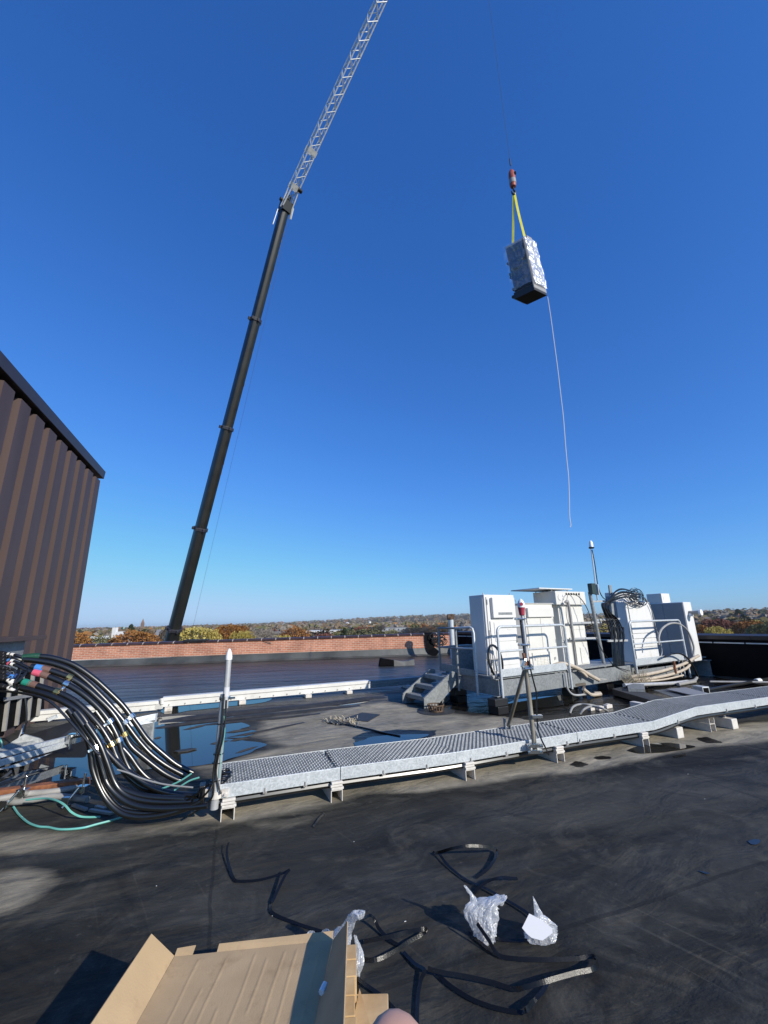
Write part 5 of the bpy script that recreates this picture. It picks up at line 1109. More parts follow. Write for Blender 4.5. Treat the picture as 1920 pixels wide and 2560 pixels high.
# ================================================================== CABLE SUPPORT STEEL AND PIPES AT THE LEFT
sf = thing('cable_support_frame', 'galvanized support frame with angled channels standing in the puddle under the hoses', 'support frame', G(120, 1900))
def pb_(pts): return [D(*q) for q in pts]
b = MB(); p, q = D(-60, 1903, 5.3), D(172, 1845, 6.3); b.bar(p, q, .07, .055); b.build('channel', 'galv', sf, bevel=.004)
b = MB(); p, q = D(-60, 1925, 5.2), D(166, 1860, 6.2); b.bar(p, q, .03, .07); b.build('channel', 'galv', sf, bevel=.004)
b = MB(); b.prism(pb_([(-50, 1893, 5.6), (24, 1858, 5.9), (60, 1836, 6.0), (98, 1846, 6.1), (120, 1862, 6.15), (-50, 1905, 5.6)]), V((.0, .02, 0))); b.build('gusset', 'galv_dull_shade', sf)
b = MB(); b.prism(pb_([(-50, 1935, 5.3), (60, 1905, 5.7), (125, 1884, 6.0), (60, 1914, 5.7), (-10, 1926, 5.4), (-50, 1945, 5.3)]), V((0, .05, 0))); b.build('lower_flange', 'galv', sf)
b = MB(); b.prism(pb_([(30, 1850, 6.6), (222, 1790, 7.2), (235, 1890, 6.9), (60, 1908, 6.3)]), V((.01, .05, 0))); b.build('web_plate_shadow', 'membrane', sf)  # dark plate painting the hose shadows on galvanized steel
b = MB(); b.prism(pb_([(112, 1905, 5.95), (135, 1902, 6.05), (150, 1904, 6.1), (130, 1910, 6.0)]), V((0, .02, .0))); b.build('tab', 'support', sf)
b = MB(); c = D(184, 1846, 6.2); b.box(c, (.14, .10, .12)); b.tube([c + V((.0, -.06, .05)), c + V((.0, -.06, -.12))], .015, 6); b.tube([c + V((.07, -.05, .1)), c + V((.07, -.05, -.05))], .015, 6); b.tube([c + V((.0, -.05, .02)), c + V((.17, -.05, .05))], .02, 6); b.build('clamp', 'steel', sf, bevel=.006)
b = MB(); b.prism(pb_([(312, 1800, 6.2), (390, 1784, 6.4), (386, 1806, 6.35), (320, 1818, 6.2)]), V((0, .05, .0))); b.build('bracket_flange', 'galv', sf)
b = MB(); b.prism(pb_([(354, 1806, 6.3), (386, 1800, 6.35), (380, 1872, 6.3), (362, 1900, 6.25), (346, 1870, 6.25), (352, 1830, 6.3)]), V((0, .02, .0))); b.build('bracket_web', 'galv_dull_shade', sf)
b = MB()
p, q = D(48, 1848, 6.2), D(62, 1812, 6.35); b.tube([p, q], .02, 6)
p, q = D(120, 1800, 6.9), D(142, 1790, 6.95); b.bar(p, q, .05, .05); b.build('threaded_rod', 'galv', sf)
for pxs, r_, lbx in (([(60, 1830), (66, 1800), (66, 1770), (63, 1745)], .012, 'black cable hanging down in front of the penthouse opening'), ([(40, 1866), (50, 1850), (55, 1835)], .012, 'short black cable dropping onto the support frame')):
    b = MB(); b.tube(smoothpts([D(x, y, 6.2) for x, y in pxs], 5), r_, 6); tag(b.build('drop_cable', 'hose', loc=D(60, 1830, 6.2)), lbx, 'cable')
b = MB(); p, q = D(-30, 1988, G(0, 1990, .09).y), D(222, 1956, G(222, 1965, .09).y); b.bar(p, q, .10, .08); tag(b.build('rusty_channel', 'rust', loc=p, bevel=.006), 'rusty orange steel channel lying along the near edge of the left puddle', 'steel channel')
b = MB(); b.tube(smoothpts([G(-30, 2003, .09), G(60, 1986, .10), (G(140, 1978, .10)), G(214, 1964, .10)], 6), .028, 10); tag(b.build('roof_conduit', 'conduit', loc=G(60, 1990), smooth=True), 'grey conduit clamped alongside the rusty orange channel', 'conduit')
b = MB(); b.tube(smoothpts([G(0, 2003, .05), G(40, 2005, .05), G(90, 1998, .06), G(130, 1991, .07), (G(170, 1993, .06)), G(219, 1999, .05)], 6), .028, 10); tag(b.build('cut_conduit', 'cablegrey', loc=G(100, 2000), smooth=True), 'pale conduit with a freely cut end lying in front of the rusty channel', 'conduit')
for x, y, lb_ in ((57, 1980, 'bright pipe clamp on the rusty channel near the left photo edge'), (206, 1972, 'bright pipe clamp near the right end of the rusty channel')):
    c = G(x, y, .13); b = MB(); b.box(c, (.09, .07, .06)); b.tube([c + V((0, 0, -.1)), c + V((.01, 0, .14))], .012, 6); b.box(c + V((-.08, -.09, -.07)), (.07, .05, .07)); b.tube([c + V((.0, -.05, .03)), c + V((-.09, -.12, -.12))], .012, 6)
    tag(b.build('pipe_clamp', 'steel', loc=c, bevel=.004), lb_, 'clamp')
for pxs, lb_ in (([(34, 2017, .03), (48, 2037, .012), (70, 2056, .012), (95, 2066, .012), (120, 2068, .012), (145, 2073, .012), (175, 2073, .012), (210, 2069, .012), (240, 2061, .012), (282, 2050, .012), (310, 2041, .02)], 'teal ground wire looping across the dark roof at the lower left'), ([(65, 2000, .10), (110, 1996, .12), (140, 2001, .15), (162, 2013, .13), (178, 2030, .08), (200, 2041, .03), (225, 2043, .015), (251, 2042, .012)], 'shorter teal ground wire coming off the clamped conduit'), ([(-8, 1835, 1.0), (2, 1850, .9), (6, 1872, .8)], 'teal wire hanging at the very left edge')):
    b = MB(); pp = [G(x, y, z) if z < .5 else D(x, y, 5.6) for x, y, z in pxs]; b.tube(smoothpts(pp, 6), .0085, 6); tag(b.build('ground_wire', 'teal', loc=pp[0], smooth=True), lb_, 'wire')
for x, y, x2, y2, k in ((182, 2012, 216, 2024, 0), (225, 2025, 280, 2034, 1), (240, 2016, 262, 2022, 2)):
    b = MB(); b.bar(G(x, y, .012), G(x2, y2, .012), .03, .02); tag(b.build('strut_offcut', 'cablegrey', loc=G(x, y)), ('pale offcut bar in the shade under the hoses, leftmost', 'longest pale offcut bar in the shade under the hoses', 'short pale offcut bar in the shade between the longer ones')[k], 'offcut', 'offcut bars under the hoses')

# ================================================================== BLACK HOSE BUNDLE (pixel tracks taken at 2.592x, origin 0,1500)
HOSES = [
 ('uppermost black hose arching over the whole bundle', 0.0261, 4.18, 4.72, [(150, 372), (240, 365), (350, 378), (480, 422), (600, 502), (700, 590), (800, 690), (880, 800), (960, 910), (1060, 1000), (1150, 1070), (1250, 1120)], 0),
 ('second black hose just below the uppermost one', 0.0261, 4.17, 4.66, [(150, 385), (230, 392), (340, 410), (460, 455), (560, 530), (660, 625), (730, 700), (790, 770), (830, 822), (900, 915), (980, 1000), (1080, 1075), (1200, 1140)], 0),
 ('black hose with the higher brass clamp in the upper middle of the bundle', 0.0261, 4.12, 4.55, [(200, 430), (300, 450), (380, 475), (470, 512), (560, 572), (640, 642), (720, 722), (775, 802), (810, 880), (850, 950), (930, 1020), (1060, 1120), (1160, 1170)], 1),
 ('black hose with the bright steel clamp between two brass ones', 0.0261, 4.11, 4.45, [(190, 462), (290, 487), (430, 545), (540, 612), (640, 702), (710, 790), (750, 860), (772, 915), (792, 990), (830, 1080), (880, 1140), (990, 1190)], 1),
 ('black hose with the lower brass clamp in the middle of the bundle', 0.0270, 4.09, 4.35, [(110, 520), (215, 548), (370, 597), (480, 652), (570, 732), (650, 822), (702, 902), (727, 945), (755, 1015), (800, 1100), (850, 1160), (940, 1220), (1080, 1240)], 1),
 ('black hose carrying the brightest shining steel clamp', 0.0270, 4.05, 4.25, [(120, 565), (330, 622), (480, 700), (560, 790), (600, 870), (650, 930), (720, 1015), (800, 1092), (880, 1150), (980, 1210), (1100, 1252), (1200, 1264), (1290, 1266)], 2),
 ('corrugated black hose with a bright lit edge, sweeping to the walkway', 0.0261, 4.04, 4.12, [(480, 730), (560, 840), (615, 930), (642, 1012), (670, 1120), (702, 1200), (772, 1275), (862, 1325), (980, 1348), (1150, 1348), (1350, 1330)], 2),
 ('lowest black hose sagging onto the roof', 0.0252, 4.04, 4.12, [(440, 710), (520, 820), (575, 920), (590, 1012), (602, 1100), (642, 1210), (702, 1310), (792, 1382), (900, 1405), (1050, 1392), (1200, 1352), (1310, 1302)], 2),
 ('corrugated black hose curving inside the bright edged one', 0.0261, 4.02, 4.16, [(560, 800), (640, 920), (690, 1040), (742, 1180), (802, 1252), (900, 1292), (1050, 1308), (1250, 1304)], 2),
 ('thin black hose second from the bottom of the bundle', 0.0209, 4.04, 4.14, [(520, 800), (585, 920), (612, 1010), (640, 1150), (682, 1250), (762, 1342), (852, 1374), (1000, 1380), (1200, 1345), (1300, 1315)], 2),
 ('black hose dipping behind the bundle to the far walkway corner', 0.0244, 4.09, 4.70, [(640, 640), (720, 740), (790, 840), (850, 930), (940, 1010), (1050, 1110), (1170, 1170)], 0),
 ('black hose dropping through the middle of the bundle', 0.0244, 4.07, 4.50, [(620, 720), (700, 830), (770, 930), (840, 1010), (900, 1095), (960, 1155), (1030, 1190)], 0),
 ('short black hose showing behind the lowest sag', 0.0244, 4.05, 4.16, [(600, 900), (650, 1000), (700, 1110), (760, 1200), (830, 1240), (960, 1275), (1200, 1290)], 2),
]
def cpx(q): return q[0] / 2.592, 1500 + q[1] / 2.592
HP = []
for lbx, r_, Y0, Y1, tr, kind in HOSES:
    px = [cpx(q) for q in tr]; cum = [0.0]
    for a, c in zip(px, px[1:]): cum.append(cum[-1] + math.hypot(c[0] - a[0], c[1] - a[1]))
    X0, X1 = 60.0, 500.0; pts = []
    for (x, y), s_ in zip(px, cum):
        # depth follows the run of the bundle from the wall port to the walkway end
        u = max(0, min(1, (x - X0) / (X1 - X0))) if kind < 2 else max(0, min(1, ((x - X0) / (X1 - X0)) * .45 + .55 * s_ / cum[-1] + .1))
        q = D(x, y, Y0 + (Y1 - Y0) * u)
        if q.z < r_ + .008: q = G(x, y, r_ + .008)
        pts.append(q)
    pts = smoothpts(pts, 10)
    for q in pts: q.z = max(q.z, r_ + .006)
    t = thing('coaxial_hose', lbx, 'hose', pts[0], 'black hoses running from the penthouse to the walkway')
    if kind == 2:
        fine = resample(pts, .0065); rs = [r_ * (1.0 if k % 2 else .975) for k in range(len(fine))]; MB().tube(fine, rs, 12).build('jacket', 'hose', t, smooth=True)
    else: MB().tube(pts, r_, 12).build('jacket', 'hose', t, smooth=True)
    HP.append((t, pts, r_))
def ring(hi, px, py, ln, m, name, extra=.0035, lug=False):
    t, pts, r_ = HP[hi]; k = min(range(1, len(pts) - 1), key=lambda k: (pix(pts[k])[0] - px) ** 2 + (pix(pts[k])[1] - py) ** 2)
    d_ = (pts[k + 1] - pts[k - 1]).normalized(); c = pts[k]; b = MB(); b.lathe(c - d_ * ln / 2, d_, [(r_, 0), (r_ + extra, .0005), (r_ + extra, ln - .0005), (r_, ln)], 14)
    if lug:
        u = d_.cross(EYE - c).normalized(); v_ = (EYE - c).normalized(); b.box(c + u * (r_ + .018) + v_ * .005, (.04, .022, .035), (u, d_, v_)); b.tube([c + u * (r_ + .02) - v_ * .035, c + u * (r_ + .02) + v_ * .035], .007, 6); b.box(c + d_ * ln * .32 + v_ * (r_ + .004), (.02, .008, .008), (u, d_, v_))
    b.build(name, m, t, smooth=False, bevel=.0015)
for hi, x, y, m in ((2, 455, 505, 'brass'), (3, 430, 545, 'steel'), (4, 375, 598, 'brass'), (2, 800, 872, 'brass'), (3, 775, 908, 'steel'), (4, 718, 940, 'brass'), (5, 592, 846, 'steel'), (5, 650, 928, 'steel'), (6, 615, 955, 'steel'), (0, 848, 756, 'steel'), (1, 808, 795, 'steel'), (3, 690, 800, 'steel')):
    ring(hi, *cpx((x, y)), .045, m, 'clamp', .008, True)
MT['tape_blue'] = mat('blue_tape', (.06, .24, .62), .4); MT['tape_pink'] = mat('pink_tape', (.62, .10, .16), .4); MT['tape_green'] = mat('green_tape', (.02, .24, .17), .4)
MT['tape_white'] = mat('white_tape', (.75, .72, .66), .5); MT['tape_brown'] = mat('brown_tape', (.16, .09, .07), .5); MT['tape_dkgreen'] = mat('dark_green_tape', (.012, .07, .04), .45); MT['tape_navy'] = mat('navy_tape', (.02, .05, .16), .4)
for hi, x, y, m in ((2, 262, 430, 'tape_blue'), (2, 302, 446, 'tape_brown'), (3, 250, 466, 'tape_pink'), (3, 290, 480, 'tape_brown'), (4, 182, 532, 'tape_green'), (4, 222, 545, 'tape_brown'), (0, 180, 385, 'tape_dkgreen'), (0, 205, 372, 'tape_dkgreen'), (0, 230, 366, 'tape_dkgreen')): ring(hi, *cpx((x, y)), .075, m, 'tape_band', .003)
# thinner jumper cables feeding the hoses from the wall port
rg = random.Random(4)
JR = [(0, 345, 'tape_white'), (1, 362, None), (2, 385, 'tape_blue'), (3, 405, 'tape_pink'), (4, 440, None), (0, 470, 'tape_navy'), (1, 495, 'tape_blue'), (2, 510, 'tape_white'), (4, 560, 'tape_white')]
for k, (hi, y0, tp_) in enumerate(JR):
    e = HP[min(hi, 4)][1][0]; yy = y0
    xs_ = [(-140, yy - 30 + 6 * (k % 3)), (-40, yy - 10), (40, yy + 4), (100, yy + 12 + 2 * k)]
    pts = [D(*cpx(q), 4.16 - .02 * k) for q in xs_] + [e + V((0, 0, -.01 * (k % 3)))]
    pts = smoothpts(pts, 6); t = thing('jumper_cable', ['thin black jumper cable feeding the hoses from the wall port', 'thin black jumper cable with coloured tape feeding the hoses'][1 if tp_ else 0], 'cable', pts[0], 'jumper cables at the penthouse wall port')
    MB().tube(pts, .013, 8).build('jacket', 'hose', t, smooth=True)
    b = MB(); j = 11; d_ = (pts[j + 1] - pts[j - 1]).normalized(); b.lathe(pts[j] - d_ * .05, d_, [(.013, 0), (.021, .004), (.021, .05), (.017, .055), (.017, .085), (.013, .088)], 10); b.build('connector', 'black', t, bevel=.002)
    b = MB(); b.lathe(pts[j] + d_ * .056, d_, [(.013, 0), (.0195, .002), (.0195, .014), (.013, .016)], 10); b.build('connector_nut', 'steel', t)
    if tp_:
        for q in range(2 if tp_ != 'tape_navy' else 3):
            b = MB(); jj = 14 + 2 * q; d_ = (pts[jj + 1] - pts[jj - 1]).normalized(); b.lathe(pts[jj] - d_ * .02, d_, [(.013, 0), (.0155, .001), (.0155, .035), (.013, .036)], 10); b.build('tape_band', 'tape_white' if (q == 1 and tp_ != 'tape_navy') else ('tape_blue' if q == 1 else tp_), t)
for k, (pxs, lb_, Y0, Y1, m_, r_) in enumerate((([(0, 590), (120, 600), (260, 630), (340, 670), (430, 760), (520, 860), (580, 930), (625, 985), (650, 1000)], 'thin black wire slanting down in front of the hoses to the bright clamp', 3.95, 4.0, 'hose', .010),
    ([(630, 995), (660, 1060), (690, 1160)], 'black zip tie tail hanging from the bright clamp', 4.0, 4.0, 'hose', .006),
    ([(760, 1100), (830, 1120), (900, 1150), (1000, 1180), (1100, 1200), (1250, 1215)], 'thin pale edged wire lying across the hoses toward the walkway', 4.15, 4.1, 'cablegrey', .007),
    ([(1050, 1222), (1120, 1195), (1180, 1165), (1240, 1125)], 'teal wire crossing the hose ends at the walkway', 4.2, 4.2, 'teal', .007),
    ([(1130, 1232), (1180, 1200), (1230, 1170), (1290, 1150)], 'second teal wire just right of the one crossing the hose ends', 4.15, 4.15, 'teal', .007),
    ([(700, 1340), (850, 1400), (1000, 1385), (1150, 1330), (1270, 1260), (1360, 1190)], 'thin black wire rising from under the hoses toward the left antenna pole', 4.35, 4.05, 'hose', .009),
    ([(1010, 1400), (1130, 1385), (1250, 1330), (1340, 1250), (1375, 1190)], 'second thin black wire rising beside the left antenna pole', 4.25, 4.02, 'hose', .009))):
    n_ = len(pxs); pp = []
    for i, q in enumerate(pxs):
        w_ = D(*cpx(q), Y0 + (Y1 - Y0) * i / (n_ - 1)); w_ = w_ if w_.z > .02 else G(*cpx(q), .02); pp.append(w_)
    b = MB(); b.tube(smoothpts(pp, 6), r_, 6); tag(b.build('loose_wire', m_, loc=pp[0], smooth=True), lb_, 'wire')
b = MB(); c = D(505, 1985, 4.22); b.box(c, (.05, .12, .16), (V((.9, .3, 0)).normalized(), V((-.3, .9, 0)).normalized(), EZ)); tag(b.build('hose_saddle', 'black', loc=c, bevel=.008), 'black block at the walkway end where the hoses enter under the grating', 'saddle')

# ================================================================== STRAPPING, BAGS, BOX
def cp7(q): return 850 + q[0] / 2.37, 2050 + q[1] / 2.37
STR = [
 ('black strapping band forming the upper right loop nearest the walkway', [(550, 198, .0), (585, 192, .03), (680, 165, .09), (780, 153, .10), (900, 163, .06), (930, 178, .02), (915, 235, .015), (870, 295, .01), (805, 342, .005)], 'strap', 55),
 ('long black strapping band running from the upper loop past both plastic bags', [(585, 195, .02), (640, 270, .01), (740, 350, .008), (830, 390, .01), (900, 425, .012), (1000, 482, .01), (1110, 552, .01), (1200, 640, .005)], 'strap', 20),
 ('short black strapping band ending in a free tip above the left bag', [(795, 435, .005), (830, 395, .02), (880, 362, .03), (930, 346, .04), (968, 340, .03), (1052, 348, .005)], 'strap', 60),
 ('silver lit strapping band beside the cardboard box with a bent end', [(138, 722, .01), (300, 690, .03), (400, 664, .04), (490, 646, .05), (512, 652, .03), (480, 680, .012), (400, 732, .006), (330, 782, .005), (220, 835, .005), (130, 832, .005)], 'strap', 75),
 ('black strapping band crossing under the silver lit one', [(130, 592, .03), (178, 566, .06), (205, 590, .04), (232, 645, .015), (300, 715, .008), (372, 752, .004)], 'strap', 25),
 ('black strapping band leading down from the middle to the bottom edge', [(375, 782, .006), (440, 850, .01), (500, 890, .02), (478, 950, .01), (462, 1040, .006), (458, 1110, .006), (455, 1220, .006)], 'strap', 15),
 ('big black strapping band folded into the right triangle of loops', [(520, 880, .03), (600, 902, .025), (750, 928, .02), (900, 962, .015), (1030, 1002, .012), (1100, 990, .03), (1200, 962, .045), (1300, 932, .05), (1400, 905, .05), (1500, 882, .05), (1526, 845, .03), (1495, 808, .02), (1400, 822, .012), (1200, 828, .01), (1050, 822, .01), (940, 800, .012), (880, 710, .05), (812, 612, .09)], 'strap', 70),
 ('lower black strapping band curving below the right triangle', [(570, 902, .01), (640, 972, .008), (760, 1052, .006), (880, 1102, .006), (1000, 1132, .006), (1080, 1142, .01), (1105, 1125, .03), (1150, 1072, .02), (1220, 985, .01), (1222, 930, .01)], 'strap', 35),
 ('black strapping band lying between the two plastic bags', [(760, 668, .008), (850, 692, .006), (1000, 714, .006), (1120, 712, .006)], 'strap', 15),
 ('short black strapping band under the left plastic bag', [(785, 688, .006), (850, 742, .006), (935, 802, .006)], 'strap', 15),
 ('black strapping band poking out behind the wooden block', [(60, 905, .006), (150, 975, .01), (240, 1040, .01), (320, 1120, .006)], 'strap', 20),
]
def strap(lbx, pp, m, tilt, gl=()):
    raw = pp; pp = smoothpts(pp, 6); nr = []
    for i in range(len(pp)):
        t_ = (pp[min(i + 1, len(pp) - 1)] - pp[max(i - 1, 0)]).normalized(); s_ = V((-t_.y, t_.x, 0)); s_ = s_.normalized() if s_.length > 1e-6 else V((0, 1, 0))
        s_ = s_ if s_.y < 0 else -s_; a = rad(tilt * (.6 + .5 * noise.noise(pp[i] * 2.1)))
        nn = (EZ * math.cos(a) + s_ * math.sin(a)).normalized()
        for g0, g1 in gl:                       # lengths that lie turned so the sun glances off them
            if g0 <= i / 6 <= g1:
                hv__ = (SDIR + (EYE - pp[i]).normalized()).normalized(); nn = (hv__ - t_ * hv__.dot(t_)).normalized()
        nr.append(nn); pp[i].z = max(pp[i].z, .004 + .012 * abs(math.sin(a)))
    b = MB(); b.ribbon(pp, .0175, nr, .0012)
    return tag(b.build('strapping_band', m, loc=pp[0]), lbx, 'strapping', 'loose strapping bands on the roof')
GL = {0: ((1, 4),), 3: ((0, 4),), 6: ((4, 9),), 7: ((6, 7),)}
for k, (lbx, tr, m_, tl) in enumerate(STR): strap(lbx, [G(*cp7(q[:2]), q[2] + .004) for q in tr], m_, tl, GL.get(k, ()))
strap('thin black strapping band standing on edge at the left of the foreground', [G(x, y, z) for x, y, z in ((572, 2106, .05), (567, 2125, .035), (570, 2155, .02), (584, 2196, .012), (600, 2203, .01), (648, 2200, .012), (700, 2186, .03), (724, 2174, .05))], 'strap', 40)
strap('black strapping band zigzagging down to the plastic film by the box', [G(x, y, z) for x, y, z in ((724, 2174, .05), (712, 2190, .04), (690, 2235, .02), (676, 2270, .012), (690, 2288, .01), (750, 2312, .008), (812, 2332, .006), (860, 2350, .006))], 'strap', 30)
strap('tiny curled black strapping offcut near the walkway', [G(x, y, z) for x, y, z in ((783, 2068, .006), (792, 2055, .012), (802, 2042, .012), (812, 2034, .006))], 'strap', 40)

def bagmesh(spine, seed, nu=84, nv=46, pleat=.42, crease=.012, flat=1.0):
    """thin gathered film: spine = (centre, half width, half depth) from bottom to tip; deep pleats run along it"""
    b = MB(); cs_ = smoothpts([q[0] for q in spine], 8); k = len(cs_)
    for j in range(nv + 1):
        f_ = j / nv * (len(spine) - 1); i = min(int(f_), len(spine) - 2); u = f_ - i; u = u * u * (3 - 2 * u); w_ = spine[i][1] + (spine[i + 1][1] - spine[i][1]) * u; d_ = spine[i][2] + (spine[i + 1][2] - spine[i][2]) * u
        c = cs_[min(k - 1, int(round(j / nv * (k - 1))))]
        for q in range(nu):
            a = 2 * math.pi * q / nu + .5 * noise.noise(V((seed, j * .06, 0))); dv_ = V((math.cos(a), math.sin(a), 0))
            s_ = V((dv_.x * 1.9 + seed, dv_.y * 1.9, j * .045)); pl_ = noise.ridged_multi_fractal(s_, .75, 2.3, 4, 1.0, 2.2); rr = 1 + pleat * (pl_ - 1.15)
            p = c + V((dv_.x * w_ * rr, dv_.y * d_ * rr, 0)); s2 = p * 16 + V((0, seed, 0))
            p = p + V((noise.noise(s2), noise.noise(s2 + V((31, 0, 0))), noise.noise(s2 + V((0, 47, 0))))) * crease + V((noise.noise(p * 45), noise.noise(p * 45 + V((9, 9, 0))), noise.noise(p * 45 + V((3, 17, 0))))) * crease * .45
            p.z = max(p.z, .003 + .004 * abs(noise.noise(p * 20))); b.v.append(p)
    for j in range(nv):
        for q in range(nu): o = j * nu + q; o2 = j * nu + (q + 1) % nu; b.f.append((o, o2, o2 + nu, o + nu))
    return b
def at(x, y, Y): return D(x, y, Y)
BY = G(1208, 2342).y
bt = thing('plastic_bag', 'crumpled clear plastic bag with a twisted peak, the left of two on the roof', 'plastic bag', G(1208, 2338))
bagmesh([(G(1212, 2346, .0), .050, .05), (at(1210, 2325, BY), .062, .055), (at(1206, 2295, BY), .066, .05), (at(1208, 2268, BY), .070, .045), (at(1222, 2252, BY), .060, .035), (at(1240, 2243, BY), .030, .02)], 3.0).build('bag_body', 'bag', bt)
bagmesh([(at(1186, 2318, BY), .018, .02), (at(1176, 2285, BY), .034, .022), (at(1176, 2264, BY), .030, .02), (at(1182, 2246, BY), .016, .012), (at(1174, 2230, BY), .010, .008), (at(1163, 2214, BY), .007, .006)], 8.0, 44, 34, .3, .009).build('twisted_peak', 'bag', bt)
bagmesh([(at(1222, 2262, BY - .02), .035, .03), (at(1244, 2246, BY - .02), .034, .024), (at(1256, 2242, BY), .022, .018), (at(1254, 2262, BY), .012, .01)], 14.0, 44, 26, .4, .012).build('bag_fold', 'bag', bt)
BY = G(1352, 2352).y
bt = thing('plastic_bag', 'clear plastic bag holding a white paper sheet, the right of two on the roof', 'plastic bag', G(1352, 2352))
bagmesh([(G(1352, 2354, .0), .060, .03), (at(1354, 2340, BY), .080, .04), (at(1356, 2318, BY), .074, .035), (at(1352, 2300, BY), .044, .025), (at(1346, 2285, BY), .016, .012)], 5.0, 84, 40, .3, .008).build('bag_body', 'bag', bt)
bagmesh([(at(1350, 2300, BY), .030, .02), (at(1345, 2280, BY), .018, .014), (at(1339, 2264, BY), .010, .008), (at(1331, 2240, BY), .002, .002)], 11.0, 40, 30, .35, .007).build('twisted_peak', 'bag', bt)
sh = [(1305, 2320), (1323, 2284), (1352, 2299), (1381, 2321), (1380, 2334), (1356, 2352), (1329, 2345), (1316, 2334)]
n_ = V((0, -.75, .66)); cpl = V((0, BY - .075, .09)); pl = []; b = MB()
for x, y in sh:
    d = ray(x, y); pl.append(EYE + d * ((cpl - EYE).dot(n_) / d.dot(n_)))
b.prism(pl, n_ * .002); b.build('paper_sheet', 'paper', bt)
# film bunched behind the box
bt = thing('plastic_film', 'crumpled clear film bunched behind the cardboard box', 'plastic film', G(800, 2395)); FY = 2.62
for k, (x, y, yt, w_) in enumerate(((732, 2385, 2340, .035), (775, 2385, 2334, .045), (812, 2385, 2330, .055), (848, 2385, 2322, .05))):
    bagmesh([(G(x, y, .02), w_ * .8, w_), (at(x, (y + yt) / 2 + 8, FY), w_, w_), (at(x + 3, yt + 16, FY), w_ * .9, w_ * .7), (at(x + 4, yt, FY), w_ * .35, w_ * .3)], 20 + 7 * k, 60, 30, .45, .014).build('film_bunch', 'bag', bt)
bagmesh([(at(842, 2352, FY), .035, .03), (at(858, 2330, FY - .05), .034, .022), (at(874, 2306, FY - .1), .026, .016), (at(886, 2286, FY - .14), .022, .014), (at(898, 2280, FY - .15), .026, .018), (at(903, 2294, FY - .15), .012, .01)], 44, 50, 44, .35, .010).build('film_peak', 'bag', bt)
bagmesh([(at(889, 2340, FY - .1), .006, .005), (at(896, 2370, FY - .1), .012, .010), (at(898, 2400, FY - .12), .022, .016), (at(893, 2425, FY - .12), .016, .012), (at(894, 2445, FY - .12), .006, .006)], 52, 36, 34, .4, .008).build('film_tail', 'bag', bt)
for k, (x, y) in enumerate(((391, 2216), (1013, 2305), (885, 2105), (681, 2291), (1720, 1936), (1762, 1998))):
    c = G(x, y); b = MB(); b.box(c + EZ * .003, (.006 + .006 * (k % 3 == 1), .004, .003), (V((.9, .4, 0)).normalized(), V((-.4, .9, 0)).normalized(), EZ)); tag(b.build('paper_scrap', 'paper', loc=c, bevel=.001), 'tiny pale scrap of litter lying on the dark roof', 'litter', 'tiny litter scraps on the roof')

# cardboard tray lying on a pine crate
ZB = .25
c0, c1, c2, c3 = G(436, 2391, ZB), G(832, 2350, ZB), G(782, 2575, ZB), G(333, 2575, ZB)
dn = (c3 - c0); dm = (c2 - c1); far = c1 - c0
c2x, c3x = c1 + dm * 1.7, c0 + dn * 1.7
bx = thing('cardboard_box', 'open brown cardboard tray with raised side flaps lying on a pine crate', 'box', c0)
def cardsheet(q, nu, nv, th, bumps=0.0, ripple=0.0):
    b = MB(); a, bq, cq, dq = q; nn = (bq - a).cross(dq - a).normalized(); nn = nn if nn.z > 0 else -nn
    for lay in (0, 1):
        for j in range(nv + 1):
            for i in range(nu + 1):
                u, v_ = i / nu, j / nv; p = a.lerp(bq, u).lerp(dq.lerp(cq, u), v_); h = 0
                if ripple:
                    h += ripple * .8 * noise.noise(V((u * 3, v_ * 2.5, 1)))
                    for uc, v0, v1 in CREASE:
                        h += ripple * math.exp(-((u - uc - .003 * math.sin(v_ * 9 + uc * 20)) / .006) ** 2) * (1 if v0 < v_ < v1 else 0)
                b.v.append(p + nn * (h - th * lay))
    W = nu + 1; K = W * (nv + 1)
    for j in range(nv):
        for i in range(nu): k = j * W + i; b.f.append((k, k + 1, k + W + 1, k + W)); b.f.append((K + k, K + k + W, K + k + W + 1, K + k + 1))
    edge = [i for i in range(W)] + [j * W + nu for j in range(1, nv + 1)] + [nv * W + i for i in range(nu - 1, -1, -1)] + [j * W for j in range(nv - 1, 0, -1)]
    for i in range(len(edge)): e, f_ = edge[i], edge[(i + 1) % len(edge)]; b.f.append((e, e + K, f_ + K, f_))
    return b
CREASE = [(.17, .05, 1), (.34, .08, .9), (.42, .45, 1), (.52, .05, 1), (.60, .1, .5), (.70, .06, 1), (.78, .05, .8), (.86, .06, 1), (.27, .3, .7), (.93, .02, 1)]
cardsheet((c0, c1, c2x, c3x), 150, 60, .004, ripple=.0020).build('base_panel', 'card', bx, smooth=True)
sh_ = SDIR
tl = G(379, 2334, .385); tl2 = G(214, 2580, .36); tlx = tl + (tl2 - tl) * 1.5
cardsheet((tl, c0 + V((0, 0, .002)), c3x, tlx), 20, 30, .005, ripple=0).build('side_flap', 'card', bx)
tr_ = G(868, 2303, .38); trx = G(858, 2580, .40); trx = tr_ + (trx - tr_) * 1.4
cardsheet((c1 + V((.002, 0, .002)), tr_, trx, c2x), 16, 30, .005).build('side_flap', 'card', bx)
e0, e1 = c0.lerp(c1, .10), c0.lerp(c1, .19)
back = (c0 - c3).normalized()
b = MB(); 
for u0, u1, ln in ((.0, .11, .028), (.26, 1.0, .03)):
    p, q = c0.lerp(c1, u0), c0.lerp(c1, u1); b.prism([p, q, q + back * ln * 1.3 + EZ * .012, p + back * ln + EZ * .012], V((0, 0, -.004)))
b.build('front_flap', 'card', bx)
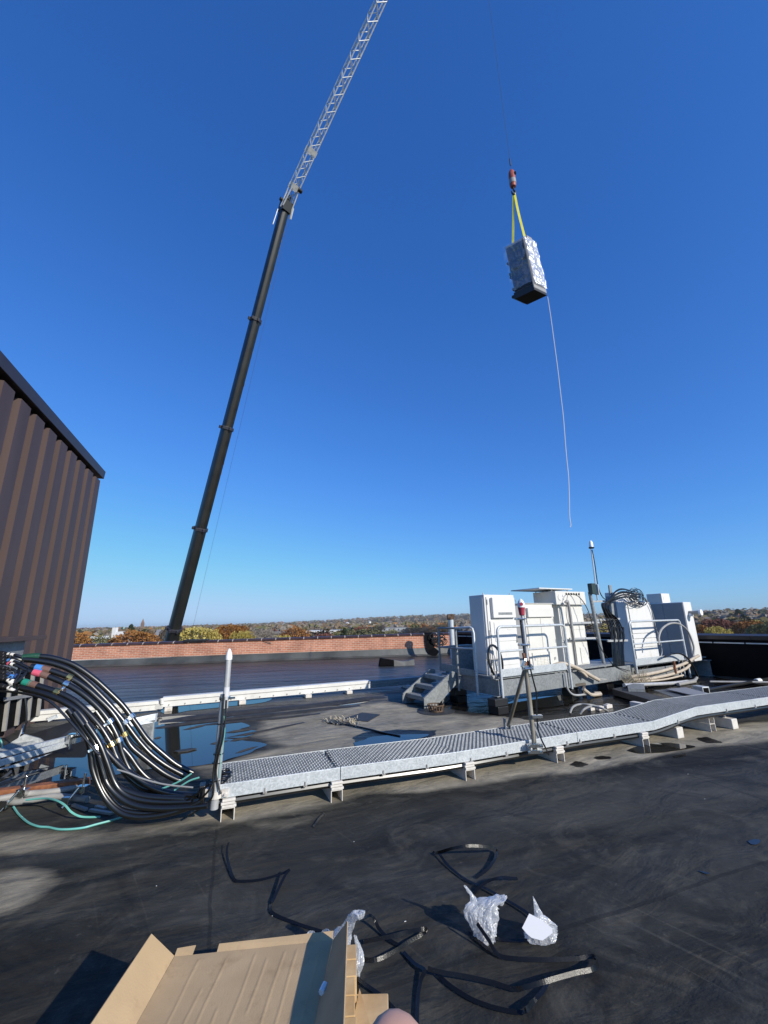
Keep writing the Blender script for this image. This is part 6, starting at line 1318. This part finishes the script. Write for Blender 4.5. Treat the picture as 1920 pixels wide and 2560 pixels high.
b = MB(); p = G(693, 2492, ZB + .01) ; p = G(803, 2482, ZB + .02); b.tube([p, p + V((.012, .03, .006))], .012, 8); tag(b.build('foam_bit', 'antwhite', loc=p, smooth=True), 'small white plastic bit lying in the shade inside the cardboard box', 'plastic bit')
# pine crate under it
cr = thing('wooden_crate', 'pine crate with stacked boards and a corner block under the cardboard box', 'crate', G(880, 2480))
k0, k1 = G(876, 2360, .245), G(872, 2600, .245); kd = (k1 - k0).normalized(); ks = V((kd.y, -kd.x, 0)); ks = ks if ks.x > 0 else -ks
b = MB(); kk = 0.0; rg = random.Random(2)
ln = (k1 - k0).length * 1.4
for seg in range(7):
    b = MB(); L0 = ln / 7; p = k0 + kd * (seg * L0 + .002); q = k0 + kd * ((seg + 1) * L0 - .002); o_ = ks * rg.uniform(-.003, .004)
    b.bar(p + o_ - EZ * .12, q + o_ - EZ * .12, .048, .24); b.build('board', 'wood', cr, bevel=.003)
b = MB(); p = G(888, 2484, .13); b.hexa([V((p.x, p.y - .30, 0)), V((p.x + .14, p.y - .28, 0)), V((p.x + .14, p.y, 0)), V((p.x, p.y, 0)), V((p.x, p.y - .30, .13)), V((p.x + .14, p.y - .28, .13)), V((p.x + .14, p.y, .13)), V((p.x, p.y, .13))]); b.build('corner_block', 'wood', cr, bevel=.004)
b = MB(); b.prism([V((p.x + .02, p.y - .02, .131)), V((p.x + .10, p.y - .28, .131)), V((p.x - .01, p.y - .30, .131))], EZ * .03); b.build('split_wedge', 'rust' if False else 'wood', cr)
lowp = c0.lerp(c3x, .5) ; b = MB(); ctr = (c0 + c1 + c2x + c3x) / 4; b.hexa([V((q.x, q.y, z)) for z in (0.0, ZB - .012) for q in (c0.lerp(ctr, .1), c3x.lerp(ctr, .1), c2x.lerp(ctr, .02), c1.lerp(ctr, .02))]); b.build('crate_body', 'wood', cr)

# ================================================================== HAND AT THE LOWER EDGE
def skinned(name, verts, edges, radii, m, parent, lv=2):
    base = V(parent['_o']) if parent else V(verts[0])
    me = bpy.data.meshes.new(name); me.from_pydata([V(v) - base for v in verts], edges, []); me.materials.append(MT[m])
    o = bpy.data.objects.new(name, me); COL.objects.link(o)
    if parent: o.parent = parent
    else: o.location = base
    o['_o'] = list(base)
    sk = o.modifiers.new('skin', 'SKIN'); sk.use_smooth_shade = True
    lay = me.skin_vertices[0] if me.skin_vertices else None
    if lay is None:
        bm = bmesh.new(); bm.from_mesh(me); ly = bm.verts.layers.skin.verify(); bm.to_mesh(me); bm.free(); lay = me.skin_vertices[0]
    for i, r_ in enumerate(radii): lay.data[i].radius = (r_, r_)
    lay.data[0].use_root = True
    sd = o.modifiers.new('sub', 'SUBSURF'); sd.levels = lv; sd.render_levels = lv
    return o
tip = EYE + ray(990, 2584) * .118
def hv(r_, u_, f_): return tip + CR * r_ + CU * u_ + CF * f_
hv_ = [hv(.03, -.145, -.05), hv(.022, -.105, -.035),                                   # wrist, palm
       hv(.006, -.068, -.016), hv(.001, -.045, -.004), hv(.0, -.022, .004), hv(.0, -.001, .0),    # index finger with its tip in view
       hv(.027, -.066, -.018), hv(.026, -.046, .004), hv(.024, -.052, .022), hv(.022, -.066, .024),
       hv(.047, -.072, -.022), hv(.047, -.054, -.002), hv(.045, -.060, .016), hv(.043, -.073, .018),
       hv(.064, -.084, -.028), hv(.065, -.070, -.012), hv(.063, -.074, .002), hv(.061, -.084, .004),
       hv(-.012, -.105, -.030), hv(-.03, -.084, -.022), hv(-.042, -.066, -.014),
       hv(.05, -.25, -.10), hv(.10, -.42, -.18)]
he = [(0, 1), (1, 2), (2, 3), (3, 4), (4, 5), (1, 6), (6, 7), (7, 8), (8, 9), (1, 10), (10, 11), (11, 12), (12, 13), (1, 14), (14, 15), (15, 16), (16, 17), (1, 18), (18, 19), (19, 20), (0, 21), (21, 22)]
hr = [.026, .030, .0140, .0122, .0112, .0098, .0125, .0105, .0092, .0078, .012, .010, .009, .0075, .011, .009, .008, .0066, .015, .012, .0095, .032, .042]
o = skinned('person', hv_, he, hr, 'skin', None); tag(o, 'bare hand with one fingertip reaching into the bottom edge of the view', 'person')

# ================================================================== TOWN, TREES AND HILLS BEYOND THE ROOF
GZ = -14.0
def hz(x, y):
    d = math.hypot(x, y); h = GZ
    h += 40 * math.exp(-(((x - 250) / 900) ** 2 + ((y - 2900) / 700) ** 2)) + 22 * math.exp(-(((x - 900) / 600) ** 2 + ((y - 2400) / 600) ** 2))
    h += 15.5 * math.exp(-(((x - 840) / 330) ** 2 + ((y - 960) / 330) ** 2)) + 12 * math.exp(-(((x - 420) / 170) ** 2 + ((y - 700) / 250) ** 2)) * 0.3
    h += 7 * math.exp(-(((x + 1500) / 1300) ** 2 + ((y - 2600) / 900) ** 2))
    h += 1.5 * noise.noise(V((x / 160, y / 160, 0))) * min(1, d / 300)
    return h
MT['land'] = mat('autumn_ground_cover', (0.060, 0.048, 0.028), 0.95, 0, col2=(0.12, 0.095, 0.055), scale=0.03, spec=0.1, dirt=(0.035, 0.04, 0.02), dscale=0.05)
b = MB(); NA, radii_ = 90, [30, 60, 100, 150, 220, 300, 400, 520, 660, 820, 1000, 1250, 1550, 1900, 2300, 2700, 3200, 4000, 5500, 9000]
for r_ in radii_:
    for i in range(NA + 1):
        a = rad(-100 + 200 * i / NA); x, y = r_ * math.sin(a), r_ * math.cos(a); b.v.append(V((x, y, hz(x, y) if r_ > 60 else GZ)))
for j in range(len(radii_) - 1):
    for i in range(NA): k = j * (NA + 1) + i; b.f.append((k, k + 1, k + NA + 2, k + NA + 1))
structure(b.build('terrain', 'land', smooth=True))
b = MB(); b.box((0, 0, GZ - .4), (400, 300, .6)); structure(b.build('street', 'pave'))

def leafmat(name, c1, c2, c3):
    m = bpy.data.materials.new(name); m.use_nodes = True; n = m.node_tree.nodes; l = m.node_tree.links; bs = n['Principled BSDF']
    bs.inputs['Roughness'].default_value = .8; bs.inputs['Specular IOR Level'].default_value = .15
    at = n.new('ShaderNodeAttribute'); at.attribute_name = 'tint'; r = n.new('ShaderNodeValToRGB'); r.color_ramp.elements[0].color = (*c1, 1); r.color_ramp.elements[1].color = (*c3, 1)
    e = r.color_ramp.elements.new(.5); e.color = (*c2, 1); l.new(at.outputs['Fac'], r.inputs[0]); l.new(r.outputs[0], bs.inputs['Base Color'])
    return m
LEAF = {'rust': leafmat('rust_leaves', (.13, .055, .022), (.27, .115, .032), (.36, .18, .05)), 'gold': leafmat('golden_leaves', (.20, .15, .035), (.36, .28, .065), (.44, .36, .11)),
        'olive': leafmat('olive_leaves', (.075, .072, .032), (.14, .13, .055), (.20, .18, .08)), 'green': leafmat('dark_evergreen', (.022, .034, .018), (.045, .062, .030), (.07, .09, .04)),
        'bare': leafmat('bare_twigs', (.15, .125, .098), (.23, .195, .155), (.29, .255, .205)), 'wine': leafmat('wine_red_leaves', (.08, .032, .026), (.15, .060, .045), (.2, .09, .06)), 'brown': leafmat('brown_oak_leaves', (.10, .072, .045), (.17, .125, .08), (.23, .175, .115))}
for k, m in LEAF.items(): MT['leaf_' + k] = m
MT['bark'] = mat('tree_bark', (.07, .055, .045), .9, 0, var=.3)
def crown_mesh(name, kind, seed, n, leaf, shape='round'):
    rg = random.Random(seed); cl = []
    for k in range(15):
        while True:
            p = V((rg.uniform(-1, 1), rg.uniform(-1, 1), rg.uniform(-1, 1)))
            if p.length < 1: break
        if shape == 'cone': z = rg.random() ** 1.4; a = rg.uniform(0, 6.28); rr = .30 * (1 - z) + .02; c = V((math.cos(a) * rr * .7, math.sin(a) * rr * .7, .12 + .86 * z)); r_ = .09 + .10 * (1 - z)
        else: zz = .62 + p.z * .27; sp_ = .40 if zz < .72 else .33; c = V((p.x * sp_, p.y * sp_, zz)); r_ = rg.uniform(.11, .19)
        cl.append((c, r_, rg.uniform(.15, .85)))
    vs, fs, tn = [], [], []
    for k in range(n):
        c, r_, t_ = cl[rg.randrange(len(cl))]; q = V((rg.gauss(0, 1), rg.gauss(0, 1), rg.gauss(0, 1))).normalized() * (r_ * (rg.random() ** .35)); p = c + q
        if shape == 'dome':                      # a full rounded crown with billowing clumps
            q = V((rg.gauss(0, 1), rg.gauss(0, 1), rg.gauss(0, 1))).normalized(); bl = noise.noise(q * 2.6 + V((seed, 0, 0))); b2 = noise.noise(q * 6 + V((0, seed, 0)))
            rr = (.62 + .38 * rg.random() ** .4) * (1 + .20 * bl + .10 * b2); zz = q.z; hz_ = math.sqrt(max(0, 1 - abs(zz) ** 3)); hl = math.hypot(q.x, q.y) or 1
            p = V((q.x / hl * hz_ * .47 * rr, q.y / hl * hz_ * .47 * rr, .60 + zz * .36 * rr)); t_ = min(.95, max(.05, .5 + .9 * b2 + .3 * bl))
        u = V((rg.gauss(0, 1), rg.gauss(0, 1), rg.gauss(0, 1))).normalized(); w_ = u.orthogonal().normalized(); s_ = leaf * rg.uniform(.55, 1.4); o = len(vs)
        if kind == 'bare': vs += [p - u * s_ * 2.2 - w_ * s_ * .10, p - u * s_ * 2.2 + w_ * s_ * .10, p + u * s_ * 2.2 + w_ * s_ * .10, p + u * s_ * 2.2 - w_ * s_ * .10]
        else: vs += [p - u * s_ - w_ * s_ * .2, p + w_ * s_ * .6, p + u * s_, p - w_ * s_ * .6]
        fs.append((o, o + 1, o + 2, o + 3)); tt = min(1, max(0, t_ + rg.uniform(-.25, .25))); tn += [tt] * 4
    me = bpy.data.meshes.new(name); me.from_pydata(vs, [], fs); a = me.attributes.new('tint', 'FLOAT', 'POINT'); a.data.foreach_set('value', tn); me.materials.append(MT['leaf_' + kind]); return me
def trunk_mesh(seed):
    rg = random.Random(seed); b = MB(); b.tube([V((0, 0, 0)), V((.01, 0, .2)), V((0, .01, .5)), V((.01, .0, .8))], [.035, .026, .018, .005], 7)
    for k in range(7):
        a = rg.uniform(0, 6.28); z = rg.uniform(.22, .6); e = V((math.cos(a) * rg.uniform(.2, .38), math.sin(a) * rg.uniform(.2, .38), z + rg.uniform(.15, .35))); b.tube([V((0, 0, z)), V((0, 0, z)).lerp(e, .5) + V((0, 0, .02)), e], [.014, .009, .003], 5)
    me = bpy.data.meshes.new('trunk'); me.from_pydata(b.v, [], b.f); me.materials.append(MT['bark']); return me
TR = {}
for i, (k, sh) in enumerate((('rust', 'round'), ('gold', 'round'), ('olive', 'round'), ('green', 'cone'), ('bare', 'round'), ('wine', 'round'), ('brown', 'round'))):
    TR[k] = [(crown_mesh('crown_' + k, k, 10 * i + v, 5200 if k != 'bare' else 4500, .024 if k != 'bare' else .026, 'dome' if sh == 'round' else sh), trunk_mesh(50 + i)) for v in range(2)]
    TR[k + '_far'] = [(crown_mesh('crown_' + k, k, 100 + 10 * i + v, 420, .055, sh), trunk_mesh(70 + i)) for v in range(2)]
rgt = random.Random(77)
def tree(kind, px, ytop, wpx, d, label, group, far=False, hmin=None):
    rr = ray(px, ytop); p = EYE + rr * (d / rr.y); x, y = p.x, p.y; g = hz(x, y) if math.hypot(x, y) > 60 else GZ; h = max(3.0, p.z - g); wd = wpx / FPX * d * (1.9 if far else 1.2)
    cm, tm = TR[kind + ('_far' if far else '')][rgt.randrange(2)]
    t = thing(kind_name(kind), label, 'tree', (x, y, g), group); s_ = max(wd, .35 * h) / .95; t.scale = (s_, s_, h / .97); t.rotation_euler = (0, 0, rgt.uniform(0, 6.28))
    for nm, me_ in (('crown', cm), ('trunk', tm)):
        o = bpy.data.objects.new(nm, me_); COL.objects.link(o); o.parent = t
    return t
def kind_name(k): return {'green': 'evergreen_tree', 'bare': 'bare_tree'}.get(k, 'autumn_tree')
GN = 'trees just beyond the brick parapet'
for kind, px, yt, wpx, d, lb_ in (
    ('rust', 340, 1577, 100, 120, 'broad rust orange tree beyond the parapet left of the crane boom'), ('rust', 196, 1580, 62, 105, 'rust orange tree beside the corner of the brown penthouse'),
    ('olive', 250, 1590, 70, 130, 'low olive tree between the two rust orange trees on the left'), ('gold', 500, 1567, 92, 110, 'big golden green tree beyond the parapet just right of the crane boom'),
    ('rust', 582, 1562, 90, 140, 'orange brown tree right behind the big golden one'), ('gold', 605, 1577, 60, 115, 'golden tree at the right side of the orange brown one'), ('bare', 655, 1572, 70, 130, 'grey leafless tree beyond the parapet right of the golden group'),
    ('gold', 700, 1588, 60, 150, 'low yellowish tree under the orange tree in the middle of the skyline'), ('rust', 737, 1568, 62, 190, 'tall orange and green tree in the middle of the skyline'), ('wine', 810, 1582, 50, 170, 'low wine red tree before the long white building'),
    ('green', 862, 1577, 34, 180, 'dark evergreen right of the wine red tree'), ('olive', 915, 1573, 90, 200, 'wide olive tree right of the dark evergreen'), ('olive', 975, 1576, 70, 210, 'second olive tree right of the wide olive one'), ('bare', 1040, 1570, 90, 190, 'grey leafless tree before the long grey roofs'),
    ('bare', 1090, 1562, 80, 200, 'grey leafless tree nearest the vent pipe'), ('green', 330, 1563, 40, 300, 'dark green tree below the brown church tower'), ('brown', 425, 1568, 40, 200, 'brown tree left of the crane boom foot'),
    ('rust', 1752, 1562, 34, 150, 'bright orange tree just right of the far right cabinet'), ('gold', 1790, 1566, 50, 140, 'golden tree low beyond the black wall on the right'), ('rust', 1868, 1552, 60, 190, 'rust orange tree left of the small white house on the right'),
    ('wine', 1790, 1548, 60, 220, 'dark wine red tree beside the white hillside houses'), ('green', 1845, 1524, 40, 520, 'dark conifer standing tall on the right hillside'), ('olive', 1905, 1560, 60, 160, 'olive brown tree at the right photo edge beyond the wall'), ('gold', 1500, 1575, 40, 150, 'golden brown tree glimpsed between the two platforms')):
    tree(kind, px, yt, wpx, d, lb_, GN)
# more trees of the town, told apart only by colour
CL = {'rust': 'rust coloured autumn tree among the rooftops of the town', 'gold': 'golden autumn tree among the rooftops of the town', 'olive': 'olive green tree among the rooftops of the town', 'green': 'dark evergreen among the rooftops of the town', 'bare': 'grey leafless tree among the rooftops of the town', 'wine': 'wine red tree among the rooftops of the town', 'brown': 'brown oak among the rooftops of the town'}
for k in range(150):
    px = rgt.choice([rgt.uniform(190, 1120)] * 4 + [rgt.uniform(1480, 1530), rgt.uniform(1735, 1960), rgt.uniform(1735, 1960)])
    d = rgt.choice([rgt.uniform(160, 300), rgt.uniform(260, 520), rgt.uniform(400, 800)]); rr = ray(px, 1560); x, y = rr.x / rr.y * d, d; g = hz(x, y); h = rgt.uniform(8, 14) * (1 if d > 250 else .8)
    top = V((x, y, g + h)); py = pix(top)[1]; kd = rgt.choice(['olive', 'brown', 'brown', 'bare', 'bare', 'rust', 'gold', 'wine', 'green', 'olive'])
    tree(kd, px, py, rgt.uniform(7, 12) / d * FPX, d, CL[kd], {'rust': 'rust trees of the town', 'gold': 'golden trees of the town', 'olive': 'olive trees of the town', 'green': 'evergreens of the town', 'bare': 'leafless trees of the town', 'wine': 'wine red trees of the town', 'brown': 'brown oaks of the town'}[kd], far=True)
# the far woods that read as one mass
for kind, cnt in (('brown', 2600), ('olive', 1700), ('bare', 2600), ('rust', 450), ('green', 300)):
    vs, fs, tn = [], [], []
    for k in range(cnt):
        a = rad(rgt.uniform(-44, 48)); d = 520 * (7.2 ** rgt.random()); x, y = d * math.sin(a), d * math.cos(a); g = hz(x, y); h = rgt.uniform(8, 14); wr_ = rgt.uniform(3.5, 6.5) * (1 + d / 4000); t_ = rgt.uniform(.3, .7)
        for j in range(16 if d < 1500 else 9):
            q = V((rgt.gauss(0, 1), rgt.gauss(0, 1), rgt.gauss(0, 1))).normalized(); p = V((x, y, g + h * .55)) + V((q.x * wr_, q.y * wr_, q.z * h * .42)); u = V((rgt.gauss(0, 1), rgt.gauss(0, 1), rgt.gauss(0, .5))).normalized(); v_ = u.orthogonal().normalized(); s_ = wr_ * rgt.uniform(.35, .7); o = len(vs)
            vs += [p - u * s_, p + v_ * s_ * .7, p + u * s_, p - v_ * s_ * .7]; fs.append((o, o + 1, o + 2, o + 3)); tn += [min(1, max(0, t_ + rgt.uniform(-.2, .2)))] * 4
    me = bpy.data.meshes.new('woodland'); me.from_pydata(vs, [], fs); a_ = me.attributes.new('tint', 'FLOAT', 'POINT'); a_.data.foreach_set('value', tn); me.materials.append(MT['leaf_' + kind])
    o = bpy.data.objects.new('woodland', me); COL.objects.link(o); o['kind'] = 'stuff'
    tag(o, {'brown': 'far brown autumn woods covering the town and hills to the horizon', 'olive': 'far olive green woods mixed into the brown ones to the horizon', 'bare': 'far leafless grey woods on the hills', 'rust': 'far rust coloured woods scattered through the town', 'green': 'far dark evergreens scattered over the hills'}[kind], 'woods')

MT['house_white'] = mat('house_white_paint', (.74, .73, .70), .6, 0, var=.05); MT['house_grey'] = mat('house_grey_paint', (.36, .38, .40), .7, 0, var=.1); MT['roof_dark'] = mat('dark_shingle', (.07, .07, .075), .8, 0, var=.2); MT['roof_grey'] = mat('grey_shingle', (.22, .22, .23), .8, 0, var=.2)
MT['pinkbrick'] = mat('pale_brick', (.42, .27, .22), .8, 0, var=.1); MT['towerbrick'] = mat('brown_tower_stone', (.22, .15, .11), .8, 0, var=.2); MT['copper'] = mat('green_copper', (.25, .42, .34), .6); MT['glass'] = mat('dark_window_glass', (.03, .04, .05), .15)
def house(name, lbx, px0, px1, ytop, d, h_roof=.35, wallm='house_white', roofm='roof_dark', kind='gable', dep=9, wins=3, base=None, extra=None, cat='house'):
    a, c = D(px0, ytop, d), D(px1, ytop, d); z1 = a.z; g = hz(a.x, a.y) if math.hypot(a.x, a.y) > 60 else GZ; ux = V((c.x - a.x, 0, 0)); wv_ = ux.length; t = thing(name, lbx, cat, (a.x + wv_ / 2, d, g))
    H = z1 - g; ew = H * (1 - h_roof) if kind == 'gable' else H - .4; x0, x1, y0, y1 = a.x, c.x, d, d + dep
    b = MB(); b.hexa([V((x0, y0, g)), V((x1, y0, g)), V((x1, y1, g)), V((x0, y1, g)), V((x0, y0, g + ew)), V((x1, y0, g + ew)), V((x1, y1, g + ew)), V((x0, y1, g + ew))]); b.build('wall', wallm, t)
    b = MB()
    if kind == 'gable':
        if h_roof > 0: b.prism([V((x0 - .4, y0 - .5, g + ew)), V((x0 - .4, y1 + .5, g + ew)), V((x0 - .4, (y0 + y1) / 2, z1))], V((wv_ + .8, 0, 0)))
    elif kind == 'front': b.prism([V((x0 - .4, y0 - .4, g + ew)), V((x1 + .4, y0 - .4, g + ew)), V(((x0 + x1) / 2, y0 - .4, z1 + H * h_roof))], V((0, dep + .8, 0)))
    else: b.box(((x0 + x1) / 2, (y0 + y1) / 2, z1 - .2), (wv_ + .6, dep + .6, .4))
    b.build('roof', roofm, t)
    for k in range(wins):
        xc = x0 + wv_ * (k + .5) / wins
        for zf in ((.35, .75) if ew > 6 else (.6,)):
            b = MB(); b.box((xc, y0 - .03, g + ew * zf), (min(1.3, wv_ / wins * .45), .06, min(1.5, ew * .2))); b.build('window', 'glass', t)
    return t
h1 = house('house', 'white house with a tall white chimney beyond the parapet on the left', 282, 310, 1584, 260, .3, roofm='house_white', wins=3)
b = MB(); p = D(288, 1573, 259); b.box((p.x, p.y, p.z - 3), (2.2, 2.2, 8)); b.box((p.x + 3, p.y, p.z - 2.2), (5, 2, 1.6)); b.build('chimney', 'house_white', h1)
for px0, px1, yt, d, lb_, wm, rm in ((218, 236, 1592, 300, 'pale low house leftmost behind the rust orange trees', 'house_white', 'house_white'), (246, 260, 1590, 330, 'second pale house from the penthouse corner', 'house_white', 'house_white'), (385, 410, 1574, 280, 'grey gabled house just left of the crane boom', 'house_grey', 'roof_grey'), (398, 422, 1592, 220, 'pale grey roofed house at the foot of the crane boom', 'house_white', 'house_grey'), (680, 712, 1579, 420, 'small white roofed house left of the tall orange and green tree', 'house_white', 'roof_grey'), (1882, 1896, 1555, 420, 'small bright white house on the right hillside near the photo edge', 'house_white', 'house_white'), (1806, 1816, 1547, 520, 'narrow white house uppermost on the right hillside', 'house_white', 'roof_dark'), (1820, 1840, 1550, 470, 'white gabled house among trees on the right hillside', 'house_white', 'roof_grey'), (1826, 1842, 1561, 400, 'white house with a long sloping roof lowest on the right hillside', 'house_white', 'house_white')):
    house('house', lb_, px0, px1, yt, d, .45, wm, rm, wins=2)
house('commercial_building', 'long low white commercial building in the middle of the skyline', 765, 856, 1577, 430, 0, roofm='house_white', kind='flat', dep=30, wins=7, cat='building')
house('office_building', 'pale brick office block with bands of windows on the skyline', 782, 812, 1563, 900, 0, 'pinkbrick', 'house_white', kind='flat', dep=25, wins=5, cat='building')
house('commercial_building', 'white block left of the water tower on the skyline', 832, 850, 1568, 800, 0, roofm='house_white', kind='flat', dep=20, wins=3, cat='building')
house('commercial_building', 'wide white block right of the water tower on the skyline', 876, 917, 1566, 700, 0, roofm='house_white', kind='flat', dep=25, wins=6, cat='building')
house('commercial_building', 'long blue grey roofed shed left of the vent pipe on the skyline', 955, 1050, 1569, 520, 0, 'house_grey', 'roof_grey', kind='flat', dep=40, wins=8, cat='building')
ct = thing('church_tower', 'slim brown church tower rising above the left treeline', 'church tower', (D(357, 1560, 1100).x, 1100, GZ)); p = D(357, 1556, 1100); b = MB(); b.box((p.x, 1100, (p.z + GZ) / 2), (6, 6, p.z - GZ)); b.build('tower', 'towerbrick', ct)
b = MB(); b.lathe(V((p.x, 1100, p.z)), EZ, [(3.4, 0), (2.2, 4), (1.9, 5), (.1, 10)], 8); b.build('spire', 'towerbrick', ct)
sp = thing('church_spire', 'small green copper spire on the left skyline', 'spire', (D(309, 1567, 900).x, 900, GZ)); p = D(309, 1575, 900); b = MB(); b.box((p.x, 900, (p.z + GZ) / 2), (5, 5, p.z - GZ)); b.build('tower', 'house_grey', sp); b = MB(); b.lathe(V((p.x, 900, p.z)), EZ, [(4, 0), (2, 3), (.1, 9)], 6); b.build('spire', 'copper', sp)
for px, yt, d, lb_, r_ in ((924, 1554, 1100, 'white cylindrical tank standing right of the wide white block', 3.6), (859, 1565, 900, 'small white tank beside the water tower', 3.2)):
    p = D(px, yt, d); t = thing('storage_tank', lb_, 'tank', (p.x, d, GZ)); g = hz(p.x, d); b = MB(); b.tube([V((p.x, d, g)), V((p.x, d, p.z))], r_, 16); b.build('tank_shell', 'house_white', t, smooth=True); b = MB(); b.lathe(V((p.x, d, p.z)), EZ, [(r_, 0), (r_ * .5, .8), (.05, 1)], 16); b.build('tank_roof', 'house_grey', t, smooth=True)
p = D(868, 1557, 1200); t = thing('water_tower', 'slim water tower with a pale bowl on the skyline', 'water tower', (p.x, 1200, GZ)); g = hz(p.x, 1200); b = MB(); b.tube([V((p.x, 1200, g)), V((p.x, 1200, p.z - 3))], 1.6, 10); b.build('stem', 'towerbrick', t); b = MB(); b.lathe(V((p.x, 1200, p.z - 4)), EZ, [(1.6, 0), (5.5, 2), (5.5, 4), (.1, 6)], 14); b.build('bowl', 'house_white', t, smooth=True)

# ================================================================== AIR
hm = bpy.data.materials.new('haze_air'); hm.use_nodes = True; n = hm.node_tree.nodes; n.remove(n['Principled BSDF'])
pv = n.new('ShaderNodeVolumePrincipled'); pv.inputs['Density'].default_value = 0.00007; pv.inputs['Color'].default_value = (0.95, 0.96, 1.0, 1); pv.inputs['Anisotropy'].default_value = 0.2
hm.node_tree.links.new(pv.outputs[0], n['Material Output'].inputs['Volume']); MT['haze'] = hm
b = MB(); b.box((0, 3900, 16), (13000, 9000, 66)); o = b.build('haze', 'haze', loc=(0, 3900, 16)); o['kind'] = 'stuff'
